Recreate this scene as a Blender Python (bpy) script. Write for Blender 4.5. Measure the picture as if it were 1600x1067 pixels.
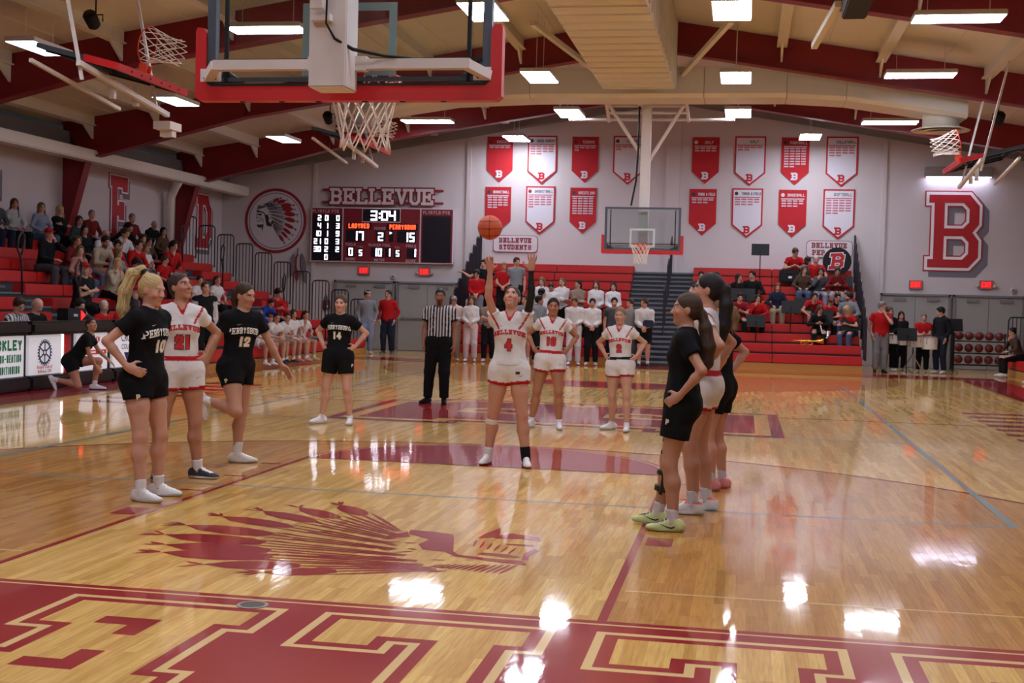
import bpy, bmesh, math, random
import numpy as np
from mathutils import Vector, Matrix

for _o in list(bpy.data.objects): bpy.data.objects.remove(_o)
scene = bpy.context.scene
COL = scene.collection
random.seed(7)

# ---------------------------------------------------------------- camera
CAM_POS = Vector((2.4713, -6.4667, 1.6243)); YAW, PITCH, ROLL, FPX = 0.17923, -0.03170, 0.02640, 1994.6
def _camaxes():
    cy, sy, cp, sp = math.cos(YAW), math.sin(YAW), math.cos(PITCH), math.sin(PITCH)
    f = Vector((-sy*cp, cy*cp, sp)); r = Vector((cy, sy, 0)); u = r.cross(f)
    c, s = math.cos(ROLL), math.sin(ROLL)
    return f, r*c+u*s, u*c-r*s
_f, _r, _u = _camaxes()
cam_data = bpy.data.cameras.new('camera'); cam = bpy.data.objects.new('camera', cam_data); COL.objects.link(cam)
cam_data.sensor_fit = 'HORIZONTAL'; cam_data.sensor_width = 36.0; cam_data.lens = FPX/1600*36.0
cam.matrix_world = Matrix(((_r.x, _u.x, -_f.x, CAM_POS.x), (_r.y, _u.y, -_f.y, CAM_POS.y), (_r.z, _u.z, -_f.z, CAM_POS.z), (0, 0, 0, 1)))
cam_data.clip_end = 200
cam_data.dof.use_dof = True; cam_data.dof.focus_distance = 10.5; cam_data.dof.aperture_fstop = 9.0
scene.camera = cam

# ---------------------------------------------------------------- world, exposure
world = bpy.data.worlds.new('world'); scene.world = world; world.use_nodes = True
world.node_tree.nodes['Background'].inputs[0].default_value = (0.05, 0.05, 0.055, 1)
world.node_tree.nodes['Background'].inputs[1].default_value = 0.4
vs = scene.view_settings
vs.view_transform = 'Standard'; vs.look = 'None'; vs.gamma = 1.0; vs.use_curve_mapping = False
vs.exposure = -0.32
LAMP = 60.0          # radiance of the LED ceiling panels
# ---------------------------------------------------------------- helpers
def srgb(r, g, b):
    def c(v):
        v /= 255.0
        return v/12.92 if v <= 0.04045 else ((v+0.055)/1.055)**2.4
    return (c(r), c(g), c(b), 1.0)

_mats = {}
def mat(name, col=(200, 200, 200), rough=0.6, metal=0.0, emit=0.0, noise=0.0, nscale=30.0, bump=0.0, bscale=80.0, spec=0.5, coat=0.0, alpha=1.0, trans=0.0, stretch=(1, 1, 1)):
    if name in _mats: return _mats[name]
    m = bpy.data.materials.new(name); m.use_nodes = True
    nt = m.node_tree; b = nt.nodes['Principled BSDF']; L = nt.links.new
    c = srgb(*col)
    b.inputs['Base Color'].default_value = c; b.inputs['Roughness'].default_value = rough; b.inputs['Metallic'].default_value = metal
    b.inputs['Specular IOR Level'].default_value = spec; b.inputs['Coat Weight'].default_value = coat; b.inputs['Coat Roughness'].default_value = 0.1
    b.inputs['Transmission Weight'].default_value = trans
    if emit: b.inputs['Emission Color'].default_value = c; b.inputs['Emission Strength'].default_value = emit
    if noise or bump:
        tc = nt.nodes.new('ShaderNodeTexCoord'); mp = nt.nodes.new('ShaderNodeMapping'); mp.inputs['Scale'].default_value = stretch
        L(tc.outputs['Object'], mp.inputs[0])
    if noise:
        n = nt.nodes.new('ShaderNodeTexNoise'); n.inputs['Scale'].default_value = nscale; n.inputs['Detail'].default_value = 4; L(mp.outputs[0], n.inputs['Vector'])
        mx = nt.nodes.new('ShaderNodeMix'); mx.data_type = 'RGBA'
        mx.inputs['A'].default_value = tuple(v*(1-noise) for v in c[:3])+(1,); mx.inputs['B'].default_value = tuple(min(1, v*(1+noise)) for v in c[:3])+(1,)
        L(n.outputs['Fac'], mx.inputs['Factor']); L(mx.outputs['Result'], b.inputs['Base Color'])
    if bump:
        n2 = nt.nodes.new('ShaderNodeTexNoise'); n2.inputs['Scale'].default_value = bscale; n2.inputs['Detail'].default_value = 3; L(mp.outputs[0], n2.inputs['Vector'])
        bp = nt.nodes.new('ShaderNodeBump'); bp.inputs['Strength'].default_value = bump; bp.inputs['Distance'].default_value = 0.01
        L(n2.outputs['Fac'], bp.inputs['Height']); L(bp.outputs[0], b.inputs['Normal'])
    _mats[name] = m
    return m

def vcol_mat(name, rough=0.7, bump=0.15, bscale=120.0, sss=0.0, spec=0.3, weave=False):
    """material that takes its colour from the mesh attribute Col"""
    if name in _mats: return _mats[name]
    m = bpy.data.materials.new(name); m.use_nodes = True; nt = m.node_tree; b = nt.nodes['Principled BSDF']; L = nt.links.new
    a = nt.nodes.new('ShaderNodeAttribute'); a.attribute_name = 'Col'
    tc = nt.nodes.new('ShaderNodeTexCoord'); n = nt.nodes.new('ShaderNodeTexNoise'); n.inputs['Scale'].default_value = bscale; n.inputs['Detail'].default_value = 3
    L(tc.outputs['Object'], n.inputs['Vector'])
    mx = nt.nodes.new('ShaderNodeMix'); mx.data_type = 'RGBA'; mx.blend_type = 'MULTIPLY'; mx.inputs['Factor'].default_value = 0.25
    L(a.outputs['Color'], mx.inputs['A']); L(n.outputs['Color'], mx.inputs['B'])
    hs = nt.nodes.new('ShaderNodeRGBToBW'); L(n.outputs['Color'], hs.inputs[0]); L(hs.outputs[0], mx.inputs['B'])
    L(mx.outputs['Result'], b.inputs['Base Color'])
    b.inputs['Roughness'].default_value = rough; b.inputs['Specular IOR Level'].default_value = spec
    b.inputs['Subsurface Weight'].default_value = sss; b.inputs['Subsurface Radius'].default_value = (0.02, 0.008, 0.004)
    bp = nt.nodes.new('ShaderNodeBump'); bp.inputs['Strength'].default_value = bump; bp.inputs['Distance'].default_value = 0.01
    n2 = nt.nodes.new('ShaderNodeTexNoise'); n2.inputs['Scale'].default_value = bscale*0.12 if weave else bscale; n2.inputs['Detail'].default_value = 2; n2.inputs['Distortion'].default_value = 0.8 if weave else 0
    L(tc.outputs['Object'], n2.inputs['Vector']); L(n2.outputs['Fac'], bp.inputs['Height']); L(bp.outputs[0], b.inputs['Normal'])
    _mats[name] = m
    return m

def wmat(o):
    m = o.matrix_basis.copy()
    return wmat(o.parent) @ o.matrix_parent_inverse @ m if o.parent else m

def tag(o, label=None, cat=None, group=None, kind=None):
    if label: o['label'] = label
    if cat: o['category'] = cat
    if group: o['group'] = group
    if kind: o['kind'] = kind
    return o

def thing(name, label, cat, loc=(0, 0, 0), rz=0.0, group=None):
    o = bpy.data.objects.new(name, None); COL.objects.link(o); o.empty_display_size = 0.2
    o.location = loc; o.rotation_euler = (0, 0, rz)
    return tag(o, label, cat, group)

def link(name, me, parent=None, world=True):
    o = bpy.data.objects.new(name, me); COL.objects.link(o)
    if parent:
        o.parent = parent
        if world: o.matrix_parent_inverse = wmat(parent).inverted()
    return o

def copy_tree(o, parent=None):
    c = o.copy(); COL.objects.link(c); c.parent = parent
    if parent: c.matrix_parent_inverse = o.matrix_parent_inverse.copy()
    for ch in o.children: copy_tree(ch, c)
    return c

class MB:
    def __init__(s): s.v = []; s.f = []
    def add(s, vs, fs):
        n = len(s.v); s.v.extend([tuple(p) for p in vs]); s.f.extend([tuple(i+n for i in f) for f in fs]); return s
    def box(s, lo, hi):
        x0, y0, z0 = lo; x1, y1, z1 = hi
        return s.add([(x0,y0,z0),(x1,y0,z0),(x1,y1,z0),(x0,y1,z0),(x0,y0,z1),(x1,y0,z1),(x1,y1,z1),(x0,y1,z1)],
                     [(0,3,2,1),(4,5,6,7),(0,1,5,4),(1,2,6,5),(2,3,7,6),(3,0,4,7)])
    def bev(s, lo, hi, b):
        """box with chamfered vertical-and-horizontal edges (simple rounded look)"""
        bm = bmesh.new(); bmesh.ops.create_cube(bm, size=1.0)
        for v in bm.verts:
            v.co = Vector((lo[i]+(v.co[i]+0.5)*(hi[i]-lo[i]) for i in range(3)))
        bmesh.ops.bevel(bm, geom=bm.edges[:], offset=b, segments=2, affect='EDGES', clamp_overlap=True)
        bm.verts.index_update()
        s.add([v.co[:] for v in bm.verts], [[v.index for v in f.verts] for f in bm.faces]); bm.free(); return s
    def bar(s, a, b, w, h=None, up=(0, 0, 1)):
        a = Vector(a); b = Vector(b); h = h or w; d = (b-a).normalized(); up = Vector(up)
        if abs(d.dot(up)) > 0.98: up = Vector((0, 1, 0)) if abs(d.y) < 0.9 else Vector((1, 0, 0))
        r = d.cross(up).normalized(); u = r.cross(d)
        pts = [p + r*sx*w/2 + u*sz*h/2 for p in (a, b) for sx, sz in ((-1,-1),(1,-1),(1,1),(-1,1))]
        return s.add(pts, [(0,1,2,3),(7,6,5,4),(0,4,5,1),(1,5,6,2),(2,6,7,3),(3,7,4,0)])
    def tube(s, pts, r, n=8, closed=False):
        pts = [Vector(p) for p in pts]; m = len(pts); rr = r if isinstance(r, (list, tuple)) else [r]*m
        d0 = (pts[1]-pts[0]).normalized(); ref = Vector((0, 0, 1)) if abs(d0.z) < 0.9 else Vector((1, 0, 0))
        vs = []; nrm = (ref - d0*ref.dot(d0)).normalized()
        for i, p in enumerate(pts):
            a = pts[i-1] if (i > 0 or closed) else p; b = pts[(i+1) % m] if (i < m-1 or closed) else p
            d = (b-a).normalized(); nrm = (nrm - d*nrm.dot(d))
            nrm = nrm.normalized() if nrm.length > 1e-6 else d.orthogonal().normalized()
            bn = d.cross(nrm)
            for k in range(n):
                t = 2*math.pi*k/n; vs.append(p + (nrm*math.cos(t)+bn*math.sin(t))*rr[i])
        fs = []
        for i in range(m if closed else m-1):
            j = (i+1) % m
            for k in range(n): fs.append((i*n+k, i*n+(k+1) % n, j*n+(k+1) % n, j*n+k))
        if not closed: fs.append(tuple(range(n))[::-1]); fs.append(tuple((m-1)*n+k for k in range(n)))
        return s.add(vs, fs)
    def prism(s, poly, d, M=None):
        """extrude 2D polygon (u,v) from w=0 to w=d through matrix M"""
        n = len(poly); M = M or Matrix()
        vs = [M @ Vector((u, v, 0)) for u, v in poly]+[M @ Vector((u, v, d)) for u, v in poly]
        return s.add(vs, [tuple(range(n))[::-1], tuple(range(n, 2*n))]+[(i, (i+1) % n, n+(i+1) % n, n+i) for i in range(n)])
    def flat(s, poly, M=None):
        M = M or Matrix(); return s.add([M @ Vector((u, v, 0)) for u, v in poly], [tuple(range(len(poly)))])
    def lathe(s, prof, n=16, M=None):
        M = M or Matrix(); m = len(prof)
        vs = [M @ Vector((r*math.cos(2*math.pi*k/n), r*math.sin(2*math.pi*k/n), z)) for r, z in prof for k in range(n)]
        fs = [(i*n+k, i*n+(k+1) % n, (i+1)*n+(k+1) % n, (i+1)*n+k) for i in range(m-1) for k in range(n)]
        fs += [tuple(range(n))[::-1], tuple((m-1)*n+k for k in range(n))]
        return s.add(vs, fs)
    def sphere(s, c, r, nu=16, nv=10):
        c = Vector(c); r = r if isinstance(r, (tuple, list)) else (r, r, r)
        prof = [(math.sin(math.pi*i/nv), -math.cos(math.pi*i/nv)) for i in range(nv+1)]
        prof[0] = (0.001, -1); prof[-1] = (0.001, 1)
        return s.lathe(prof, nu, Matrix.Translation(c) @ Matrix.Diagonal((r[0], r[1], r[2], 1)))
    def mesh(s, name, smooth=False):
        me = bpy.data.meshes.new(name); me.from_pydata(s.v, [], s.f); me.update()
        if smooth: me.polygons.foreach_set('use_smooth', [True]*len(me.polygons))
        return me
    def build(s, name, m, parent=None, smooth=False, world=True, label=None, kind=None):
        me = s.mesh(name, smooth); me.materials.append(m); o = link(name, me, parent, world)
        if label: o['label'] = label
        if kind: o['kind'] = kind
        return o

def B(lo, hi): return MB().box(lo, hi)
def struct(name, mb, m, parent=None, smooth=False):
    o = mb.build(name, m, parent, smooth)
    if parent is None: o['kind'] = 'structure'
    return o
def plane_mat(origin, ux, uy):
    ux = Vector(ux); uy = Vector(uy); uz = ux.cross(uy).normalized(); o = Vector(origin)
    return Matrix(((ux.x, uy.x, uz.x, o.x), (ux.y, uy.y, uz.y, o.y), (ux.z, uy.z, uz.z, o.z), (0, 0, 0, 1)))

# ---- block stroke lettering (octagonal varsity style)
FONT = {
'A': [[(0,0),(0,.7),(.3,1),(.7,1),(1,.7),(1,0)],[(0,.42),(1,.42)]],
'B': [[(0,0),(0,1),(.72,1),(1,.82),(1,.68),(.8,.5),(0,.5)],[(.8,.5),(1,.32),(1,.18),(.72,0),(0,0)]],
'C': [[(1,.7),(1,.8),(.7,1),(.3,1),(0,.8),(0,.2),(.3,0),(.7,0),(1,.2),(1,.3)]],
'D': [[(0,0),(0,1),(.65,1),(1,.75),(1,.25),(.65,0),(0,0)]],
'E': [[(1,1),(0,1),(0,0),(1,0)],[(0,.5),(.68,.5)]],
'F': [[(1,1),(0,1),(0,0)],[(0,.5),(.68,.5)]],
'G': [[(1,.72),(1,.8),(.7,1),(.3,1),(0,.8),(0,.2),(.3,0),(.7,0),(1,.2),(1,.45),(.6,.45)]],
'H': [[(0,0),(0,1)],[(1,0),(1,1)],[(0,.5),(1,.5)]],
'I': [[(.5,0),(.5,1)]],
'J': [[(1,1),(1,.2),(.7,0),(.3,0),(0,.2),(0,.35)]],
'K': [[(0,0),(0,1)],[(1,1),(0,.42)],[(.35,.6),(1,0)]],
'L': [[(0,1),(0,0),(1,0)]],
'M': [[(0,0),(0,1),(.5,.4),(1,1),(1,0)]],
'N': [[(0,0),(0,1),(1,0),(1,1)]],
'O': [[(.3,0),(0,.2),(0,.8),(.3,1),(.7,1),(1,.8),(1,.2),(.7,0),(.3,0)]],
'P': [[(0,0),(0,1),(.72,1),(1,.82),(1,.62),(.72,.45),(0,.45)]],
'Q': [[(.3,0),(0,.2),(0,.8),(.3,1),(.7,1),(1,.8),(1,.2),(.7,0),(.3,0)],[(.6,.25),(1,-.05)]],
'R': [[(0,0),(0,1),(.72,1),(1,.82),(1,.65),(.75,.5),(0,.5)],[(.6,.5),(1,0)]],
'S': [[(1,.75),(1,.82),(.72,1),(.28,1),(0,.82),(0,.65),(.28,.5),(.72,.5),(1,.35),(1,.18),(.72,0),(.28,0),(0,.18),(0,.25)]],
'T': [[(0,1),(1,1)],[(.5,1),(.5,0)]],
'U': [[(0,1),(0,.2),(.3,0),(.7,0),(1,.2),(1,1)]],
'V': [[(0,1),(.5,0),(1,1)]],
'W': [[(0,1),(.25,0),(.5,.6),(.75,0),(1,1)]],
'X': [[(0,0),(1,1)],[(0,1),(1,0)]],
'Y': [[(0,1),(.5,.48),(1,1)],[(.5,.48),(.5,0)]],
'Z': [[(0,1),(1,1),(0,0),(1,0)]],
'0': [[(.3,0),(0,.2),(0,.8),(.3,1),(.7,1),(1,.8),(1,.2),(.7,0),(.3,0)]],
'1': [[(.2,.8),(.5,1),(.5,0)]],
'2': [[(0,.72),(0,.82),(.28,1),(.72,1),(1,.82),(1,.62),(0,.08),(0,0),(1,0)]],
'3': [[(0,.8),(.28,1),(.72,1),(1,.82),(1,.65),(.8,.52),(.35,.52)],[(.8,.52),(1,.36),(1,.18),(.72,0),(.28,0),(0,.2)]],
'4': [[(.72,0),(.72,1),(0,.35),(1,.35)]],
'5': [[(1,1),(0,1),(0,.58),(.72,.6),(1,.42),(1,.18),(.72,0),(.28,0),(0,.18)]],
'6': [[(1,.82),(.72,1),(.28,1),(0,.82),(0,.18),(.28,0),(.72,0),(1,.18),(1,.4),(.72,.55),(0,.55)]],
'7': [[(0,1),(1,1),(.35,0)]],
'8': [[(.28,.52),(0,.68),(0,.84),(.28,1),(.72,1),(1,.84),(1,.68),(.72,.52),(.28,.52),(0,.36),(0,.18),(.28,0),(.72,0),(1,.18),(1,.36),(.72,.52)]],
'9': [[(0,.18),(.28,0),(.72,0),(1,.18),(1,.82),(.72,1),(.28,1),(0,.82),(0,.6),(.28,.45),(1,.45)]],
'&': [[(1,.4),(.6,0),(.25,0),(0,.2),(0,.35),(.7,.75),(.7,.88),(.5,1),(.25,.88),(.3,.7),(1,0)]],
'-': [[(.2,.5),(.8,.5)]], '.': [[(.45,0),(.55,0)]], ':': [[(.5,.22),(.5,.3)],[(.5,.7),(.5,.78)]], ' ': [], "'": [[(.5,.8),(.5,1)]],
}
SEG7 = {'0': 'abcdef', '1': 'bc', '2': 'abged', '3': 'abgcd', '4': 'fgbc', '5': 'afgcd', '6': 'afgedc', '7': 'abc', '8': 'abcdefg', '9': 'abcdfg', 'S': 'afgcd'}
SEGP = {'a': ((0,1),(1,1)), 'b': ((1,1),(1,.5)), 'c': ((1,.5),(1,0)), 'd': ((0,0),(1,0)), 'e': ((0,.5),(0,0)), 'f': ((0,1),(0,.5)), 'g': ((0,.5),(1,.5))}
SERIF_H = {'A': [(0,0),(1,0)], 'B': [(0,0,-1),(0,1,-1)], 'D': [(0,0,-1),(0,1,-1)], 'E': [(0,0,-1),(0,1,-1)], 'F': [(0,0),(0,1,-1)], 'L': [(0,1),(0,0,-1)], 'P': [(0,0),(0,1,-1)],
           'R': [(0,0),(0,1,-1)], 'U': [(0,1),(1,1)], 'V': [(0,1),(1,1)], 'N': [(0,0),(0,1,-1),(1,1)], 'T': [(.5,0)], 'I': [(.5,0),(.5,1)], 'H': [(0,0),(0,1),(1,0),(1,1)], '4': [(.72,0)], '1': [(.5,0)], 'K': [(0,0),(0,1)], 'M': [(0,0),(1,0)]}
SERIF_V = {'E': [(1,1,-1),(1,0,1),(.68,.5,0)], 'F': [(1,1,-1),(.68,.5,0)], 'L': [(1,0,1)], 'T': [(0,1,-1),(1,1,-1)]}
def glyph(ch, W, H, w, serif=0.0):
    """list of segments ((x0,y0),(x1,y1)) of stroke centre lines, fitted so that the strokes fill WxH"""
    P = lambda q: (w/2+q[0]*(W-w), w/2+q[1]*(H-w))
    out = []
    for pl in FONT.get(ch, []):
        for a, b in zip(pl, pl[1:]): out.append((P(a), P(b)))
    if serif:
        for q in SERIF_H.get(ch, []):
            x, y = P(q); s = q[2] if len(q) > 2 else 0
            out.append(((x-(serif if s <= 0 else 0), y), (x+(serif if s >= 0 else 0), y)))
        for q in SERIF_V.get(ch, []):
            x, y = P(q); s = q[2]; l = serif*1.3
            out.append(((x, y-(l if s <= 0 else 0)), (x, y+(l if s >= 0 else 0))))
    return out
def text_segs(txt, W, H, w, gap, serif=0.0, narrow='I1.:\'', align='c'):
    x = 0; out = []
    for ch in txt:
        cw = W*0.45 if ch in narrow else (W*0.6 if ch == ' ' else W)
        out += [((a[0]+x, a[1]), (b[0]+x, b[1])) for a, b in glyph(ch, cw, H, w, serif)]
        x += cw+gap
    tot = x-gap; dx = -tot/2 if align == 'c' else 0
    return [((a[0]+dx, a[1]), (b[0]+dx, b[1])) for a, b in out], tot
def seg_polys(segs, w, dil=0.0, ext=0.5):
    ps = []
    for a, b in segs:
        dx, dy = b[0]-a[0], b[1]-a[1]; l = math.hypot(dx, dy) or 1e-6
        if l < 1e-5: dx, l = 1e-6, 1e-6
        ux, uy = dx/l, dy/l; diag = min(abs(ux), abs(uy)) > 0.15
        e = w*(ext*0.45 if diag else ext)+dil*(0.5 if diag else 1); h = w/2+dil
        ax, ay, bx, by = a[0]-ux*e, a[1]-uy*e, b[0]+ux*e, b[1]+uy*e
        ps.append([(ax+uy*h, ay-ux*h), (bx+uy*h, by-ux*h), (bx-uy*h, by+ux*h), (ax-uy*h, ay+ux*h)])
    return ps
def union_polys(polys):
    """triangulated union of simple polygons: (verts2d, tris)"""
    from mathutils.geometry import delaunay_2d_cdt
    vs = []; fs = []
    for p in polys:
        if sum(p[i][0]*p[(i+1) % len(p)][1]-p[(i+1) % len(p)][0]*p[i][1] for i in range(len(p))) < 0: p = p[::-1]
        fs.append(list(range(len(vs), len(vs)+len(p)))); vs += [Vector(q) for q in p]
    r = delaunay_2d_cdt(vs, [], fs, 1, 1e-5)
    return [tuple(v) for v in r[0]], [tuple(f) for f, o in zip(r[2], r[5]) if o]
def shape(M, polys, depth=0.0, mb=None):
    mb = mb or MB(); v2, tris = union_polys(polys); n = len(v2)
    tris = [t if (v2[t[1]][0]-v2[t[0]][0])*(v2[t[2]][1]-v2[t[0]][1])-(v2[t[2]][0]-v2[t[0]][0])*(v2[t[1]][1]-v2[t[0]][1]) > 0 else t[::-1] for t in tris]
    if not depth: return mb.add([M @ Vector((u, v, 0)) for u, v in v2], tris)
    edges = set()
    for t in tris:
        for i in range(3): edges.add((t[i], t[(i+1) % 3]))
    side = [(a, b, b+n, a+n) for a, b in edges if (b, a) not in edges]
    return mb.add([M @ Vector((u, v, 0)) for u, v in v2]+[M @ Vector((u, v, depth)) for u, v in v2], [t[::-1] for t in tris]+[tuple(i+n for i in t) for t in tris]+side)
def offset_poly(p, d):
    """mitred offset of a closed polygon, outwards for d > 0 (counter-clockwise input)"""
    if sum(p[i][0]*p[(i+1) % len(p)][1]-p[(i+1) % len(p)][0]*p[i][1] for i in range(len(p))) < 0: p = p[::-1]
    out = []
    for i in range(len(p)):
        a, b, c = Vector(p[i-1]), Vector(p[i]), Vector(p[(i+1) % len(p)]); e1 = (b-a).normalized(); e2 = (c-b).normalized()
        n1 = Vector((e1.y, -e1.x)); n2 = Vector((e2.y, -e2.x)); m = (n1+n2); m = m/max(m.dot(n1), .25); out.append(tuple(b+m*d))
    return out
def holed(M, outer, holes, depth):
    """solid plate with holes"""
    from mathutils.geometry import delaunay_2d_cdt
    vs = []; fs = []
    for p in [outer]+holes: fs.append(list(range(len(vs), len(vs)+len(p)))); vs += [Vector(q) for q in offset_poly(p, 0)]
    r = delaunay_2d_cdt(vs, [], fs, 1, 1e-6); v2 = [tuple(v) for v in r[0]]; n = len(v2)
    tris = [tuple(f) for f, o in zip(r[2], r[5]) if list(o) == [0]]
    tris = [t if (v2[t[1]][0]-v2[t[0]][0])*(v2[t[2]][1]-v2[t[0]][1])-(v2[t[2]][0]-v2[t[0]][0])*(v2[t[1]][1]-v2[t[0]][1]) > 0 else t[::-1] for t in tris]
    ed = {(t[i], t[(i+1) % 3]) for t in tris for i in range(3)}
    return MB().add([M @ Vector((u, v, 0)) for u, v in v2]+[M @ Vector((u, v, depth)) for u, v in v2], [t[::-1] for t in tris]+[tuple(i+n for i in t) for t in tris]+[(a, b, b+n, a+n) for a, b in ed if (b, a) not in ed])
def letters(M, segs, w, depth=0.0, dil=0.0, mb=None):
    return shape(M, seg_polys(segs, w, dil), depth, mb)
def sans(txt, size, M, m, name, parent, depth=0.0, xs=1.0, align='CENTER'):
    """lettering in the built-in sans face, turned into a mesh"""
    cu = bpy.data.curves.new('lettering', 'FONT'); cu.body = txt; cu.size = size; cu.align_x = align; cu.extrude = depth/2; cu.resolution_u = 2
    o = bpy.data.objects.new('tmp', cu); COL.objects.link(o)
    me = bpy.data.meshes.new_from_object(o); bpy.data.objects.remove(o); bpy.data.curves.remove(cu)
    me.transform(M @ Matrix.Diagonal((xs, 1, 1, 1))); me.materials.append(m)
    return link(name, me, parent)
# ---------------------------------------------------------------- the hall: floor
RX = 0.2                                   # ridge line
def zroof(x): return 8.05-0.165*abs(x-RX)
WALLX, WALLY = 14.0, 32.0

def wood_mat(name, mode):
    m = bpy.data.materials.new(name); m.use_nodes = True; nt = m.node_tree; N = nt.nodes.new; L = nt.links.new; b = nt.nodes['Principled BSDF']
    geo = N('ShaderNodeNewGeometry'); sep = N('ShaderNodeSeparateXYZ'); L(geo.outputs['Position'], sep.inputs[0])
    X, Y = sep.outputs[0], sep.outputs[1]
    def M(op, a, c=None, clamp=False):
        n = N('ShaderNodeMath'); n.operation = op; n.use_clamp = clamp
        for i, v in enumerate((a, c)):
            if v is None: continue
            if isinstance(v, (int, float)): n.inputs[i].default_value = v
            else: L(v, n.inputs[i])
        return n.outputs[0]
    def mix(f, a, c, bt='MIX'):
        n = N('ShaderNodeMix'); n.data_type = 'RGBA'; n.blend_type = bt
        if isinstance(f, (int, float)): n.inputs['Factor'].default_value = f
        else: L(f, n.inputs['Factor'])
        for k, v in (('A', a), ('B', c)):
            if isinstance(v, tuple): n.inputs[k].default_value = v
            else: L(v, n.inputs[k])
        return n.outputs['Result']
    if mode == 'far':
        cb = N('ShaderNodeCombineXYZ'); L(Y, cb.inputs[0]); L(X, cb.inputs[1])
        br = N('ShaderNodeTexBrick'); L(cb.outputs[0], br.inputs['Vector']); br.inputs['Scale'].default_value = 1.0
        br.inputs['Brick Width'].default_value = 0.85; br.inputs['Row Height'].default_value = 0.0575; br.inputs['Mortar Size'].default_value = 0.0007
        br.inputs['Color1'].default_value = (0, 0, 0, 1); br.inputs['Color2'].default_value = (1, 1, 1, 1); br.inputs['Mortar'].default_value = (0, 0, 0, 1); br.offset = 0.37
        rnd = br.outputs['Color']
    elif mode == 'piece': rnd = N('ShaderNodeObjectInfo').outputs['Random']
    else: rnd = geo.outputs['Random Per Island']
    base = mix(rnd, srgb(208, 160, 80), srgb(238, 198, 116))
    mp = N('ShaderNodeMapping'); mp.inputs['Scale'].default_value = (60, 3.5, 1); L(geo.outputs['Position'], mp.inputs[0])
    ns = N('ShaderNodeTexNoise'); ns.inputs['Scale'].default_value = 1.0; ns.inputs['Detail'].default_value = 5; ns.inputs['Distortion'].default_value = 0.6; L(mp.outputs[0], ns.inputs['Vector'])
    cr = N('ShaderNodeValToRGB'); cr.color_ramp.elements[0].position = 0.3; cr.color_ramp.elements[0].color = srgb(225, 204, 176); cr.color_ramp.elements[1].position = 0.62; cr.color_ramp.elements[1].color = (1, 1, 1, 1)
    L(ns.outputs['Fac'], cr.inputs[0])
    base = mix(0.8, base, cr.outputs['Color'], 'MULTIPLY')
    # the stained floor between the lane and the three-point arc, at both ends
    def stain(y0, s):
        yy = M('MULTIPLY', M('SUBTRACT', Y, y0), s)
        cv = N('ShaderNodeCombineXYZ'); L(X, cv.inputs[0]); L(M('MAXIMUM', M('SUBTRACT', yy, 1.6), 0.0), cv.inputs[1])
        ln = N('ShaderNodeVectorMath'); ln.operation = 'LENGTH'; L(cv.outputs[0], ln.inputs[0])
        a = M('LESS_THAN', ln.outputs['Value'], 6.0); c = M('GREATER_THAN', M('ABSOLUTE', X), 1.80); d = M('GREATER_THAN', yy, 0.0)
        out = M('GREATER_THAN', yy, 5.79)
        return M('MULTIPLY', M('MULTIPLY', a, d), M('MAXIMUM', c, out))
    st = M('MAXIMUM', stain(0.0, 1.0), stain(25.6, -1.0))
    base = mix(st, base, mix(1.0, base, srgb(226, 204, 184), 'MULTIPLY'))
    L(base, b.inputs['Base Color'])
    b.inputs['Roughness'].default_value = 0.4; b.inputs['Specular IOR Level'].default_value = 0.1
    b.inputs['Coat Weight'].default_value = 0.9; b.inputs['Coat Roughness'].default_value = 0.05; b.inputs['Coat IOR'].default_value = 1.5
    bm = N('ShaderNodeMapping'); bm.inputs['Scale'].default_value = (17, 5, 1); L(geo.outputs['Position'], bm.inputs[0])
    n2 = N('ShaderNodeTexNoise'); n2.inputs['Scale'].default_value = 1.0; n2.inputs['Detail'].default_value = 2; L(bm.outputs[0], n2.inputs['Vector'])
    bp = N('ShaderNodeBump'); bp.inputs['Strength'].default_value = 0.07; bp.inputs['Distance'].default_value = 0.006; L(n2.outputs['Fac'], bp.inputs['Height'])
    L(bp.outputs[0], b.inputs['Normal']); L(bp.outputs[0], b.inputs['Coat Normal'])
    return m
W_FAR, W_PIECE, W_STUFF = wood_mat('maple_floor', 'far'), wood_mat('maple_strip', 'piece'), wood_mat('maple_strips', 'stuff')
def paint_mat(name, col):
    m = mat(name, col, rough=0.4, noise=0.06, nscale=3, bump=0.0, spec=0.1)
    nt = m.node_tree; b = nt.nodes['Principled BSDF']; b.inputs['Coat Weight'].default_value = 0.9; b.inputs['Coat Roughness'].default_value = 0.05
    geo = nt.nodes.new('ShaderNodeNewGeometry'); bm = nt.nodes.new('ShaderNodeMapping'); bm.inputs['Scale'].default_value = (17, 5, 1); nt.links.new(geo.outputs['Position'], bm.inputs[0])
    n2 = nt.nodes.new('ShaderNodeTexNoise'); n2.inputs['Scale'].default_value = 1.0; nt.links.new(bm.outputs[0], n2.inputs['Vector'])
    bp = nt.nodes.new('ShaderNodeBump'); bp.inputs['Strength'].default_value = 0.07; bp.inputs['Distance'].default_value = 0.006
    nt.links.new(n2.outputs['Fac'], bp.inputs['Height']); nt.links.new(bp.outputs[0], b.inputs['Normal']); nt.links.new(bp.outputs[0], b.inputs['Coat Normal'])
    return m
P_RED, P_BLUE, P_GOLD = paint_mat('floor_paint_red', (152, 10, 24)), paint_mat('floor_paint_blue', (128, 152, 158)), paint_mat('floor_line_pale', (224, 190, 128))

floor = struct('floor', B((-15, -10.5, -0.2), (15, 33, -0.0015)), W_FAR)
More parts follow.
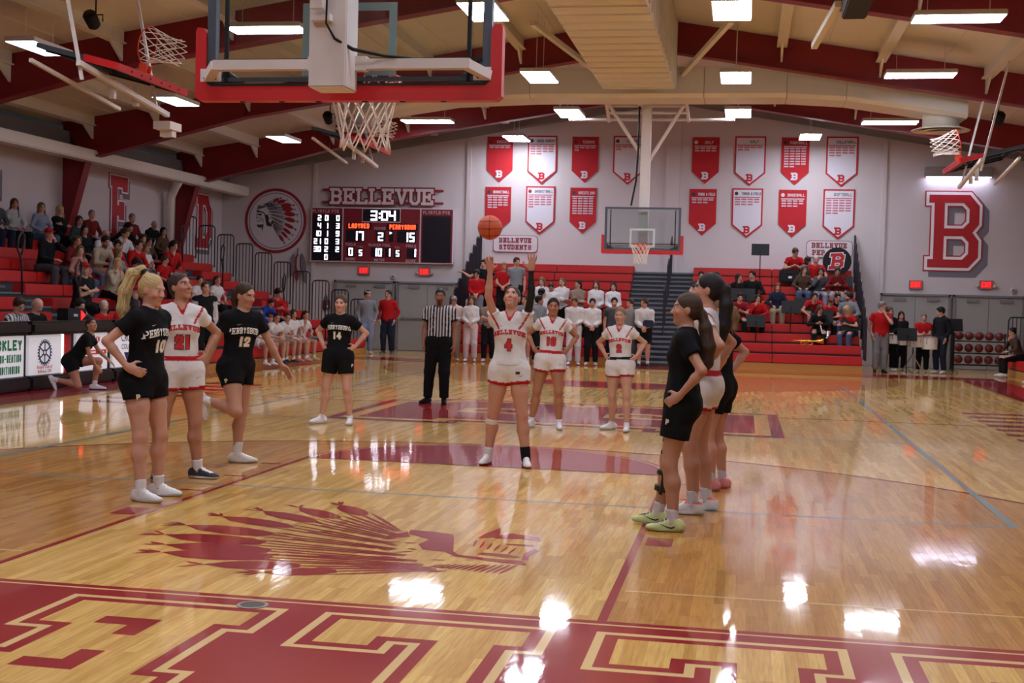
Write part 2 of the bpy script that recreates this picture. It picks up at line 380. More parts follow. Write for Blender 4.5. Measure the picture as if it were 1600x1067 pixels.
# strip flooring near the camera, board by board
def project(p):
    d = Vector(p)-CAM_POS; z = d.dot(_f)
    return 800+FPX*d.dot(_r)/z, 533.5-FPX*d.dot(_u)/z, z
rng = random.Random(3); boards = []
for i in range(int(10.4/0.0575)):
    x = -4.4+i*0.0575; y = -1.9-rng.random()
    while y < 4.3:
        l = rng.choice((0.45, 0.6, 0.75, 0.9, 1.15)); c = (x, y+l/2, 0); px, py, z = project(c)
        if -60 < px < 1660 and py < 1110: boards.append((z, x, y, l))
        y += l
boards.sort()
lens = {}
for l in (0.45, 0.6, 0.75, 0.9, 1.15):
    me = B((-0.0283, -l/2+0.0004, -0.0015), (0.0283, l/2-0.0004, 0)).mesh('floor_board'); me.materials.append(W_PIECE); lens[l] = me
for z, x, y, l in boards[:300]:
    o = link('floor_board', lens[l], floor); o.location = (x, y+l/2, 0); o.rotation_euler = (rng.uniform(-.0010, .0010), rng.uniform(-.0045, .0045), 0)
mb = MB()
for z, x, y, l in boards[300:]:
    mb.box((x-.0283, y+.0004, -.0015), (x+.0283, y+l-.0004, 0)); tl = rng.uniform(-.00012, .00012); tv = rng.uniform(-.0004, .0004)*l
    for i in range(4): vx, vy, vz = mb.v[-4+i]; mb.v[-4+i] = (vx, vy, vz+(tl if vx > x else -tl)+(tv if vy > y+l/2 else -tv))
mb.build('floor_boards', W_STUFF, floor, kind='stuff')

ZP = 0.0014
def fl(poly, name, m, z=ZP): return MB().flat(poly, Matrix.Translation((0, 0, z))).build(name, m, floor)
def rect(x0, y0, x1, y1): return [(x0, y0), (x1, y0), (x1, y1), (x0, y1)]
def ring(cx, cy, r0, r1, a0, a1, n, z=ZP):
    mb = MB()
    for i in range(n):
        a, b = a0+(a1-a0)*i/n, a0+(a1-a0)*(i+1)/n
        mb.flat([(cx+r0*math.cos(a), cy+r0*math.sin(a)), (cx+r1*math.cos(a), cy+r1*math.sin(a)), (cx+r1*math.cos(b), cy+r1*math.sin(b)), (cx+r0*math.cos(b), cy+r0*math.sin(b))], Matrix.Translation((0, 0, z)))
    return mb
# red border round the court
fl(rect(-9.0, -2.4, 9.0, 0.0), 'end_zone_paint', P_RED)
fl(rect(-9.0, 25.6, 9.0, 27.2), 'end_zone_paint', P_RED)
fl(rect(-8.9, 0.0, -7.62, 25.6), 'side_border_paint', P_RED); fl(rect(7.62, 0.0, 8.9, 25.6), 'side_border_paint', P_RED)
fl(rect(-9.0, -0.085, 9.0, -0.062), 'end_zone_pinstripe', P_GOLD, ZP+.0003)
# BELLEVUE, read from the court side
for i, ch in enumerate('BELLEVUE'):
    cx = 5.14-1.40*i
    if not (-2.6 < cx < 5.9): continue
    M0 = lambda z: plane_mat((cx+0.42, -0.33, z), (-1, 0, 0), (0, -1, 0))
    sg = glyph(ch, 0.84, 1.42, 0.27, 0.13)
    letters(M0(ZP+.0003), sg, 0.27, dil=0.115).build('zone_letter_outline', P_GOLD, floor)
    letters(M0(ZP+.0006), sg, 0.27, dil=0.068).build('zone_letter_gap', P_RED, floor)
    letters(M0(ZP+.0009), sg, 0.27).build('zone_letter', W_FAR, floor)
for s, y0 in ((1, 0.0), (-1, 25.6)):
    Yl = lambda a: y0+s*a
    for sx in (-1, 1):
        fl(rect(sx*1.83, Yl(0), sx*1.78, Yl(5.74)) if s*sx < 0 else rect(sx*1.78, Yl(0), sx*1.83, Yl(5.74)), 'lane_line', P_RED, ZP+.0002)
        fl(rect(min(sx*1.86, sx*2.04), min(Yl(2.13), Yl(2.43)), max(sx*1.86, sx*2.04), max(Yl(2.13), Yl(2.43))), 'lane_block', P_RED)
        for k in (3.35, 4.25, 5.15): fl(rect(min(sx*1.86, sx*2.06), min(Yl(k), Yl(k+.05)), max(sx*1.86, sx*2.06), max(Yl(k), Yl(k+.05))), 'lane_mark', P_RED)
        fl(rect(min(sx*5.97, sx*6.02), min(Yl(0), Yl(1.6)), max(sx*5.97, sx*6.02), max(Yl(0), Yl(1.6))), 'three_point_line', P_RED)
    a0 = 0 if s > 0 else math.pi
    ring(0, Yl(1.6), 5.98, 6.02, a0, a0+math.pi, 64).build('three_point_line', P_RED, floor)
    ring(0, Yl(5.74), 0.0001, 1.83, a0, a0+math.pi, 40, ZP+.0003).build('free_throw_circle', P_RED, floor)
    ring(0, Yl(5.74), 1.765, 1.785, a0, a0+math.pi, 40, ZP+.0006).build('free_throw_pinstripe', P_GOLD, floor)
fl(rect(-7.62, 12.77, 7.62, 12.83), 'division_line', P_RED, ZP)
for x in (-4.55, 4.55): fl(rect(x-.03, 3.72, x+.03, 21.85), 'volleyball_line', P_BLUE, ZP+.0007)
for y in (3.74, 9.8, 15.8, 21.85): fl(rect(-4.55, y-.022, 4.55, y+.022), 'volleyball_line', P_BLUE, ZP-.0002 if 9 < y < 16 else ZP+.0001)
fl(rect(1.86, 0.71, 7.6, 0.735), 'pale_line', P_GOLD); fl(rect(-7.6, 0.71, -1.86, 0.735), 'pale_line', P_GOLD)
# block B at centre court, lying sideways
sg = glyph('B', 2.9, 5.2, 0.95, 0.28)
for dil, m, z in ((0.62, P_RED, .0003), (0.46, W_FAR, .0006), (0.26, P_RED, .0009)):
    letters(plane_mat((2.6, 10.55, ZP+z), (0, 1, 0), (-1, 0, 0)), sg, 0.95, dil=dil-.2).build('centre_emblem', m, floor)
# red lettering bars beside the right sideline
for k in range(7): fl(rect(6.0, 10.7+k*.72, 7.1, 10.7+k*.72+.3), 'sideline_lettering', P_RED)
for k in range(7): fl(rect(-7.1, 10.7+k*.72, -6.0, 10.7+k*.72+.3), 'sideline_lettering', P_RED)

# ---------------------------------------------------------------- walls
WALL = mat('wall_paint', (196, 186, 190), rough=0.75, noise=0.03, nscale=1.2, bump=0.12, bscale=25)
WALL_L = mat('wall_paint_side', (196, 186, 190), rough=0.75, noise=0.03, nscale=1.2, bump=0.25, bscale=9)
GREY = mat('door_grey', (150, 146, 146), rough=0.5, noise=0.03, nscale=4)
GREYD = mat('frame_grey', (118, 114, 116), rough=0.5)
CREAM = mat('ceiling_cream', (216, 210, 198), rough=0.6, noise=0.05, nscale=2)
DGREY = mat('gable_grey', (120, 114, 112), rough=0.8)
RED = mat('steel_red', (124, 14, 24), rough=0.45, noise=0.05, nscale=3)
WHITE = mat('steel_white', (215, 208, 200), rough=0.45, noise=0.04, nscale=8)
BLACK = mat('black_metal', (14, 14, 17), rough=0.6, spec=0.3)
def wallpoly(x0, x1): return [(x0, 0), (x1, 0), (x1, zroof(x1)-.02), (RX, zroof(RX)-.02), (x0, zroof(x0)-.02)]
mb = MB(); mb.prism(wallpoly(-14.3, 14.6), 0.3, plane_mat((0, 32.3, 0), (1, 0, 0), (0, 0, 1)))
wall_back = struct('wall_back', mb, WALL)
wall_left = struct('wall_left', B((-14.3, -10.5, 0), (-14.0, 32.0, 5.5)), WALL_L)
wall_right = struct('wall_right', B((14.3, -10.5, 0), (14.6, 32.0, 5.5)), WALL_L)
mb = MB(); mb.prism(wallpoly(-14.3, 14.6), 0.3, plane_mat((0, -10.2, 0), (1, 0, 0), (0, 0, 1)))
struct('wall_front', mb, WALL)
for i, (x, w) in enumerate(((-10.9, .12), (-5.97, .12), (0.25, .42), (6.35, .12))):
    struct('trim_%d' % (i+1), B((x-w/2, 31.93, 0), (x+w/2, 32.01, zroof(x)-.45)), WALL)
mb = MB()
for sx, xa, xb in ((-1, -14.0, RX), (1, RX, 14.3)):
    mb.prism([(xa, zroof(xa)-.42), (xb, zroof(xb)-.42), (xb, zroof(xb)-.02), (xa, zroof(xa)-.02)], 0.35, plane_mat((0, 32.0, 0), (1, 0, 0), (0, 0, 1)))
struct('trim_5', mb, DGREY)
mb = MB(); mb.box((-14.02, -10, 5.0), (-13.75, 32, 5.45)); struct('trim_6', mb, DGREY)
mb = MB(); mb.bev((-13.45, -10, 4.72), (-13.05, 31.9, 5.0), .03); struct('trim_7', mb, WHITE)

# doors: two pairs at each end of the back wall
dn = 1
for base in (-10.12, 6.40):
    for k in range(2):
        x0 = base+k*2.02
        fr = struct('door_%d' % dn, MB().box((x0-.06, 31.86, 0), (x0, 32.0, 2.14)).box((x0+1.84, 31.86, 0), (x0+1.90, 32.0, 2.14)).box((x0-.06, 31.86, 2.08), (x0+1.90, 32.0, 2.14)), GREYD); dn += 1
        for j in range(2):
            xl = x0+.005+j*.92
            lf = B((xl+.004, 31.91, .01), (xl+.911, 31.97, 2.075)).build('door_leaf', GREY, fr)
            B((xl+.30, 31.87, 1.93), (xl+.66, 31.91, 2.02)).build('door_closer', GREYD, lf)
            MB().box((xl+.08, 31.85, .98), (xl+.84, 31.89, 1.03)).box((xl+.1, 31.88, .96), (xl+.2, 31.912, 1.05)).build('panic_bar', GREYD, lf)

# ---------------------------------------------------------------- roof
mb = MB()
for xa, xb in ((-14.3, RX), (RX, 14.6)):
    mb.prism([(xa, zroof(xa)), (xb, zroof(xb)), (xb, zroof(xb)+.2), (xa, zroof(xa)+.2)], 43.0, plane_mat((0, 32.4, 0), (1, 0, 0), (0, 0, 1)))
ceiling = struct('ceiling', mb, CREAM)
for x in (-13.2, -11.5, -9.2, -7.0, -4.8, -2.7, 3.1, 5.2, 7.4, 9.6, 11.9, 13.6):
    z = zroof(x)
    for y0 in (-9.2, -2.9, 3.4, 9.7, 16.0, 22.3, 28.6):
        y1 = min(y0+6.25, 31.95); mb = MB().box((x-.06, y0+.05, z-.23), (x+.06, y1, z+.02)).box((x-.11, y0+.05, z-.25), (x+.11, y1, z-.22))
        if y0 >= -3: mb.prism([(0, 0), (.5, 0), (0, -.32)], .05, plane_mat((x-.025, y0+.02, z-.24), (0, 1, 0), (0, 0, 1)))
        if y0 < 23: mb.prism([(0, 0), (0, -.32), (-.5, 0)], .05, plane_mat((x-.025, y0+6.28, z-.24), (0, 1, 0), (0, 0, 1)))
        mb.build('purlin', CREAM, ceiling)
for x in [-13.9+1.2*i for i in range(24)]:
    if abs(x-RX) < 1: continue
    B((x-.012, -10, zroof(x)-.012), (x+.012, 31.9, zroof(x)+.01)).build('sheet_joint', CREAM, ceiling)

# red rigid frames
def frame(y, n):
    fr = tag(thing('roof_frame', 'x', 'frame', (0, y, 0)), kind='structure')
    for k in ('label', 'category'): del fr[k]
    for s in (-1, 1):
        X = lambda a: RX+s*a
        zt = lambda a: zroof(X(a))-.02
        low = [(0, 7.33), (9.5, 5.80), (13.5, 4.80)]; col = [(13.5, 4.8), (14.02, 2.9), (14.08, 0.0)]
        outer = 14.18
        M = plane_mat((0, y+.011, 0), (1, 0, 0), (0, 0, 1))
        def pr(name, poly, mt=RED):
            poly = [(X(a), z) for a, z in poly]
            if s < 0: poly = poly[::-1]
            MB().prism(poly, .022, M).build(name, mt, fr)
        pr('rafter_web', [(0, 7.33), (9.5, 5.80), (9.5, zt(9.5)), (0, zt(0))])
        pr('rafter_web', [(9.5, 5.80), (13.5, 4.8), (outer-.02, zt(outer-.02)), (9.5, zt(9.5))])
        pr('column_web', [(14.08, 0), (outer, 0), (outer, zt(outer)-.05), (13.5, 4.8), (14.02, 2.9)])
        for pts in (low, col):
            for a, b in zip(pts, pts[1:]):
                MB().bar((X(a[0]), y, a[1]), (X(b[0]), y, b[1]), .30, .03, up=(0.001, 0, 1) if pts is low else (1, 0, 0)).build('flange', RED, fr)
        MB().bar((X(9.5), y, 5.80), (X(9.5), y, zt(9.5)-.02), .28, .02, up=(1, 0, 0)).build('stiffener', RED, fr)
        MB().bar((X(13.5), y, 4.82), (X(outer-.03), y, zt(outer-.03)-.03), .28, .02, up=(1, 0, 0)).build('stiffener', RED, fr)
    return fr
for i, y in enumerate((-2.9, 3.4, 9.7, 16.0, 22.3, 28.6)): frame(y, i)

# ridge soffit of cream ribbed panels
for i in range(52):
    y0 = -7.0+i*.6
    if y0 > 22.3: break
    mb = MB(); mb.box((-.80, y0+.005, 6.45), (.78, y0+.30, 6.49)); mb.box((-.80, y0+.30, 6.42), (.78, y0+.36, 6.49)); mb.box((-.80, y0+.36, 6.45), (.78, y0+.595, 6.49))
    mb.box((.76, y0+.005, 6.48), (.80, y0+.30, 7.9)); mb.box((.76, y0+.30, 6.48), (.83, y0+.36, 7.9)); mb.box((.76, y0+.36, 6.48), (.80, y0+.595, 7.9))
    mb.box((-.84, y0+.005, 6.48), (-.80, y0+.595, 7.9))
    mb.build('ridge_panel', CREAM, ceiling)
B((-.80, 22.80, 6.42), (.80, 22.85, 7.9)).build('ridge_end_panel', CREAM, ceiling)

# ---------------------------------------------------------------- air duct across the hall
duct = thing('air_duct', 'cream sheet metal air duct crossing under the roof beside a red frame', 'duct', (0, 23.6, 6.2))
KD = 1.085
pts = [(2.47+(px_-2.47)*KD, 1.62+(pz_-1.62)*KD) for px_, pz_ in [(-6.4, 5.62), (-4.0, 5.98), (-2.2, 6.05), (-.3, 6.05), (1.5, 6.05), (3.2, 6.05), (4.4, 5.98), (6.8, 5.62)]]
for (xa, za), (xb, zb) in zip(pts, pts[1:]):
    mb = MB(); mb.add([(xa, 22.95, za+.02), (xb-.01, 22.95, zb+.02), (xb-.01, 22.95, zb+.62), (xa, 22.95, za+.62), (xa, 24.3, za+.62), (xb-.01, 24.3, zb+.62), (xb-.01, 24.3, zb-.02), (xa, 24.3, za-.02), (xa, 23.07, za-.06), (xb-.01, 23.07, zb-.06)],
        [(0, 1, 2, 3), (3, 2, 5, 4), (4, 5, 6, 7), (8, 9, 1, 0), (7, 6, 9, 8), (0, 3, 4, 7, 8), (1, 9, 6, 5, 2)])
    mb.build('duct_section', CREAM, duct)
for x in (-6.84, 6.68):
    MB().lathe([(.40, 0), (.40, .55)], 24, Matrix.Translation((x, 23.6, 5.75))).build('diffuser_neck', CREAM, duct, smooth=True)
    d = MB().lathe([(.40, .06), (.62, 0), (.64, .015), (.42, .09)], 28, Matrix.Translation((x, 23.6, 5.69))).build('diffuser_ring', CREAM, duct, smooth=True)
    MB().lathe([(.22, .06), (.46, .01), (.47, .02), (.23, .09)], 28, Matrix.Translation((x, 23.6, 5.66))).build('diffuser_cone', CREAM, d, smooth=True)
    MB().lathe([(.02, .06), (.28, .01), (.29, .02), (.02, .09)], 24, Matrix.Translation((x, 23.6, 5.63))).build('diffuser_cone', CREAM, d, smooth=True)

# ---------------------------------------------------------------- LED panels
LED = mat('led_panel', (236, 242, 255), emit=LAMP)
LEDS = mat('led_panel_dim', (236, 242, 255), emit=LAMP*.16)
HOUS = mat('lamp_housing', (190, 182, 175), rough=0.5)
def led(x, y, z, lx, ly, label):
    t = thing('ceiling_light', label, 'light', (x, y, z), group='LED panels hung from the roof')
    MB().bev((x-lx/2-.02, y-ly/2-.02, z+.004), (x+lx/2+.02, y+ly/2+.02, z+.085), .012).build('housing', HOUS, t)
    B((x-lx/2, y-ly/2, z-.008), (x+lx/2, y+ly/2, z+.006)).build('diffuser', LEDS if abs(x) > 8 else LED, t)
    for s in (-1, 1):
        a = (x+(s*lx*.35 if lx > ly else 0), y+(s*ly*.35 if ly >= lx else 0), z+.08)
        MB().tube([a, (a[0], a[1], zroof(a[0])-.01)], .006, 5).build('suspension_wire', WHITE, t)
for x, y, z, lx, ly, lb in [
    (2.16, 12.39, 5.9, .55, 1.2, 'bright LED panel right of the ridge soffit, nearest the camera'),
    (2.18, 17.9, 5.9, .55, 1.2, 'bright LED panel right of the ridge soffit, middle of three in line'),
    (2.2, 22.35, 5.9, .55, 1.2, 'bright LED panel right of the far hoop mast, by the back wall'),
    (5.4, 13.1, 5.9, 1.22, .5, 'long LED panel at the top right corner of the hall'),
    (5.47, 17.73, 5.9, 1.22, .5, 'long LED panel on the right, second below the top right corner'),
    (5.59, 23.77, 5.9, 1.22, .5, 'long LED panel on the right beside the round air diffuser'),
    (3.95, 26.3, 5.9, .5, 1.1, 'small far LED panel hanging in front of the red banners on the right'),
    (-1.51, 17.72, 5.9, .55, 1.2, 'LED panel left of the ridge soffit, right of the near backboard corner'),
    (-1.56, 22.35, 5.9, .55, 1.2, 'LED panel left of the far hoop mast above the banners'),
    (-3.58, 26.8, 5.9, .55, 1.1, 'far LED panel hanging in front of the leftmost banners'),
    (-1.48, 12.24, 5.9, .55, 1.2, 'LED panel behind the top right corner of the near backboard'),
    (-5.2, 23.64, 5.9, 1.22, .5, 'long LED panel to the right of the near hoop net'),
    (-5.26, 13.28, 5.9, 1.22, .5, 'long LED panel seen through the near backboard glass'),
    (-9.5, 18.97, 5.65, .5, 1.2, 'LED panel over the left stands beside the red frame, middle of the row'),
    (-9.31, 13.33, 5.65, .5, 1.2, 'LED panel at the far upper left over the stands'),
    (-9.42, 25.17, 5.65, .5, 1.2, 'farthest LED panel of the row over the left stands'),
    (9.9, 13.1, 5.65, .5, 1.2, 'LED panel over the right stands, out past the frame'),
    (9.9, 18.9, 5.65, .5, 1.2, 'second LED panel over the right stands, past the frame'),
    (9.9, 25.0, 5.65, .5, 1.2, 'farthest LED panel over the right stands, past the frame')]:
    if z > 5.8: x, y, z = tuple(CAM_POS+(Vector((x, y, z))-CAM_POS)*(1.08 if 13 < y < 14 else 1.117))
    led(x, y, z, lx*(1.1 if z > 5.8 else 1), ly*(1.1 if z > 5.8 else 1), lb)
for i_, (x, y, lx, ly) in enumerate(((2.16, 6.2, .55, 1.2), (-1.5, 6.2, .55, 1.2), (5.4, 7.0, 1.22, .5), (-5.26, 7.0, 1.22, .5), (2.16, 0.5, .55, 1.2), (-1.5, 0.5, .55, 1.2), (5.4, 0.8, 1.22, .5), (-5.26, 0.8, 1.22, .5), (-9.7, 7.5, .5, 1.2), (9.9, 7.5, .5, 1.2), (2.16, -5, .55, 1.2), (-1.5, -5, .55, 1.2))):
    led(x, y, 6.3 if abs(x) < 8 else 5.8, lx, ly, 'LED panel out of frame %s, %s' % (('over the lane', 'above the baseline', 'behind the camera')[0 if y > 5 else 1 if y > -1 else 2], {2.16: 'first right of the ridge', -1.5: 'first left of the ridge', 5.4: 'second right of the ridge', -5.26: 'second left of the ridge', -9.7: 'over the left stands', 9.9: 'over the right stands'}[x]))
# ---------------------------------------------------------------- basketball hoops
def glass_mat():
    m = bpy.data.materials.new('backboard_glass'); m.use_nodes = True; nt = m.node_tree; nt.nodes.remove(nt.nodes['Principled BSDF'])
    out = nt.nodes['Material Output']; t = nt.nodes.new('ShaderNodeBsdfTransparent'); t.inputs[0].default_value = (0.86, 0.9, 0.9, 1)
    g = nt.nodes.new('ShaderNodeBsdfGlossy'); g.inputs['Roughness'].default_value = 0.05; fr = nt.nodes.new('ShaderNodeFresnel'); fr.inputs[0].default_value = 1.45
    mx = nt.nodes.new('ShaderNodeMixShader'); L = nt.links.new
    L(fr.outputs[0], mx.inputs[0]); L(t.outputs[0], mx.inputs[1]); L(g.outputs[0], mx.inputs[2]); L(mx.outputs[0], out.inputs[0])
    return m
GLASS = glass_mat()
PADRED = mat('hoop_pad_red', (190, 22, 26), rough=0.45, bump=0.05, bscale=60)
SLATE = mat('board_frame_slate', (74, 82, 94), rough=0.4, metal=0.3)
RIMO = mat('rim_orange', (214, 62, 24), rough=0.4)
NETW = mat('net_cord', (238, 230, 220), rough=0.9)
MARK = mat('board_marking', (188, 200, 198), rough=0.5)
MASTW = mat('mast_white', (214, 206, 204), rough=0.5, noise=0.06, nscale=6)
def net_mb(cx, cy, ztop, s=1.0, n=12, r=0.0054):
    prof = [(0, .228), (.10, .205), (.2, .175), (.3, .155), (.38, .15), (.46, .165)]
    def rad(t):
        for (a, ra), (b, rb) in zip(prof, prof[1:]):
            if t <= b: return ra+(rb-ra)*(t-a)/(b-a)
        return prof[-1][1]
    mb = MB(); M = 17
    for k in range(n):
        for sg in (-1, 1):
            pts = []
            for i in range(M):
                t = i/(M-1); a = 2*math.pi*(k/n+sg*t*2.5/n); d = t*.45
                wob = 1+.02*math.sin(9*t+k*2.1)
                pts.append((cx+s*rad(d)*wob*math.cos(a), cy+s*rad(d)*wob*math.sin(a), ztop-s*d+.008*math.sin(k*1.7+6*t)*t))
            mb.tube(pts, r*s, 5)
    for k in range(n):                                   # knots where the cords cross
        for j in range(1, 5):
            t = j/5; a = 2*math.pi*(k/n+t*2.5/n); d = t*.45
            if j: mb.sphere((cx+s*rad(d)*math.cos(a), cy+s*rad(d)*math.sin(a), ztop-s*d), r*1.6*s, 5, 4)
    return mb
def hoop_parts(t, P, mast=True):
    """P maps local (x, y front, z) metres to world; board front plane is y=0"""
    def bld(mb, name, m, parent=t, smooth=False):
        mb.v = [tuple(P @ Vector(v)) for v in mb.v]; return mb.build(name, m, parent, smooth)
    b = bld(MB().box((-.90, -.02, 2.91), (.90, -.006, 3.95)), 'backboard_glass', GLASS)
    sq = MB()
    for x0, x1, z0, z1 in ((-.305, .305, 3.40, 3.45), (-.305, .305, 3.0, 3.05), (-.305, -.255, 3.05, 3.40), (.255, .305, 3.05, 3.40)): sq.box((x0, -.005, z0), (x1, -.002, z1))
    bld(sq, 'target_square', MARK, b)
    f = MB()
    for x0, x1, z0, z1 in ((-.915, .915, 2.9, 2.945), (-.915, .915, 3.915, 3.96), (-.915, -.86, 2.945, 3.915), (.86, .915, 2.945, 3.915)): f.box((x0, -.055, z0), (x1, .003, z1))
    bld(f, 'board_frame', SLATE)
    for s in (-1, 1):
        bld(MB().box((s*.78-.012, -.075, 2.95), (s*.78+.012, -.055, 3.9)), 'frame_rod', BLACK)
        g = MB(); poly = [(s*.86, 2.95), (s*.66, 2.95), (s*.86, 3.08)]
        g.prism(poly if s < 0 else poly[::-1], .02, plane_mat((0, -.03, 0), (1, 0, 0), (0, 0, 1))); bld(g, 'corner_gusset', SLATE)
    bld(MB().box((-.86, -.075, 3.075), (.86, -.055, 3.095)), 'frame_rod', BLACK)
    bld(MB().box((-.86, -.07, 2.955), (.86, -.05, 2.98)), 'frame_rod', SLATE)
    # U-shaped pad
    pts = [(-.985, 3.27), (-.985, 2.86), (-.955, 2.835), (.955, 2.835), (.985, 2.86), (.985, 3.27), (.975, 3.295), (.93, 3.29), (.915, 3.26), (.915, 2.95), (.885, 2.925), (-.885, 2.925), (-.915, 2.95), (-.915, 3.26), (-.93, 3.29), (-.975, 3.295)]
    M = plane_mat((0, .012, 0), (1, 0, 0), (0, 0, 1)); pd = MB()
    pd.prism([pts[i] for i in (0, 1, 2, 11, 12, 13, 14, 15)], .085, M); pd.prism([pts[i] for i in (2, 3, 10, 11)], .085, M); pd.prism([pts[i] for i in (3, 4, 5, 6, 7, 8, 9, 10)], .085, M)
    pad = bld(pd, 'edge_pad', PADRED)
    for x in (-.68, -.42, -.18, .12, .36, .62): bld(MB().box((x-.016, -.045, 2.831), (x+.016, -.02, 2.836)), 'pad_fixing', BLACK, pad)
    # rim and net
    rim = bld(MB().tube([(.233*math.cos(a), .38+.233*math.sin(a), 3.05) for a in [2*math.pi*i/40 for i in range(40)]], .009, 8, closed=True), 'rim', RIMO, smooth=True)
    bld(MB().box((-.10, -.01, 2.93), (.10, .03, 3.06)).box((-.085, .02, 3.035), (.085, .15, 3.05)).box((-.07, .02, 2.95), (-.05, .13, 3.04)).box((.05, .02, 2.95), (.07, .13, 3.04)), 'rim_bracket', RIMO, rim)
    bld(net_mb(0, .38, 3.043), 'net', NETW, smooth=True)
    if mast:
        bld(MB().bev((-.115, -.42, 2.86), (.115, -.19, 6.62), .008), 'mast', MASTW)
        bld(MB().bar((-.80, -.20, 3.03), (.82, -.20, 3.03), .07, .06), 'cross_arm', MASTW)
        for s in (-1, 1):
            bld(MB().bar((s*.79, -.21, 3.03), (s*.90, -.06, 2.985), .06, .055), 'arm_end', MASTW)
            pl = bld(MB().box((s*.88-.07, -.075, 2.955), (s*.88+.07-.03*(s > 0), -.06, 3.035)), 'mounting_plate', MASTW)
            for dx in (-.04, .03): bld(MB().sphere((s*.88+dx, -.077, 2.975), .009, 8, 5), 'bolt', BLACK, pl)
            bld(MB().box((s*.125-.06, -.24, 2.99), (s*.125+.06, -.17, 3.075)), 'arm_clamp', MASTW)
hoop = thing('basketball_hoop', 'near glass backboard seen from behind with red padding and white net', 'basketball hoop', (0, 1.22, 2.8))
hoop_parts(hoop, Matrix.Translation((0, 1.22, 0)))
P = Matrix.Translation((0, 1.22, 0))
MB().bar((-.05, .72, 3.45), (-.02, .30, 6.6), .13, .16).build('actuator_arm', MASTW, hoop)
MB().box((-.075, .69, 3.30), (-.0, .78, 3.46)).box((-.09, .74, 3.24), (.03, .80, 3.28)).build('actuator_bracket', MASTW, hoop)
MB().tube([(.03, .70, 4.2), (.02, .72, 3.5), (.01, .74, 3.22), (.05, .78, 3.14), (.14, .85, 3.09), (.30, .95, 3.07), (.52, 1.05, 3.065)], [.006]*3+[.008, .012, .009, .006], 7).build('cable', BLACK, hoop, smooth=True)

far = thing('basketball_hoop', 'far glass backboard on a white ceiling mast in front of the stands', 'basketball hoop', (0, 24.38, 2.8))
Rz = Matrix.Translation((0, 24.38, 0)) @ Matrix.Rotation(math.pi, 4, 'Z')
hoop_parts(far, Rz)
for a, b, r in (((-.95, 24.4, 6.5), (-.05, 24.7, 5.15), .045), ((.9, 24.4, 6.4), (.08, 24.7, 5.1), .045)): MB().tube([a, b], r, 8).build('mast_brace', MASTW, far)
for z, x0, x1, y in ((6.60, -1.4, 1.25, 24.6), (6.42, -.95, 1.0, 24.6), (6.28, -.95, 1.0, 24.8), (6.2, -2.0, 2.1, 25.4)): MB().tube([(x0, y, z), (x1, y, z)], .035, 8).build('truss_pipe', MASTW, far)
for s in (-1, 1):
    MB().bar((s*.95, 23.9, 6.62), (s*.98, 25.3, 6.15), .07).build('truss_end', MASTW, far)
    MB().bar((RX+s*1.95-.1, 18.7, 7.15), (RX+s*.62-.25, 24.3, 6.80), .10, .10).build('roof_strut', CREAM, far)
MB().tube([(-.1, 24.2, 6.55), (-.3, 23.2, 6.85)], .05, 8).build('winch_tube', MASTW, far)
MB().sphere((-.12, 24.35, 6.5), .13, 12, 8).build('winch_drum', MASTW, far, smooth=True)
MB().tube([(-.16, 24.45, 6.5), (-.17, 24.5, 5.3), (-.2, 24.5, 4.6), (-.3, 24.45, 4.0)], .022, 6).build('cable', BLACK, far)

def side_hoop(sx, y, label, z0=4.72, x0=6.05, winch=True):
    t = thing('basketball_hoop', label, 'basketball hoop', (sx*(x0+.5), y, z0-.2), group='side hoops folded up under the roof')
    a = math.radians(14); c, s = math.cos(a), math.sin(a)
    org = Vector((sx*x0, y, z0)); dz = z0-4.72; xx = x0-6.05
    # local x -> along court, local y (front) -> up, local z (up) -> outward
    ex = Vector((0, -sx, 0)); ez = Vector((-c*-sx if False else sx*c, 0, s)); ey = ez.cross(ex) if sx < 0 else ez.cross(ex)
    ey = Vector((-sx*s, 0, c))
    ex = ey.cross(ez)
    R4 = Matrix(((ex.x, ey.x, ez.x, org.x), (ex.y, ey.y, ez.y, org.y), (ex.z, ey.z, ez.z, org.z), (0, 0, 0, 1)))
    hoop_parts(t, R4 @ Matrix.Diagonal((1.15, 1.15, 1.15, 1)) @ Matrix.Translation((0, 0, -2.86)), mast=False)
    G = lambda x, yy, z: (sx*(x+xx), y+yy, z+dz)
    for dx in (-.35, .35): MB().bar(G(6.5, dx, 4.66), G(6.5, dx, 4.36), .07).build('bracket', MASTW, t)
    MB().bar(G(6.4, -1.5, 4.66), G(6.4, 1.2, 4.36), .07).build('swing_mast', MASTW, t); MB().bar(G(7.1, -1.5, 4.7), G(7.1, 1.0, 4.42), .05).build('swing_mast', MASTW, t)
    for dx in (-1.4, .8): MB().bar(G(6.4, dx, 4.45), (sx*(6.9+xx), y+dx, zroof(sx*(6.9+xx))-.03), .04).build('hanger', MASTW, t)
    if winch: m = MB(); q0, q1, q2, q3 = G(6.26, 1.0, 4.12), G(6.54, 1.4, 4.24), G(6.3, 1.15, 4.02), G(6.5, 1.3, 4.12); m.box(tuple(map(min, q0, q1)), tuple(map(max, q0, q1))); m.box(tuple(map(min, q2, q3)), tuple(map(max, q2, q3))); m.build('winch_box', MASTW, t)
side_hoop(-1, 10.9, 'folded side hoop with red pad at the upper left, nearest the camera')
side_hoop(-1, 22.3, 'folded side hoop beyond the near net, in front of the scoreboard wall', 5.15, 6.05, False)
side_hoop(1, 21.6, 'folded side hoop with net at the upper right above the big B', 4.72, 6.65, False)

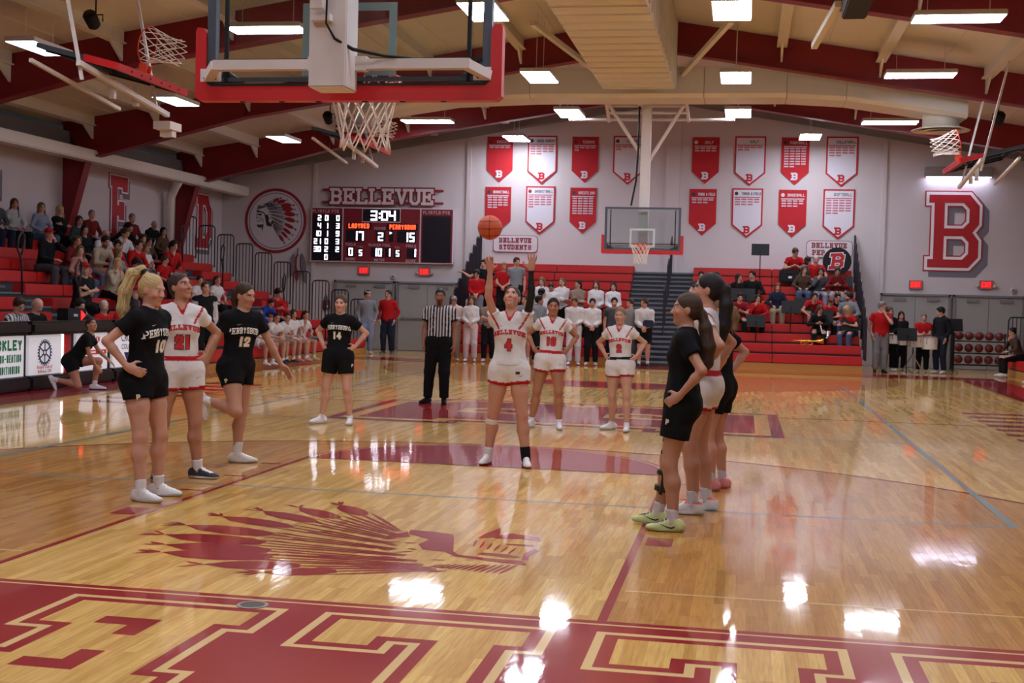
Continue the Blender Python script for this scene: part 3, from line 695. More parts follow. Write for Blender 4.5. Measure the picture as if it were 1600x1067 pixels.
# ---------------------------------------------------------------- basketball
mb = MB().sphere((.02, 5.70, 2.33), .119, 32, 20)
BALLM = mat('ball_leather', (196, 82, 46), rough=0.55, bump=0.25, bscale=160)
ball = thing('basketball', 'orange basketball in flight above the shooter\'s raised hands', 'ball', (.02, 5.70, 2.33))
mb.build('cover', BALLM, ball, smooth=True)
def ballseam(rot, off):
    r = math.sqrt(.1195**2-off**2)
    return [tuple(Vector((.02, 5.70, 2.33))+rot @ Vector((r*math.cos(a), off, r*math.sin(a)))) for a in [2*math.pi*i/40 for i in range(40)]]
for rot, off in ((Matrix.Rotation(.3, 3, 'X') @ Matrix.Rotation(1.45, 3, 'X'), 0), (Matrix.Rotation(.5, 3, 'Z') @ Matrix.Rotation(1.2, 3, 'Z'), 0), (Matrix.Rotation(.3, 3, 'X') @ Matrix.Rotation(1.45, 3, 'X'), .07), (Matrix.Rotation(.3, 3, 'X') @ Matrix.Rotation(1.45, 3, 'X'), -.07)):
    MB().tube(ballseam(rot, off), .0022, 5, closed=True).build('seam', BLACK, ball)
sg = [((-.055+i*.014, .004*(i % 2)), (-.047+i*.014, .012-.004*(i % 3))) for i in range(8)]
INK = mat('ink_black', (24, 20, 20), rough=0.6)
bt = letters(Matrix(), sg, .003); c0 = Vector((.02, 5.70, 2.33)); nv = []
for u, v, _ in bt.v:
    d = Vector((u*1.2-.012, -.1, .055+v*1.2)).normalized(); nv.append(tuple(c0+d*.1202))
bt.v = nv; bt.build('maker_print', INK, ball, kind='stuff')

# ---------------------------------------------------------------- scoreboard
SB0, SB1, SZ0, SZ1, SY = -10.95, -6.37, 2.70, 4.40, 31.80
SBRED = mat('scoreboard_red', (120, 18, 34), rough=0.5); SBLK = mat('scoreboard_window', (14, 12, 26), rough=0.35); SFR = mat('scoreboard_trim', (205, 190, 200), rough=0.5)
LEDW = mat('led_digit_white', (245, 240, 255), emit=6.0); LEDR = mat('led_digit_red', (255, 70, 35), emit=5.0); LABEL = mat('scoreboard_label', (196, 160, 170), rough=0.6)
board = thing('scoreboard', 'electronic scoreboard on the back wall reading 3:04, 17 to 15', 'scoreboard', ((SB0+SB1)/2, 31.9, SZ0))
def su(u): return SB0+u*(SB1-SB0)
def sv(v): return SZ1-v*(SZ1-SZ0)
B((SB0, SY, SZ0), (SB1, 31.98, SZ1)).build('cabinet', SFR, board)
def panel(u0, v0, u1, v1, d, m, name, parent=board): return B((su(u0), SY-d, sv(v1)), (su(u1), SY+.01, sv(v0))).build(name, m, parent)
pl = panel(.008, .018, .222, .982, .012, SBRED, 'player_panel'); pc = panel(.232, .018, .766, .982, .012, SBRED, 'score_panel'); pr = panel(.776, .018, .992, .982, .012, SBRED, 'player_panel')
panel(.012, .135, .218, .975, .018, SBLK, 'window', pl); panel(.786, .135, .982, .975, .018, SBLK, 'window', pr)
panel(.362, .01, .632, .265, .016, SFR, 'clock_trim', pc); panel(.367, .025, .627, .25, .02, SBLK, 'window', pc)
for u0, v0, u1, v1 in ((.25, .41, .385, .625), (.462, .42, .53, .62), (.555, .42, .585, .62), (.61, .42, .745, .63), (.262, .275, .43, .40), (.535, .285, .755, .41), (.262, .72, .315, .90), (.335, .74, .375, .90), (.43, .72, .52, .90), (.53, .72, .575, .90), (.59, .75, .64, .91), (.68, .73, .745, .91)): panel(u0, v0, u1, v1, .018, SBLK, 'window', pc)
def seg7(txt, uc, v0, v1, cw, m, parent, name='digits', gap=.35, w=.15):
    H = (v1-v0)*(SZ1-SZ0); ww = H*w; segs = []; x = 0
    for ch in txt:
        if ch == ':': segs += [((x+cw*.1, H*.3), (x+cw*.1+.001, H*.3)), ((x+cw*.1, H*.7), (x+cw*.1+.001, H*.7))]; x += cw*.55; continue
        for k in SEG7.get(ch, ''):
            a, b = SEGP[k]; segs.append(((x+a[0]*cw, ww/2+a[1]*(H-ww)), (x+b[0]*cw, ww/2+b[1]*(H-ww))))
        x += cw*(1+gap)
    tot = x-cw*gap
    letters(plane_mat((su(uc)-tot/2, SY-.022, sv(v1)), (1, 0, 0), (0, 0, 1)), segs, ww, .006).build(name, m, parent)
def slab(txt, uc, v, h, m, parent, wr=.6, st=.16, name='label_text'):
    H = h*(SZ1-SZ0); segs, _ = text_segs(txt, H*wr, H, H*st, H*.18)
    letters(plane_mat((su(uc), SY-.022, sv(v)-H/2), (1, 0, 0), (0, 0, 1)), segs, H*st, .005).build(name, m, parent)
for i, (a, b, c) in enumerate((('2', '0', '0'), ('4', '1', '3'), ('10', '1', '9'), ('21', '0', '3'), ('30', '2', '2'), ('', '0', ''))):
    v0 = .14+i*.143
    for tx, uc in ((a, .062 if len(a) < 2 else .05), (b, .113), (c, .192)):
        if tx: seg7(tx, uc, v0+.01, v0+.108, .078, LEDW, pl, gap=.6, w=.15)
for pnl, o in ((pl, 0), (pr, .775)):
    for tx, u in (('PLYR', .045), ('FLS', .11), ('PTS', .172)): slab(tx, u+o, .075, .06, LABEL, pnl)
seg7('3:04', .51, .055, .23, .165, LEDW, pc, gap=.5); seg7('17', .338, .435, .60, .11, LEDW, pc, gap=.8); seg7('2', .496, .45, .60, .12, LEDW, pc); seg7('15', .693, .445, .61, .11, LEDW, pc, gap=.8)
for tx, u in (('0', .288), ('10', .475), ('1', .552), ('1', .73)): seg7(tx, u, .74, .88, .095, LEDW, pc, gap=.7)
for u in (.357, .617): seg7('S', u, .77, .88, .075, LEDW, pc)
MB().prism([(0, -.04), (.07, 0), (0, .04)], .006, plane_mat((su(.56), SY-.022, sv(.455)), (1, 0, 0), (0, 0, 1))).build('possession_arrow', LEDW, pc)
slab('LADYRED', .342, .335, .085, LEDR, pc, wr=.50, st=.15, name='team_name'); slab('PERRYSBUR', .648, .345, .085, LEDR, pc, wr=.48, st=.15, name='team_name')
for tx, u, v in (('PERIOD', .49, .375), ('FOULS', .286, .675), ('PLAYER FOUL', .49, .68), ('FOULS', .71, .685), ('SCORE', .286, .945), ('MATCH', .49, .95), ('SCORE', .71, .955)): slab(tx, u, v, .05, LABEL, pc)
for u in (.357, .617): slab('T.O.L', u, .715, .035, LABEL, pc)
# BELLEVUE above it
sign = thing('letter_sign', 'raised BELLEVUE lettering on red bars above the scoreboard', 'sign', (-8.65, 31.9, 4.45))
SIGNR = mat('sign_red', (128, 22, 34), rough=0.5); SIGNW = mat('sign_white', (206, 196, 200), rough=0.5)
sg, tw = text_segs('BELLEVUE', .335, .50, .085, .085, serif=.05)
for z in (4.56, 4.95): B((-10.62, 31.88, z-.035), (-6.75, 31.93, z+.035)).build('rail', SIGNR, sign)
letters(plane_mat((-8.68, 31.86, 4.50), (1, 0, 0), (0, 0, 1)), sg, .085, .02, dil=.045).build('letter_backing', SIGNR, sign)
x = 0
for ch in 'BELLEVUE':
    letters(plane_mat((-8.68-tw/2+x, 31.84, 4.50), (1, 0, 0), (0, 0, 1)), glyph(ch, .335, .50, .085, .05), .085, .02).build('letter', SIGNW, sign); x += .42
MB().box((-10.3, 31.9, 4.40), (-10.25, 31.98, 5.0)).box((-7.1, 31.9, 4.40), (-7.05, 31.98, 5.0)).build('sign_bracket', SFR, sign)

# exit signs
EXITM = mat('exit_red', (255, 40, 40), emit=2.2); EXITB = mat('exit_case', (150, 120, 118), rough=0.5)
for x, z, hl, lb in ((-9.24, 2.45, 0, 'red lit exit sign under the scoreboard, left one'), (-7.30, 2.45, 1, 'red lit exit sign with emergency lamps under the scoreboard'), (7.32, 2.40, 0, 'red lit exit sign left of the big wall B'), (9.26, 2.44, 1, 'bright red exit sign with side lamps right of the big B')):
    t = thing('exit_sign', lb, 'sign', (x, 31.9, z-.12), group='exit signs over the back doors')
    MB().bev((x-.19, 31.92, z-.13), (x+.19, 31.985, z+.13), .01).build('case', EXITB, t)
    B((x-.165, 31.913, z-.10), (x+.165, 31.922, z+.11)).build('face', mat('exit_face', (190, 50, 50), emit=0.35), t)
    sg, _ = text_segs('EXIT', .06, .15, .02, .015); letters(plane_mat((x, 31.912, z-.07), (1, 0, 0), (0, 0, 1)), sg, .02, .004).build('lettering', EXITM, t)
    if hl:
        for s in (-1, 1): MB().sphere((x+s*.24, 31.93, z-.04), .05, 10, 7).build('emergency_lamp', HOUS, t, smooth=True)

# ---------------------------------------------------------------- banners
BANR = mat('banner_red', (176, 20, 34), rough=0.8); BANW = mat('banner_white', (206, 202, 214), rough=0.8); BAND = mat('banner_ink', (70, 66, 78), rough=0.8)
def banner(x, ztop, w, h, white, title, rows, cols, label, icon):
    t = thing('banner', label, 'banner', (x, 31.97, ztop-h), group='pennants on the back wall')
    pol = lambda ww, top, bot, sh: [(-ww/2, -top), (ww/2, -top), (ww/2, -sh), (0, -bot), (-ww/2, -sh)][::-1]
    M = lambda y: plane_mat((x, y, ztop), (1, 0, 0), (0, 0, 1))
    MB().prism(pol(w, 0, h, h*.74), .02, M(31.985)).build('cloth', BANR, t)
    ink, txt = (BANW, BANW)
    if white:
        MB().prism(pol(w-.09, .045, h-.07, h*.74-.018), .004, M(31.963)).build('cloth_field', BANW, t); ink, txt = BANR, BAND
    y = 31.958
    sg, tw = text_segs(title, .055, .085, .014, .012); k = min(1, (w*.62)/max(tw, .01))
    sg = [((a[0]*k, a[1]), (b[0]*k, b[1])) for a, b in sg]
    letters(plane_mat((x+w*.12, y, ztop-.20), (1, 0, 0), (0, 0, 1)), sg, .014, .003).build('title', txt, t)
    MB().lathe([(.055, 0), (.055, .004)], 16, plane_mat((x-w*.36, y, ztop-.155), (1, 0, 0), (0, 0, 1))).build('sport_icon', icon, t)
    hd = MB()
    for i in range(22): hd.flat(rect(-w*.42+i*w*.038, -.285, -w*.42+i*w*.038+w*.028, -.25), M(y))
    hd.build('heading_line', ink, t, kind='stuff')
    yr = MB()
    for r in range(len(rows)):
        for c in range(rows[r]):
            for q in range(4): yr.flat(rect(-w*.40+c*w*.205+q*w*.042, -.345-r*.075, -w*.40+c*w*.205+q*w*.042+w*.032, -.305-r*.075), M(y))
    yr.build('year_list', ink, t, kind='stuff')
    sg = glyph('B', .17, .22, .05, .03)
    letters(plane_mat((x-.085, y, ztop-h+.13), (1, 0, 0), (0, 0, 1)), sg, .05, .003).build('letter', BANR if white else BANW, t)
icA = mat('icon_dark', (60, 50, 60), rough=0.8); icR = mat('icon_red', (150, 40, 44), rough=0.8); icW = mat('icon_white', (214, 204, 196), rough=0.8)
for x, row, wh, ti, rows, ic, what in [
    (-5.02, 0, 0, 'SOCCER', [4], icA, 'red pennant top left corner with one line of years'),
    (-3.71, 0, 1, 'CROSS COUNTRY', [4, 4, 4, 2], icA, 'white red-edged cross country pennant in the top row'),
    (-2.40, 0, 0, 'TENNIS', [4, 1], icA, 'red tennis pennant in the top row, left side'),
    (-1.10, 0, 1, 'TENNIS', [3, 1], icA, 'white tennis pennant partly behind the far hoop mast'),
    (1.20, 0, 0, 'GOLF', [4, 4], icW, 'red golf pennant just right of the far mast'),
    (2.50, 0, 1, 'GOLF', [4, 2], icW, 'white red-edged golf pennant in the top row'),
    (3.80, 0, 0, 'FOOTBALL', [4, 4, 4, 4, 4, 4, 4, 2], icA, 'red top row pennant with eight lines of years'),
    (5.13, 0, 1, 'VOLLEYBALL', [4, 4, 4, 2], icW, 'white volleyball pennant at the top right end'),
    (-5.04, 1, 0, 'BASKETBALL', [4, 4, 4, 4, 2], icA, 'red basketball pennant right of the scoreboard, lower row'),
    (-3.73, 1, 1, 'BASKETBALL', [4, 4, 4, 4, 1], icR, 'white red-edged basketball pennant in the lower row'),
    (-2.42, 1, 0, 'WRESTLING', [4, 4, 4, 4, 4, 4, 4], icA, 'red wrestling pennant full of years in the lower row'),
    (1.16, 1, 0, 'TRACK & FIELD', [4, 3], icA, 'red track and field pennant right of the far backboard'),
    (2.46, 1, 1, 'TRACK & FIELD', [4, 4, 3], icA, 'white track and field pennant in the lower row'),
    (3.77, 1, 0, 'BASEBALL', [4, 4, 3], icW, 'bright red baseball pennant in the lower row'),
    (5.09, 1, 1, 'SOFTBALL', [4, 4, 4, 4, 4, 2], icW, 'white softball pennant above the pep band sign')]:
    zt = (6.66 if wh else 6.63) if row == 0 else (5.13 if wh else 5.10)
    banner(x, zt, .90 if wh else .80, 1.46 if wh else 1.38, wh, ti, rows, 4, what, ic)

# small word signs
def wordsign(x, z, w, h, lines, label):
    t = thing('word_sign', label, 'sign', (x, 31.97, z-h/2)); SG = mat('sign_panel', (204, 196, 204), rough=0.7)
    def rr(w, h, r): return [(sx*(w/2-r)+r*math.cos(a), sy*(h/2-r)+r*math.sin(a)) for sx, sy, a0 in ((1, 1, 0), (-1, 1, 1), (-1, -1, 2), (1, -1, 3)) for a in [math.pi/2*(a0+i/4) for i in range(5)]]
    MB().prism(rr(w, h, .12), .02, plane_mat((x, 31.985, z), (1, 0, 0), (0, 0, 1))).build('rim', SIGNR, t)
    MB().prism(rr(w-.03, h-.03, .11), .006, plane_mat((x, 31.966, z), (1, 0, 0), (0, 0, 1))).build('panel', SG, t)
    for i, ln in enumerate(lines):
        sg, _ = text_segs(ln, .095, .155, .032, .033, serif=.018); letters(plane_mat((x, 31.958, z+.03-i*.21), (1, 0, 0), (0, 0, 1)), sg, .032, .004).build('lettering', SIGNR, t)
wordsign(-4.47, 3.37, 1.38, .52, ('BELLEVUE', 'STUDENTS'), 'white BELLEVUE STUDENTS wall sign behind the shooter\'s hands')
wordsign(4.86, 3.38, 1.32, .50, ('BELLEVUE', 'PEP BAND'), 'white BELLEVUE PEP BAND wall sign above the band')

# ---------------------------------------------------------------- block letters on the walls
SHADE = mat('letter_shadow_grey', (112, 110, 120), rough=0.7); LW = mat('letter_white', (226, 222, 228), rough=0.6); LR = mat('letter_red', (170, 22, 32), rough=0.5)
def wall_letter(ch, M0, W, H, w, serif, label, loc, dz=(.13, -.13)):
    t = thing('wall_letter', label, 'letter', loc)
    sg = glyph(ch, W, H, w, serif); o = W*.035
    sh = [((a[0]+dz[0], a[1]+dz[1]), (b[0]+dz[0], b[1]+dz[1])) for a, b in sg]
    letters(M0 @ Matrix.Translation((0, 0, .004)), sh, w, .006, dil=o*1.7).build('painted_shadow', SHADE, t)
    letters(M0 @ Matrix.Translation((0, 0, .012)), sg, w, .012, dil=o*2.1).build('outline', LR, t)
    letters(M0 @ Matrix.Translation((0, 0, .026)), sg, w, .008, dil=o*1.5).build('white_band', LW, t)
    letters(M0 @ Matrix.Translation((0, 0, .036)), sg, w, .008).build('face', LR, t)
bb = thing('wall_letter', 'huge red block letter B with grey shadow on the right wall panel', 'letter', (8.3, 31.95, 2.8))
BW, BH = 1.62, 2.32
BO = [(x*BW, y*BH) for x, y in ((0, 1), (.80, 1), (1, .83), (1, .57), (.91, .485), (1, .40), (1, .16), (.80, 0), (0, 0), (0, .20), (.095, .20), (.095, .80), (0, .80))][::-1]
BHO = [[(x*BW, y*BH) for x, y in q] for q in (((.41, .585), (.63, .585), (.69, .63), (.69, .755), (.63, .80), (.41, .80)), ((.41, .20), (.63, .20), (.69, .245), (.69, .345), (.63, .39), (.41, .39)))]
BM = lambda x, z, w: plane_mat((7.50+x, 32.0-w, 2.80+z), (1, 0, 0), (0, 0, 1))
holed(BM(.16, -.16, .004), BO, BHO, .006).build('painted_shadow', SHADE, bb)
holed(BM(0, 0, .012), BO, BHO, .012).build('outline', LR, bb)
holed(BM(0, 0, .026), offset_poly(BO, -.035), [offset_poly(q, .035) for q in BHO], .008).build('white_band', LW, bb)
holed(BM(0, 0, .036), offset_poly(BO, -.115), [offset_poly(q, .115) for q in BHO], .008).build('face', LR, bb)
wall_letter('R', plane_mat((-14.0, 18.55, 2.75), (0, 1, 0), (0, 0, 1)), 1.0, 1.85, .32, .1, 'red block letter R cut off at the left edge of the side wall', (-13.98, 19.1, 2.7))
wall_letter('E', plane_mat((-14.0, 24.75, 2.85), (0, 1, 0), (0, 0, 1)), .85, 1.80, .28, .08, 'red block letter E high on the left side wall', (-13.98, 25.2, 2.8))
wall_letter('D', plane_mat((-14.0, 30.15, 3.0), (0, 1, 0), (0, 0, 1)), .95, 1.62, .30, .09, 'red block letter D on the side wall near the far corner', (-13.98, 30.6, 2.9))
wl = thing('wall_light', 'white lit wall washer fixture above the big red B', 'light', (8.4, 31.8, 5.5))
MB().bev((7.45, 31.70, 5.50), (9.30, 31.98, 5.78), .02).build('housing', mat('washer_case', (140, 132, 136), rough=0.6), wl); B((7.5, 31.74, 5.485), (9.25, 31.94, 5.50)).build('lamp_strip', mat('washer_lamp', (225, 228, 255), emit=16), wl)

# round emblem with a feathered headdress
EMR = mat('emblem_red', (140, 24, 34), rough=0.6); EMK = mat('emblem_black', (34, 30, 38), rough=0.6); EMG = mat('emblem_grey', (120, 112, 130), rough=0.6); EMW = mat('emblem_white', (200, 192, 202), rough=0.7)
def emblem_shapes():
    N = lambda x, y: ((x-497)/430.0, (537-y)/430.0)
    red, blk = [], []
    rg = random.Random(5)
    F = [((335, 325), (560, 232)), ((345, 335), (655, 258)), ((360, 350), (745, 322)), ((375, 375), (765, 378)), ((400, 410), (800, 455)), ((425, 450), (803, 545)), ((440, 490), (782, 645)), ((450, 530), (738, 722)), ((456, 565), (690, 778)), ((462, 600), (630, 832))]
    def lens(a, b, w, t0, t1, tip=.25):
        ax, ay = a; bx, by = b; dx, dy = bx-ax, by-ay; l = math.hypot(dx, dy); nx, ny = -dy/l, dx/l; P = []
        prof = [(0, .35), (.18, .8), (.45, 1), (.75, .8), (1, 0.02)]
        for u, k in prof: P.append((ax+dx*(t0+(t1-t0)*u)+nx*w*k, ay+dy*(t0+(t1-t0)*u)+ny*w*k))
        for u, k in prof[::-1]: P.append((ax+dx*(t0+(t1-t0)*u)-nx*w*k, ay+dy*(t0+(t1-t0)*u)-ny*w*k))
        return P
    def line(a, b, w): return lens(a, b, w, 0, 1)
    for i, (a, b) in enumerate(F):
        red.append(lens(a, b, (24, 28, 36, 36, 34, 32, 26, 24, 22, 22)[i], .56, .97))
        for off in (-.5, 0, .5):
            dx, dy = b[0]-a[0], b[1]-a[1]; l = math.hypot(dx, dy); nx, ny = -dy/l, dx/l
            p0 = (a[0]+nx*off*10, a[1]+ny*off*10); p1 = (a[0]+dx*.66+nx*off*44, a[1]+dy*.66+ny*off*44)
            blk.append(line(p0, p1, 4.2))
            if rg.random() < .6:
                q = rg.uniform(.4, .8); c = (p0[0]+(p1[0]-p0[0])*q, p0[1]+(p1[1]-p0[1])*q); blk.append(line(c, (c[0]+dx*.09, c[1]+dy*.09+6), 5))
        for k in range(5):                                # downy tuft at each tip
            an = rg.uniform(-1, 1); dx, dy = b[0]-a[0], b[1]-a[1]; l = math.hypot(dx, dy); an += math.atan2(dy, dx); r = rg.uniform(16, 34)
            blk.append(line((b[0]-dx/l*10, b[1]-dy/l*10), (b[0]+r*math.cos(an), b[1]+r*math.sin(an)), 3))
    # brow band, hair, face
    blk += [[(222, 395), (262, 402), (330, 424), (352, 452), (352, 480), (330, 440), (290, 428), (232, 424)], [(340, 452), (388, 462), (404, 500), (398, 545), (440, 585), (446, 620), (400, 612), (372, 600), (362, 560), (352, 510)],
            [(238, 448), (262, 440), (305, 452), (300, 468), (262, 466)], [(226, 430), (236, 430), (240, 480), (230, 520), (222, 505), (230, 470)], [(234, 540), (276, 538), (280, 548), (238, 552)],
            [(230, 585), (262, 596), (300, 586), (312, 600), (286, 640), (262, 630), (240, 622)], [(300, 600), (330, 580), (326, 620), (312, 690), (304, 640)], [(432, 560), (462, 530), (466, 560), (446, 600)]]
    for k in range(26):
        x, y = rg.uniform(250, 440), rg.uniform(315, 520)
        if y > 400 and x < 340: continue
        blk.append(line((x, y), (x+rg.uniform(8, 34), y+rg.uniform(-22, 10)), rg.uniform(2.5, 5)))
    for k in range(12):
        x = 236+k*9; blk.append(line((x, 392-k*2.5), (x+14, 320+k*1.5), 3.2))
    for k in range(6): blk.append(line((262+k*12, 470+k*8), (258+k*14, 520+k*10), 2.2))
    f = lambda L: [[N(*q) for q in p] for p in L]
    return f(red), f(blk)
ER, EK = emblem_shapes()
emb = thing('wall_emblem', 'round wall emblem with a feathered headdress profile beside the scoreboard', 'emblem', (-12.19, 31.96, 2.93))
EC = plane_mat((-12.19, 32.0, 3.96), (1, 0, 0), (0, 0, 1))
def disc(r): return [(r*math.cos(2*math.pi*i/64), r*math.sin(2*math.pi*i/64)) for i in range(64)]
for r, d, m, nm in ((1.02, .02, EMR, 'outer_ring'), (.93, .024, EMW, 'field'), (.885, .028, EMG, 'inner_ring'), (.855, .032, EMW, 'field')): MB().prism(disc(r), d, EC).build(nm, m, emb)
S = Matrix.Diagonal((1.0, 1.0, 1, 1))
shape(EC @ Matrix.Translation((0, 0, .033)) @ S, EK, .003).build('line_drawing', EMK, emb)
shape(EC @ Matrix.Translation((0, 0, .037)) @ S, ER, .003).build('feather_tips', EMR, emb)
# the same emblem painted in the lane, turned to face the court
FM = Matrix.Translation((-.01, 1.84, ZP+.0002)) @ Matrix.Rotation(math.pi, 4, 'Z') @ Matrix.Diagonal((1.90, 1.80, 1, 1))
shape(FM, EK).build('headdress_lines', P_RED, floor); shape(Matrix.Translation((0, 0, .0004)) @ FM, ER).build('headdress_feathers', P_RED, floor)
# feather ornament hanging by the emblem
orn = thing('feather_ornament', 'feather ornament hanging under the round wall emblem', 'ornament', (-11.42, 31.9, 2.1))
for dx, col, ln in ((-.12, (120, 104, 116), .75), (.0, (140, 30, 40), .9), (.13, (40, 36, 44), .7), (.05, (170, 160, 168), .6), (.16, (120, 30, 40), .95)):
    c = Vector((-11.42+dx, 31.92-.02*abs(dx), 2.95)); pol = [(0, 0), (.07, -.15), (.09, -.4), (.05, -ln*.9), (.0, -ln), (-.05, -ln*.9), (-.08, -.4), (-.06, -.15)][::-1]
    MB().prism(pol, .012, plane_mat(c, (1, 0, dx*.8), (-dx*.8, 0, 1))).build('feather', mat('feather_%d' % col[0], col, rough=0.9), orn)
MB().tube([(-11.42, 31.95, 3.12), (-11.42, 31.93, 2.92)], .012, 6).build('cord', INK, orn)
# drain / floor socket cover
so = thing('floor_socket', 'round dark metal floor socket cover set into the red end zone', 'floor cover', (0, -.19, 0))
MB().lathe([(.082, 0), (.082, .0045), (.07, .005)], 28, Matrix.Translation((-.005, -.19, .0012))).build('rim', mat('socket_rim', (150, 140, 130), rough=0.4, metal=0.8), so)
MB().lathe([(.066, .0), (.064, .006)], 28, Matrix.Translation((-.005, -.19, .0012))).build('lid', mat('socket_lid', (70, 62, 60), rough=0.5, metal=0.5, noise=.3, nscale=60), so)

# hanging loudspeaker, stage spots
sp = thing('hanging_beam', 'black hanging equipment beam under the roof at upper right', 'beam', (4.0, 13.5, 6.0))
MB().bev((3.78, 11.2, 6.02), (4.14, 13.6, 6.34), .02).build('case', BLACK, sp); MB().bar((3.75, 14.0, 6.35), (3.5, 16.0, 6.1), .10).build('hanger', CREAM, sp); MB().box((3.9, 12.0, 6.33), (4.0, 12.1, zroof(4.0)-.015)).build('hanger', CREAM, sp)
for x, y, z, lb in ((-8.58, 13.85, 6.2, 'black spotlight on the purlin at the upper left'), (-7.75, 23.9, 6.0, 'black spotlight left of the near net'), (7.97, 23.96, 6.0, 'black spotlight near the upper right side hoop')):
    t = thing('spotlight', lb, 'spotlight', (x, y, z))
    MB().lathe([(.06, 0), (.11, .05), (.12, .28), (.09, .32)], 14, Matrix.Translation((x, y, z-.1)) @ Matrix.Rotation(.9, 4, 'X')).build('can', BLACK, t, smooth=True)
    MB().tube([(x-.13, y, z), (x-.13, y, z+.12), (x+.13, y, z+.12), (x+.13, y, z)], .012, 6).build('yoke', BLACK, t); MB().tube([(x, y, z+.12), (x, y, zroof(x)-.015)], .014, 6).build('hanger', BLACK, t)
# ---------------------------------------------------------------- telescopic stands
SEATR = mat('seat_red', (182, 24, 24), rough=0.45, noise=0.05, nscale=2); SEATSIDE = mat('deck_grey', (92, 94, 104), rough=0.6, noise=0.08, nscale=3)
DECK = mat('deck_dark', (48, 46, 52), rough=0.7); STEP = mat('aisle_step_grey', (96, 98, 106), rough=0.6); RAILM = mat('rail_black', (28, 28, 40), rough=0.4)
BASEW = mat('base_board_wood', (170, 118, 56), rough=0.4, noise=0.12, nscale=4, stretch=(1, 8, 8))
def stand(name, label, loc, ax, n, z0, dz, d, spans, aisles, P, rows0=0, base=True):
    """P(s, t, z) maps along-row s and depth t to world; spans = list of (s0, s1) seat blocks, cut into modules"""
    t = thing(name, label, 'bleachers', loc)
    def bx(s0, s1, t0, t1, za, zb, nm, m, parent=t, bev=0.0):
        a, b = P(s0, t0, za), P(s1, t1, zb); lo = tuple(min(i, j) for i, j in zip(a, b)); hi = tuple(max(i, j) for i, j in zip(a, b))
        mb = MB().bev(lo, hi, bev) if bev else MB().box(lo, hi)
        return mb.build(nm, m, parent)
    for k in range(rows0, n):
        zs, tt = z0+dz*k, d*k
        for s0, s1 in spans:
            m = max(1, round((s1-s0)/1.9))
            for i in range(m):
                a, b = s0+(s1-s0)*i/m, s0+(s1-s0)*(i+1)/m
                bx(a+.008, b-.008, tt, tt+.27, zs-.228, zs, 'seat_module', SEATR, bev=.018)
            bx(s0, s1, tt+.27, tt+d+.02, zs-.20, zs-.165, 'footboard', SEATSIDE)
            bx(s0, s1, tt+.04, tt+.06, max(0.0, zs-.42), zs-.19, 'riser', DECK)
        for s0, s1 in aisles:
            bx(s0, s1, tt, tt+d, zs-.20, zs-.165, 'aisle_tread', STEP); bx(s0, s1, tt+.02, tt+.04, max(0, zs-.44), zs-.20, 'aisle_riser', DECK)
            bx(s0+.1, s1-.1, tt-.24, tt+.02, max(0.0, zs-.34), zs-.30, 'aisle_tread', STEP)
    if base:
        for s0, s1 in spans: bx(s0, s1, d*rows0+.0, d*rows0+.035, 0.0, .185, 'base_board', BASEW)
    return t, bx
def end_rail(t, pts_fn, nb=5, h=1.0, r=.016):
    """hooped rail with bars; pts_fn(u, z) gives world point, u in 0..1"""
    top = [pts_fn(0, 0), pts_fn(0, h-.08), pts_fn(.08, h-.02), pts_fn(.2, h), pts_fn(.8, h), pts_fn(.92, h-.02), pts_fn(1, h-.08), pts_fn(1, 0)]
    o = MB().tube(top, r*1.2, 6).build('end_rail', RAILM, t)
    for i in range(1, nb): MB().tube([pts_fn(i/nb, 0.02), pts_fn(i/nb, h)], r*.8, 5).build('rail_bar', RAILM, o)
    MB().tube([pts_fn(0, .04), pts_fn(1, .04)], r*.8, 5).build('rail_bar', RAILM, o)
def loop_rail(t, base, dirv, h=.85):
    """aisle handrail: post bending into a loop"""
    b = Vector(base); dv = Vector(dirv); u = Vector((0, 0, 1))
    pts = [b, b+u*h*.45+dv*.04, b+u*h*.62+dv*.16, b+u*h*.72+dv*.34, b+u*h*.92+dv*.28, b+u*h*1.02+dv*.05, b+u*h*.95-dv*.12, b+u*h*.78-dv*.08, b+u*h*.62+dv*.12]
    MB().tube(pts, .02, 7).build('aisle_handrail', RAILM, t, smooth=True)

# left stands along the side wall
LX = lambda k: -8.15-.585*k
LP = lambda s, t, z: (-8.15-t, s, z)
lt, lbx = stand('bleachers', 'long red bleachers along the left wall full of spectators', (-11, 18, 0), 'y', 10, .44, .254, .585, [(17.3, 25.6), (26.6, 28.7)], [(25.6, 26.6)], LP)
lt2, _ = stand('bleachers', 'red bleacher section behind the scorers table at the left edge', (-11, 11, 0), 'y', 10, .44, .254, .585, [(5.0, 14.9), (15.9, 17.3)], [(14.9, 15.9)], LP, rows0=3)
for k in range(10):
    x = LX(k); end_rail(lt, lambda u, z, x=x, k=k: (x+.02-u*.50, 28.75, .44+.254*k-.1+z), nb=5, h=1.22)
for k in (1, 3, 6, 8): loop_rail(lt, (LX(k)+.25, 26.1, .44+.254*k-.2), (0, -.5, 0), 1.15)
for k in (3, 5): loop_rail(lt2, (LX(k)+.25, 15.4, .44+.254*k-.2), (0, -.5, 0), 1.15)
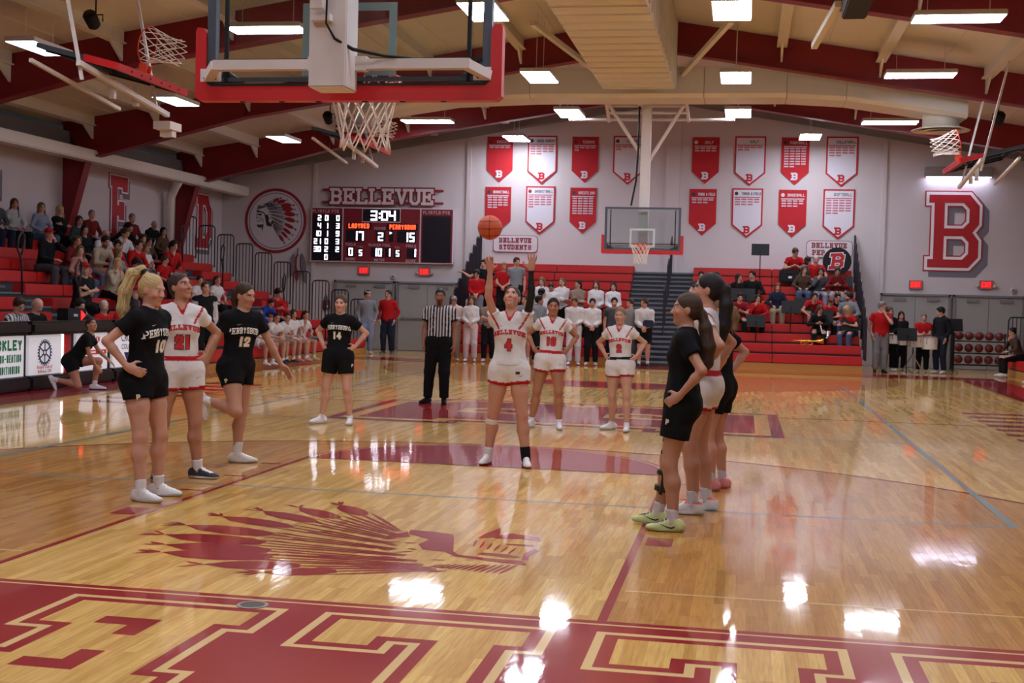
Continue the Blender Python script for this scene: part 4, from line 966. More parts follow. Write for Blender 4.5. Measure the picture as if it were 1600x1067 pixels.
# back stands, either side of the centre steps
BP = lambda s, t, z: (s, 27.4+t, z)
bt1, _ = stand('bleachers', 'red bleachers on the back wall with the student section', (-3.1, 29.5, 0), 'x', 10, .42, .26, .48, [(-5.45, -.8)], [], BP)
bt2, _ = stand('bleachers', 'red bleachers on the back wall under the pep band', (3.1, 29.5, 0), 'x', 10, .42, .26, .48, [(.95, 5.5)], [], BP)
stp = thing('stand_steps', 'grey stepped aisle between the two back bleachers', 'steps', (0, 29.5, 0))
for k in range(20):
    zz = .13+.13*k; y = 27.3+.24*k
    if zz > 2.6: break
    B((-.79, y, zz-.05), (.94, y+.26, zz)).build('tread', STEP, stp); B((-.79, y+.03, max(0, zz-.14)), (.94, y+.05, zz-.05)).build('riser', DECK, stp)
for y, z in ((28.6, .75), (30.0, 1.5), (31.2, 2.2)): MB().tube([(.3, y, z), (.3, y, z+1.25), (.3, y+.5, z+1.45), (.3, y+.6, z+1.2), (.3, y+.6, z+.3)], .022, 7).build('centre_handrail', RAILM, stp)
for sx, t in ((-1, bt1), (1, bt2)):
    xe = -5.52 if sx < 0 else 5.57
    for k in range(10):
        y = 27.4+.48*k; end_rail(t, lambda u, z, y=y, k=k, xe=xe: (xe, y+.03+u*.43, .42+.26*k-.1+z), nb=6, h=1.12, r=.02)
# right stands, only their far end shows
RP = lambda s, t, z: (9.3+t, s, z)
rt, _ = stand('bleachers', 'end of the red bleachers at the right edge beyond the court', (10.5, 26, 0), 'y', 5, .44, .254, .585, [(21.5, 28.7)], [], RP)
for k in range(5): end_rail(rt, lambda u, z, k=k: (9.3+.585*k+u*.5, 28.8, .44+.254*k-.1+z), nb=5, h=1.2)

# ---------------------------------------------------------------- scorers table units
VINYL = mat('black_vinyl', (22, 21, 24), rough=0.38, bump=0.1, bscale=30)
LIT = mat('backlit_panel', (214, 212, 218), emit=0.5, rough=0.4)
def table_unit(y0, y1, label):
    t = thing('scorers_table', label, 'table', (-8.9, (y0+y1)/2, 0), group='padded scorers tables along the sideline')
    MB().bev((-8.82, y0+.01, .885), (-8.56, y1-.01, 1.10), .05).build('top_pad', VINYL, t, smooth=False)
    MB().bev((-8.80, y0+.01, .01), (-8.57, y1-.01, .225), .04).build('base_pad', VINYL, t)
    B((-9.25, y0, 1.03), (-8.80, y1, 1.07)).build('worktop', DECK, t)
    B((-8.82, y0, .20), (-8.72, y1, .90)).build('carcass', BLACK, t)
    for y in (y0+.1, y1-.1): B((-9.2, y-.03, 0), (-9.14, y+.03, 1.03)).build('leg', BLACK, t)
    return t
TU = [table_unit(9.25, 12.0, 'padded scorers table unit with green plumbing and heating advert'), table_unit(12.0, 14.72, 'padded scorers table unit behind the kneeling player'), table_unit(14.72, 17.3, 'padded scorers table unit behind the blonde player')]
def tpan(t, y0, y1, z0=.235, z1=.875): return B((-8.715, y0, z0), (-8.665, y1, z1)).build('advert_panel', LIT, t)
TM = lambda y, z, x=-8.662: plane_mat((x, y, z), (0, 1, 0), (0, 0, 1))
GRN = mat('advert_green', (20, 130, 84), rough=0.6); ARED = mat('advert_red', (214, 50, 40), rough=0.6); ANAV = mat('advert_navy', (28, 36, 84), rough=0.6); ABLU = mat('advert_blue', (60, 120, 200), rough=0.6)
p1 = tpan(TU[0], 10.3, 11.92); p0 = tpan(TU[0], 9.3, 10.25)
def adv(txt, y, z, H, m, parent, wr=.6, st=.2, align='c', xs=1):
    sg, tw_ = text_segs(txt, H*wr, H, H*st, H*.16, align=align if align == 'c' else 'l')
    letters(TM(y-(tw_ if align == 'r' else 0), z), sg, H*st, .003).build('lettering', m, parent)
adv('BUCKLEY', 11.86, .65, .165, GRN, p1, .70, .24, 'r'); adv('PLUMBING-HEATING', 11.84, .465, .12, GRN, p1, .36, .17, 'r'); adv('CONDITIONING', 11.80, .285, .12, GRN, p1, .38, .17, 'r')
p2 = tpan(TU[1], 12.06, 13.04)
rim = MB()
M0 = TM(12.53, .59)
for k in range(24):
    a = 2*math.pi*k/24; rim.prism([(math.cos(a+d)*r, math.sin(a+d)*r) for d, r in ((-.06, .185), (.06, .185), (.06, .215), (-.06, .215))], .003, M0)
def ringp(r0, r1, n=32): return [[(r0*math.cos(2*math.pi*i/n), r0*math.sin(2*math.pi*i/n)), (r1*math.cos(2*math.pi*i/n), r1*math.sin(2*math.pi*i/n)), (r1*math.cos(2*math.pi*(i+1)/n), r1*math.sin(2*math.pi*(i+1)/n)), (r0*math.cos(2*math.pi*(i+1)/n), r0*math.sin(2*math.pi*(i+1)/n))] for i in range(n)]
rim.build('wheel_teeth', ANAV, p2, kind='stuff')
sp_ = ringp(.16, .185)+ringp(.03, .055)
for k in range(6): a = math.pi/2+k*math.pi/3; sp_.append([(.05*math.cos(a)-.012*math.sin(a), .05*math.sin(a)+.012*math.cos(a)), (.165*math.cos(a)-.012*math.sin(a), .165*math.sin(a)+.012*math.cos(a)), (.165*math.cos(a)+.012*math.sin(a), .165*math.sin(a)-.012*math.cos(a)), (.05*math.cos(a)+.012*math.sin(a), .05*math.sin(a)-.012*math.cos(a))][::-1])
shape(M0, sp_, .003).build('wheel_emblem', ANAV, p2)
sans('Rotary Club of', .075, TM(12.53, .335, -8.66), ARED, 'lettering', p2, .002, 1.0); sans('Bellevue, OH', .075, TM(12.53, .265, -8.66), ARED, 'lettering', p2, .002)
B((-8.72, 13.08, .235), (-8.67, 13.12, .875)).build('light_strip', mat('strip_light', (255, 240, 240), emit=3), TU[1]); B((-8.72, 13.14, .235), (-8.66, 13.34, .875)).build('divider', LR, TU[1])
p3 = tpan(TU[1], 13.52, 14.60)
adv('EN', 14.25, .72, .09, ARED, p3); B((-8.664, 13.56, .50), (-8.661, 14.56, .58)).build('red_stripe', ARED, p3); [B((-8.6612, y_, .525), (-8.6595, y_+.045, .555)).build('stripe_print', LIT, p3) for y_ in (13.95, 14.01, 14.07, 14.13, 14.25, 14.31, 14.37, 14.43)]; adv('N', 14.35, .30, .07, ANAV, p3)
p4 = tpan(TU[2], 14.80, 17.1)
sans('CROG', .2, TM(15.35, .70, -8.66), ANAV, 'lettering', p4, .002, .85); sans('COLO', .14, TM(15.30, .56, -8.66), ANAV, 'lettering', p4, .002, .9)
MB().prism([(-.20, .1), (0, -.17), (0, .1)][::1], .003, TM(15.42, .40)).build('triangle_mark', ANAV, p4); MB().prism([(0, .1), (0, -.17), (.20, .1)], .003, TM(15.42, .40)).build('triangle_mark', ABLU, p4)
sg, _ = text_segs('C', .09, .11, .025, .02); letters(TM(15.42, .38, -8.658), sg, .025, .002).build('lettering', LIT, p4)
# possession arrow lamp and bottle on the table
pa = thing('possession_arrow', 'lit red possession arrow box on the scorers table', 'display', (-8.95, 13.95, 1.07))
MB().bev((-9.05, 13.55, 1.07), (-8.85, 14.2, 1.30), .015).build('case', BLACK, pa); MB().prism([(0, -.085), (.15, 0), (0, .085)], .006, plane_mat((-8.848, 14.0, 1.18), (0, 1, 0), (0, 0, 1))).build('arrow', mat('arrow_red', (255, 30, 30), emit=3), pa)
sans('POSS', .06, plane_mat((-8.845, 13.82, 1.16), (0, 1, 0), (0, 0, 1)), LIT, 'lettering', pa, .002)
wb = thing('water_bottle', 'clear water bottle with blue label on the scorers table', 'bottle', (-8.95, 16.35, 1.07))
MB().lathe([(.032, 0), (.034, .02), (.034, .13), (.02, .17), (.013, .19), (.013, .2)], 14, Matrix.Translation((-8.95, 16.35, 1.07))).build('body', mat('bottle_plastic', (200, 215, 225), rough=0.2), wb, smooth=True); MB().lathe([(.035, .05), (.035, .1)], 14, Matrix.Translation((-8.95, 16.35, 1.07))).build('label_band', ABLU, wb); MB().lathe([(.014, .2), (.014, .215)], 12, Matrix.Translation((-8.95, 16.35, 1.07))).build('cap', LW, wb)
pp = thing('paper_stack', 'white papers lying on the scorers table at left edge', 'papers', (-9.0, 12.3, 1.07))
MB().box((-9.12, 11.9, 1.07), (-8.92, 12.18, 1.085)).build('sheet', LW, pp); MB().add([(-9.1, 11.95, 1.09), (-8.93, 12.0, 1.088), (-8.9, 12.25, 1.088), (-9.08, 12.22, 1.09)], [(0, 1, 2, 3)]).build('sheet', LW, pp)
# bench behind the table for the scorers
for y0, lb in ((12.4, 'low dark bench behind the scorers table, left one'), (14.4, 'low dark bench behind the scorers table, right one')):
    t = thing('bench', lb, 'bench', (-9.5, y0+.95, 0)); MB().bev((-9.66, y0, .50), (-9.34, y0+1.9+(.6 if y0 > 13 else 0), .55), .01).build('seat', DECK, t)
    for y in (y0+.15, y0+1.75): B((-9.6, y-.03, 0), (-9.4, y+.03, .5)).build('leg', BLACK, t)

# ---------------------------------------------------------------- band gear
def music_stand(x, y, z0, zc, rz, label):
    t = thing('music_stand', label, 'music stand', (x, y, z0), group='black music stands')
    c, s = math.cos(rz), math.sin(rz)
    def W(u, v, z): return (x+u*c-v*s, y+u*s+v*c, z)
    MB().tube([(x, y, z0+.02), (x, y, zc)], .014, 7).build('pole', BLACK, t)
    for k in range(3): a = 2*math.pi*k/3+.5; MB().tube([(x, y, z0+.12), (x+.2*math.cos(a), y+.2*math.sin(a), z0+.012)], .01, 5).build('foot', BLACK, t)
    d = MB(); d.add([W(-.25, -.02, zc-.16), W(.25, -.02, zc-.16), W(.25, .09, zc+.17), W(-.25, .09, zc+.17), W(-.25, -.01, zc-.16), W(.25, -.01, zc-.16), W(.25, .10, zc+.17), W(-.25, .10, zc+.17)], [(0, 1, 2, 3), (7, 6, 5, 4), (0, 4, 5, 1), (1, 5, 6, 2), (2, 6, 7, 3), (3, 7, 4, 0)])
    d.build('desk', BLACK, t); MB().bar(W(-.25, -.045, zc-.16), W(.25, -.045, zc-.16), .06, .01).build('ledge', BLACK, t)
rowz = lambda y: .42+.26*int((y-27.4)/.48)-.17
for x, y, zc, lb in ((2.87, 30.6, 3.27, 'tall music stand alone above the top row, black desk'), (2.06, 29.2, 1.97, 'music stand in front of the grey shirted player at the band\'s left'), (2.5, 29.35, 1.97, 'music stand in front of the boy in a black sweatshirt'), (2.05, 28.25, 1.38, 'music stand low at the left end of the band'), (2.79, 28.3, 1.26, 'music stand before the girl in red with hand to face'), (3.70, 28.6, 1.66, 'music stand before the long haired player in the middle'), (4.06, 29.1, 1.75, 'music stand in the middle below the red hooded player'), (4.56, 28.5, 1.44, 'music stand before the leaning player with a saxophone'), (4.13, 30.3, 2.13, 'music stand high in front of the trumpet players'), (5.19, 30.5, 2.40, 'music stand below the round B disc'), (5.26, 28.2, 1.25, 'music stand at the lower right end of the band')):
    music_stand(x, y, max(0, rowz(y)), zc, 0.0, lb)
music_stand(8.03, 29.5, 0, 1.29, .1, 'music stand on the floor right of the drums'); music_stand(6.7, 28.35, 0, 1.02, 0, 'wide black music stand in front of the drums')
dk = thing('bass_disc', 'round black disc with red script B behind the band', 'sign', (5.04, 31.2, 2.62))
MB().prism(disc(.40), .07, plane_mat((5.04, 31.25, 3.0), (1, 0, 0), (0, 0, 1))).build('disc', BLACK, dk)
sg = glyph('B', .34, .46, .10, .06); Mi = plane_mat((4.86, 31.175, 2.77), (1, 0, .06), (.12, 0, 1))
letters(Mi, sg, .10, .004, dil=.022).build('letter_edge', LW, dk); letters(Mi @ Matrix.Translation((0, 0, .004)), sg, .10, .004).build('letter', LR, dk)
MB().tube([(5.04, 31.22, 2.62), (5.04, 31.22, 2.3)], .03, 7).build('post', BLACK, dk)
# brass lying on the seats
BRASS = mat('brass', (220, 170, 70), rough=0.25, metal=0.9); SILV = mat('silver', (205, 205, 212), rough=0.25, metal=0.9)
def horn(x, y, z, rz, m, label, s=1.0):
    t = thing('brass_horn', label, 'instrument', (x, y, z)); M = Matrix.Translation((x, y, z+.06*s)) @ Matrix.Rotation(rz, 4, 'Z') @ Matrix.Rotation(math.pi/2, 4, 'Y') @ Matrix.Diagonal((s, s, s, 1))
    MB().lathe([(.062, .25), (.035, .19), (.018, .1), (.011, -.05), (.008, -.24), (.012, -.26)], 14, M).build('bell_and_tube', m, t, smooth=True)
    loop = [M @ Vector((.03*math.cos(a)+.035, .012, .10*math.sin(a)-.02)) for a in [2*math.pi*i/18 for i in range(18)]]
    MB().tube(loop, .009*s, 6, closed=True).build('tubing', m, t, smooth=True)
    for k in range(3): MB().tube([M @ Vector((-.03, 0, -.06+k*.03)), M @ Vector((.07, 0, -.06+k*.03))], .011*s, 7).build('valve', m, t)
horn(3.06, 29.95, 1.72, .3, BRASS, 'brass trumpet lying on a red seat left of the band, upper one', 1.0); horn(3.45, 29.45, 1.46, .0, BRASS, 'brass trumpet lying on a red seat beside long-haired player', 1.1); horn(3.75, 29.47, 1.46, .4, BRASS, 'second brass trumpet on the seat in mid band', 1.0); horn(4.15, 28.02, .68, .05, BRASS, 'large brass horn lying on the lower red seat', 1.6); horn(5.0, 30.25, 2.05, .2, SILV, 'silver trumpet on the lap of the red hooded player', 1.1)
sx_ = thing('saxophone', 'silver saxophone held low by a leaning band player', 'instrument', (4.62, 28.2, .8))
MB().tube([(4.42, 28.15, 1.28), (4.47, 28.12, 1.16), (4.52, 28.1, .92), (4.58, 28.08, .84), (4.64, 28.08, .88), (4.68, 28.08, 1.06)], [.012, .018, .03, .036, .04, .065], 10).build('body', SILV, sx_, smooth=True)
# tenor drums on a stand
dr = thing('tenor_drums', 'set of white tenor drums on a tripod stand by the back doors', 'drums', (6.95, 28.7, 0))
DRW = mat('drum_shell_white', (214, 206, 196), rough=0.35)
for i, (x, r, h) in enumerate(((6.42, .13, .24), (6.68, .15, .26), (6.98, .17, .29), (7.32, .20, .33))):
    z1 = 1.0-.01*i; d = MB().lathe([(r, 0), (r, h)], 20, Matrix.Translation((x, 28.7, z1-h))).build('drum', DRW, dr, smooth=False)
    MB().lathe([(r+.012, 0), (r+.012, .03)], 20, Matrix.Translation((x, 28.7, z1-.02))).build('hoop', SILV, d)
    for k in range(6): a = k*math.pi/3; MB().tube([(x+(r+.01)*math.cos(a), 28.7+(r+.01)*math.sin(a), z1), (x+(r+.01)*math.cos(a), 28.7+(r+.01)*math.sin(a), z1-h*.6)], .008, 5).build('tension_rod', SILV, d)
for k in range(3): a = 2*math.pi*k/3+.4; MB().tube([(6.9, 28.7, .5), (6.9+.32*math.cos(a), 28.7+.32*math.sin(a), .015)], .016, 6).build('stand_leg', SILV, dr)
MB().tube([(6.9, 28.7, .45), (6.9, 28.7, .72), (6.4, 28.72, .75), (7.3, 28.72, .72)], .018, 6).build('stand_post', BLACK, dr)
# ball rack
rk = thing('ball_rack', 'rolling rack of red basketballs by the right back doors', 'ball rack', (8.85, 30.3, 0))
for x in (8.15, 9.55):
    for y in (30.1, 30.5): MB().tube([(x, y, .04), (x, y, 1.08)], .02, 6).build('upright', BLACK, rk)
for z in (.3, .62, .95):
    for y in (30.12, 30.48): MB().tube([(8.15, y, z-.1), (9.55, y, z-.1)], .014, 6).build('shelf_rail', BLACK, rk)
RBALL = mat('rack_ball_red', (104, 30, 28), rough=0.5)
bm_ = MB().sphere((0, 0, 0), .118, 14, 9).mesh('rack_basketball', True); bm_.materials.append(RBALL)
names = ('first', 'second', 'third', 'fourth', 'fifth')
for j, z in enumerate((.345, .665, .995)):
    for i in range(5):
        o = link('basketball', bm_); o.location = (8.31+i*.265, 30.3, z); tag(o, 'dull red basketball, %s from the left on the %s shelf of the ball rack' % (names[i], ('bottom', 'middle', 'top')[j]), 'ball', 'basketballs on the rack')
# fixtures on the back wall
for x, z, lb in ((-8.3, 2.28, 'small round clock or horn on the wall between exit signs'), (10.0, 2.3, 'small round fixture on the wall right of the exit sign')):
    t = thing('wall_fixture', lb, 'fixture', (x, 31.95, z)); MB().lathe([(.085, 0), (.085, .05), (.06, .07)], 18, plane_mat((x, 31.99, z), (1, 0, 0), (0, 0, 1))).build('case', HOUS, t); MB().lathe([(.05, .06), (.045, .075)], 14, plane_mat((x, 31.99, z), (1, 0, 0), (0, 0, 1))).build('grille', GREYD, t)
fa = thing('fire_alarm', 'dark red alarm box on the wall left of the doors', 'alarm', (-10.45, 31.95, 1.2)); MB().bev((-10.55, 31.93, 1.2), (-10.33, 31.99, 1.5), .01).build('box', SIGNR, fa); B((-10.5, 31.92, 1.26), (-10.38, 31.935, 1.34)).build('pull_bar', LW, fa)
# downpipe beside the second frame
dp = thing('downpipe', 'white downpipe beside the red column on the left wall', 'pipe', (-13.78, 27.75, 2.7))
MB().tube([(-13.3, 27.3, 4.75), (-13.55, 27.6, 4.6), (-13.75, 27.75, 4.3), (-13.78, 27.75, 2.75)], .13, 12).build('pipe', WHITE, dp, smooth=True)
for z in (3.0, 4.0): MB().lathe([(.14, 0), (.14, .05)], 12, Matrix.Translation((-13.78, 27.75, z))).build('clamp', WHITE, dp)

ic = thing('instrument_case', 'black instrument case on the knees of the band director', 'case', (3.75, 31.05, 2.42))
MB().bev((3.42, 30.86, 2.34), (4.02, 31.12, 2.74), .05).build('shell', BLACK, ic); MB().tube([(3.62, 30.85, 2.62), (3.64, 30.81, 2.63), (3.80, 30.81, 2.63), (3.82, 30.85, 2.62)], .012, 6).build('handle', BLACK, ic); B((3.68, 30.852, 2.48), (3.78, 30.862, 2.54)).build('name_tag', LW, ic)
# ---------------------------------------------------------------- people: one implicit surface per body, meshed by surface nets
def V3(*a): return np.array(a, dtype=float)
def unit(v):
    v = np.asarray(v, float); n = np.linalg.norm(v); return v/n if n > 1e-9 else V3(0, 0, 1)
class Prim:
    __slots__ = ('f', 'lo', 'hi', 'k', 'op')
    def __init__(s, f, lo, hi, k, op='u'): s.f, s.lo, s.hi, s.k, s.op = f, lo, hi, k, op
def _clip(d, q, clips):
    for p0, n in clips: d = np.maximum(d, (q-p0) @ n)
    return d
def cone(a, b, ra, rb, k=.03, flat=None, clips=(), op='u'):
    a = np.asarray(a, float); b = np.asarray(b, float); r = max(ra, rb)
    cl = [(np.asarray(p, float), unit(n)) for p, n in clips]
    if flat: n, s = unit(flat[0]), flat[1]
    ba = b-a
    if flat: ba = ba+n*(ba @ n)*(1/s-1)
    bb = max(float(ba @ ba), 1e-9)
    def f(q):
        pa = q-a
        if flat: pa = pa+np.outer(pa @ n, n)*(1/s-1)
        t = np.clip(pa @ ba/bb, 0, 1)
        d = np.sqrt(((pa-t[:, None]*ba)**2).sum(1))-(ra+(rb-ra)*t)
        if flat: d = d*(1+s)/2
        return _clip(d, q, cl)
    return Prim(f, np.minimum(a, b)-r, np.maximum(a, b)+r, k, op)
def ell(c, R, r, k=.03, clips=(), op='u'):
    c = np.asarray(c, float); R = np.asarray(R, float); r = np.asarray(r, float)
    cl = [(np.asarray(p, float), unit(n)) for p, n in clips]
    ext = np.sqrt(((R.T*r)**2).sum(1))
    def f(q):
        u = (q-c) @ R.T; k0 = np.sqrt(((u/r)**2).sum(1))+1e-9; k1 = np.sqrt(((u/r**2)**2).sum(1))+1e-9
        return _clip(k0*(k0-1)/k1, q, cl)
    return Prim(f, c-ext, c+ext, k, op)
def _comb(a, d, pr):
    k = pr.k
    if pr.op == 'u':
        if k <= 0: return np.minimum(a, d)
        h = np.clip(k-np.abs(a-d), 0, None)/k; return np.minimum(a, d)-h*h*k*.25
    d = -d
    if k <= 0: return np.maximum(a, d)
    h = np.clip(k-np.abs(a-d), 0, None)/k; return np.maximum(a, d)+h*h*k*.25
def ev(prims, P, clips=()):
    D = np.full(len(P), 1e3)
    for pr in prims:
        m = np.nonzero(((P > pr.lo-.1-pr.k) & (P < pr.hi+.1+pr.k)).all(1))[0]
        if len(m): D[m] = _comb(D[m], pr.f(P[m]), pr)
    return _clip(D, P, [(np.asarray(p, float), unit(n)) for p, n in clips])
def nets(prims, h, clips=(), wrinkle=0.0, seed=0.0):
    up = [p for p in prims if p.op == 'u']
    lo = np.min([p.lo for p in up], 0)-3*h; hi = np.max([p.hi for p in up], 0)+3*h
    n = np.ceil((hi-lo)/h).astype(int)+1
    ax = [lo[i]+h*np.arange(n[i]) for i in range(3)]
    D = np.full(n, 1e3)
    for pr in prims:
        mg = max(2.5*h, .02)+pr.k
        i0 = np.clip(np.floor((pr.lo-mg-lo)/h).astype(int), 0, n); i1 = np.clip(np.ceil((pr.hi+mg-lo)/h).astype(int)+1, 0, n)
        if (i1 <= i0).any(): continue
        sl = tuple(slice(a, b) for a, b in zip(i0, i1))
        g = np.stack(np.meshgrid(*[ax[i][sl[i]] for i in range(3)], indexing='ij'), -1); sh = g.shape[:3]
        D[sl] = _comb(D[sl], pr.f(g.reshape(-1, 3)).reshape(sh), pr)
    X, Y, Z = ax[0][:, None, None], ax[1][None, :, None], ax[2][None, None, :]
    for p0, nn in clips:
        nn = unit(nn); D = np.maximum(D, (X-p0[0])*nn[0]+(Y-p0[1])*nn[1]+(Z-p0[2])*nn[2])
    if wrinkle:
        D = D+wrinkle*(np.sin(X*31+3*np.sin(Z*14+seed)+seed)*np.sin(Z*26+2*np.sin(Y*17+X*9)+seed*2)+.6*np.sin(Y*38+4*np.sin(Z*9+X*12)+seed))
    S = D < 0
    c = np.zeros(n-1, np.int8); offs = [(i, j, k) for i in (0, 1) for j in (0, 1) for k in (0, 1)]
    sub = lambda A, o: A[o[0]:n[0]-1+o[0], o[1]:n[1]-1+o[1], o[2]:n[2]-1+o[2]]
    for o in offs: c += sub(S, o)
    I = np.argwhere((c > 0) & (c < 8)); ids = np.full(n-1, -1, np.int64); ids[tuple(I.T)] = np.arange(len(I))
    acc = np.zeros((len(I), 3)); cnt = np.zeros(len(I))
    cv = {o: D[tuple((I+o).T)] for o in offs}
    for o in offs:
        for a in range(3):
            if o[a]: continue
            o2 = list(o); o2[a] = 1; o2 = tuple(o2); va, vb = cv[o], cv[o2]; m = (va < 0) != (vb < 0)
            t = va[m]/(va[m]-vb[m]); t = np.clip(t, .02, .98); p = np.tile(np.array(o, float), (m.sum(), 1)); p[:, a] = t; acc[m] += p; cnt[m] += 1
    verts = lo+(I+acc/np.maximum(cnt, 1)[:, None])*h
    quads = []
    for a in range(3):
        b, d = (a+1) % 3, (a+2) % 3
        o2 = [0, 0, 0]; o2[a] = 1
        s0 = S[tuple(slice(0, n[i]-o2[i]) for i in range(3))]; s1 = S[tuple(slice(o2[i], n[i]) for i in range(3))]
        E = np.argwhere(s0 != s1); ok = (E[:, b] > 0) & (E[:, d] > 0) & (E[:, b] < n[b]-1) & (E[:, d] < n[d]-1); E = E[ok]
        ins = s0[tuple(E.T)]; q = []
        for db, dd in ((-1, -1), (0, -1), (0, 0), (-1, 0)):
            e = E.copy(); e[:, b] += db; e[:, d] += dd; q.append(ids[tuple(e.T)])
        q = np.stack(q, 1); q[~ins] = q[~ins][:, ::-1]; quads.append(q)
    Q = np.concatenate(quads); Q = Q[(Q >= 0).all(1)]
    return verts, Q
def np_mesh(name, verts, quads, col=None, strand=None):
    me = bpy.data.meshes.new(name); me.vertices.add(len(verts)); me.vertices.foreach_set('co', verts.astype(np.float32).ravel())
    nq = len(quads); me.loops.add(nq*4); me.polygons.add(nq)
    me.loops.foreach_set('vertex_index', quads.astype(np.int32).ravel()); me.polygons.foreach_set('loop_start', np.arange(0, nq*4, 4, dtype=np.int32))
    me.polygons.foreach_set('use_smooth', np.ones(nq, bool)); me.update(calc_edges=True); me.validate()
    if col is not None and len(col) == len(me.vertices):
        at = me.attributes.new('Col', 'FLOAT_COLOR', 'POINT'); at.data.foreach_set('color', np.c_[col, np.ones(len(col))].astype(np.float32).ravel())
    if strand is not None and len(strand) == len(me.vertices):
        at = me.attributes.new('Strand', 'FLOAT_VECTOR', 'POINT'); at.data.foreach_set('vector', strand.astype(np.float32).ravel())
    return me
SKIN = vcol_mat('skin', rough=0.5, bump=0.04, bscale=150, sss=0.0, spec=0.35)
CLOTH = vcol_mat('cloth', rough=0.85, bump=0.35, bscale=140, weave=True, spec=0.15)
def hair_mat():
    m = bpy.data.materials.new('hair'); m.use_nodes = True; nt = m.node_tree; b = nt.nodes['Principled BSDF']; L = nt.links.new; N = nt.nodes.new
    a = N('ShaderNodeAttribute'); a.attribute_name = 'Col'; st = N('ShaderNodeAttribute'); st.attribute_name = 'Strand'
    n = N('ShaderNodeTexNoise'); n.inputs['Scale'].default_value = 1.0; n.inputs['Detail'].default_value = 4; L(st.outputs['Vector'], n.inputs['Vector'])
    cr = N('ShaderNodeValToRGB'); cr.color_ramp.elements[0].position = .32; cr.color_ramp.elements[0].color = (.30, .27, .26, 1); cr.color_ramp.elements[1].position = .68; cr.color_ramp.elements[1].color = (1.05, 1.02, .98, 1); L(n.outputs['Fac'], cr.inputs[0])
    mx = N('ShaderNodeMix'); mx.data_type = 'RGBA'; mx.blend_type = 'MULTIPLY'; mx.inputs['Factor'].default_value = 1; L(a.outputs['Color'], mx.inputs['A']); L(cr.outputs['Color'], mx.inputs['B']); L(mx.outputs['Result'], b.inputs['Base Color'])
    bp = N('ShaderNodeBump'); bp.inputs['Strength'].default_value = .6; bp.inputs['Distance'].default_value = .006; L(n.outputs['Fac'], bp.inputs['Height']); L(bp.outputs[0], b.inputs['Normal'])
    b.inputs['Roughness'].default_value = .55; b.inputs['Specular IOR Level'].default_value = .25
    _mats['hair'] = m; return m
HAIRM = hair_mat()
SHOEM = vcol_mat('shoe_leather', rough=0.5, bump=0.1, bscale=60)
SHOELACE = mat('shoe_lace', (236, 234, 236), rough=0.9)
def C3(c): return np.array(srgb(*c)[:3])
def rotv(v, axis, a):
    v = np.asarray(v, float); axis = unit(axis); c, s = math.cos(a), math.sin(a)
    return v*c+np.cross(axis, v)*s+axis*(axis @ v)*(1-c)
def ik(a, t, l1, l2, pole):
    a = np.asarray(a, float); t = np.asarray(t, float); d = t-a; L = np.linalg.norm(d); L2 = min(max(L, abs(l1-l2)+.01), (l1+l2)*.999); u = unit(d); t = a+u*L2
    x = (l1*l1-l2*l2+L2*L2)/(2*L2); hgt = math.sqrt(max(l1*l1-x*x, 0)); p = np.asarray(pole, float); p = p-u*(p @ u); p = unit(p)
    return a+u*x+p*hgt, t

HIPS_L = dict(w=(.215, .03, 1.045), pole=(1, .75, -.15), d=(-.45, -.80, -.38), n=(-.85, .25, 0), curl=.5)
def mir(a): return dict(a, **{k: (-a[k][0],)+tuple(a[k][1:]) for k in ('w', 'pole', 'd', 'n')})
HIPS_R = mir(HIPS_L)
DOWN_L = dict(w=(.235, -.03, .90), pole=(.3, 1, 0), d=(-.05, -.2, -1), n=(-1, .2, 0), curl=.5)
DOWN_R = mir(DOWN_L)

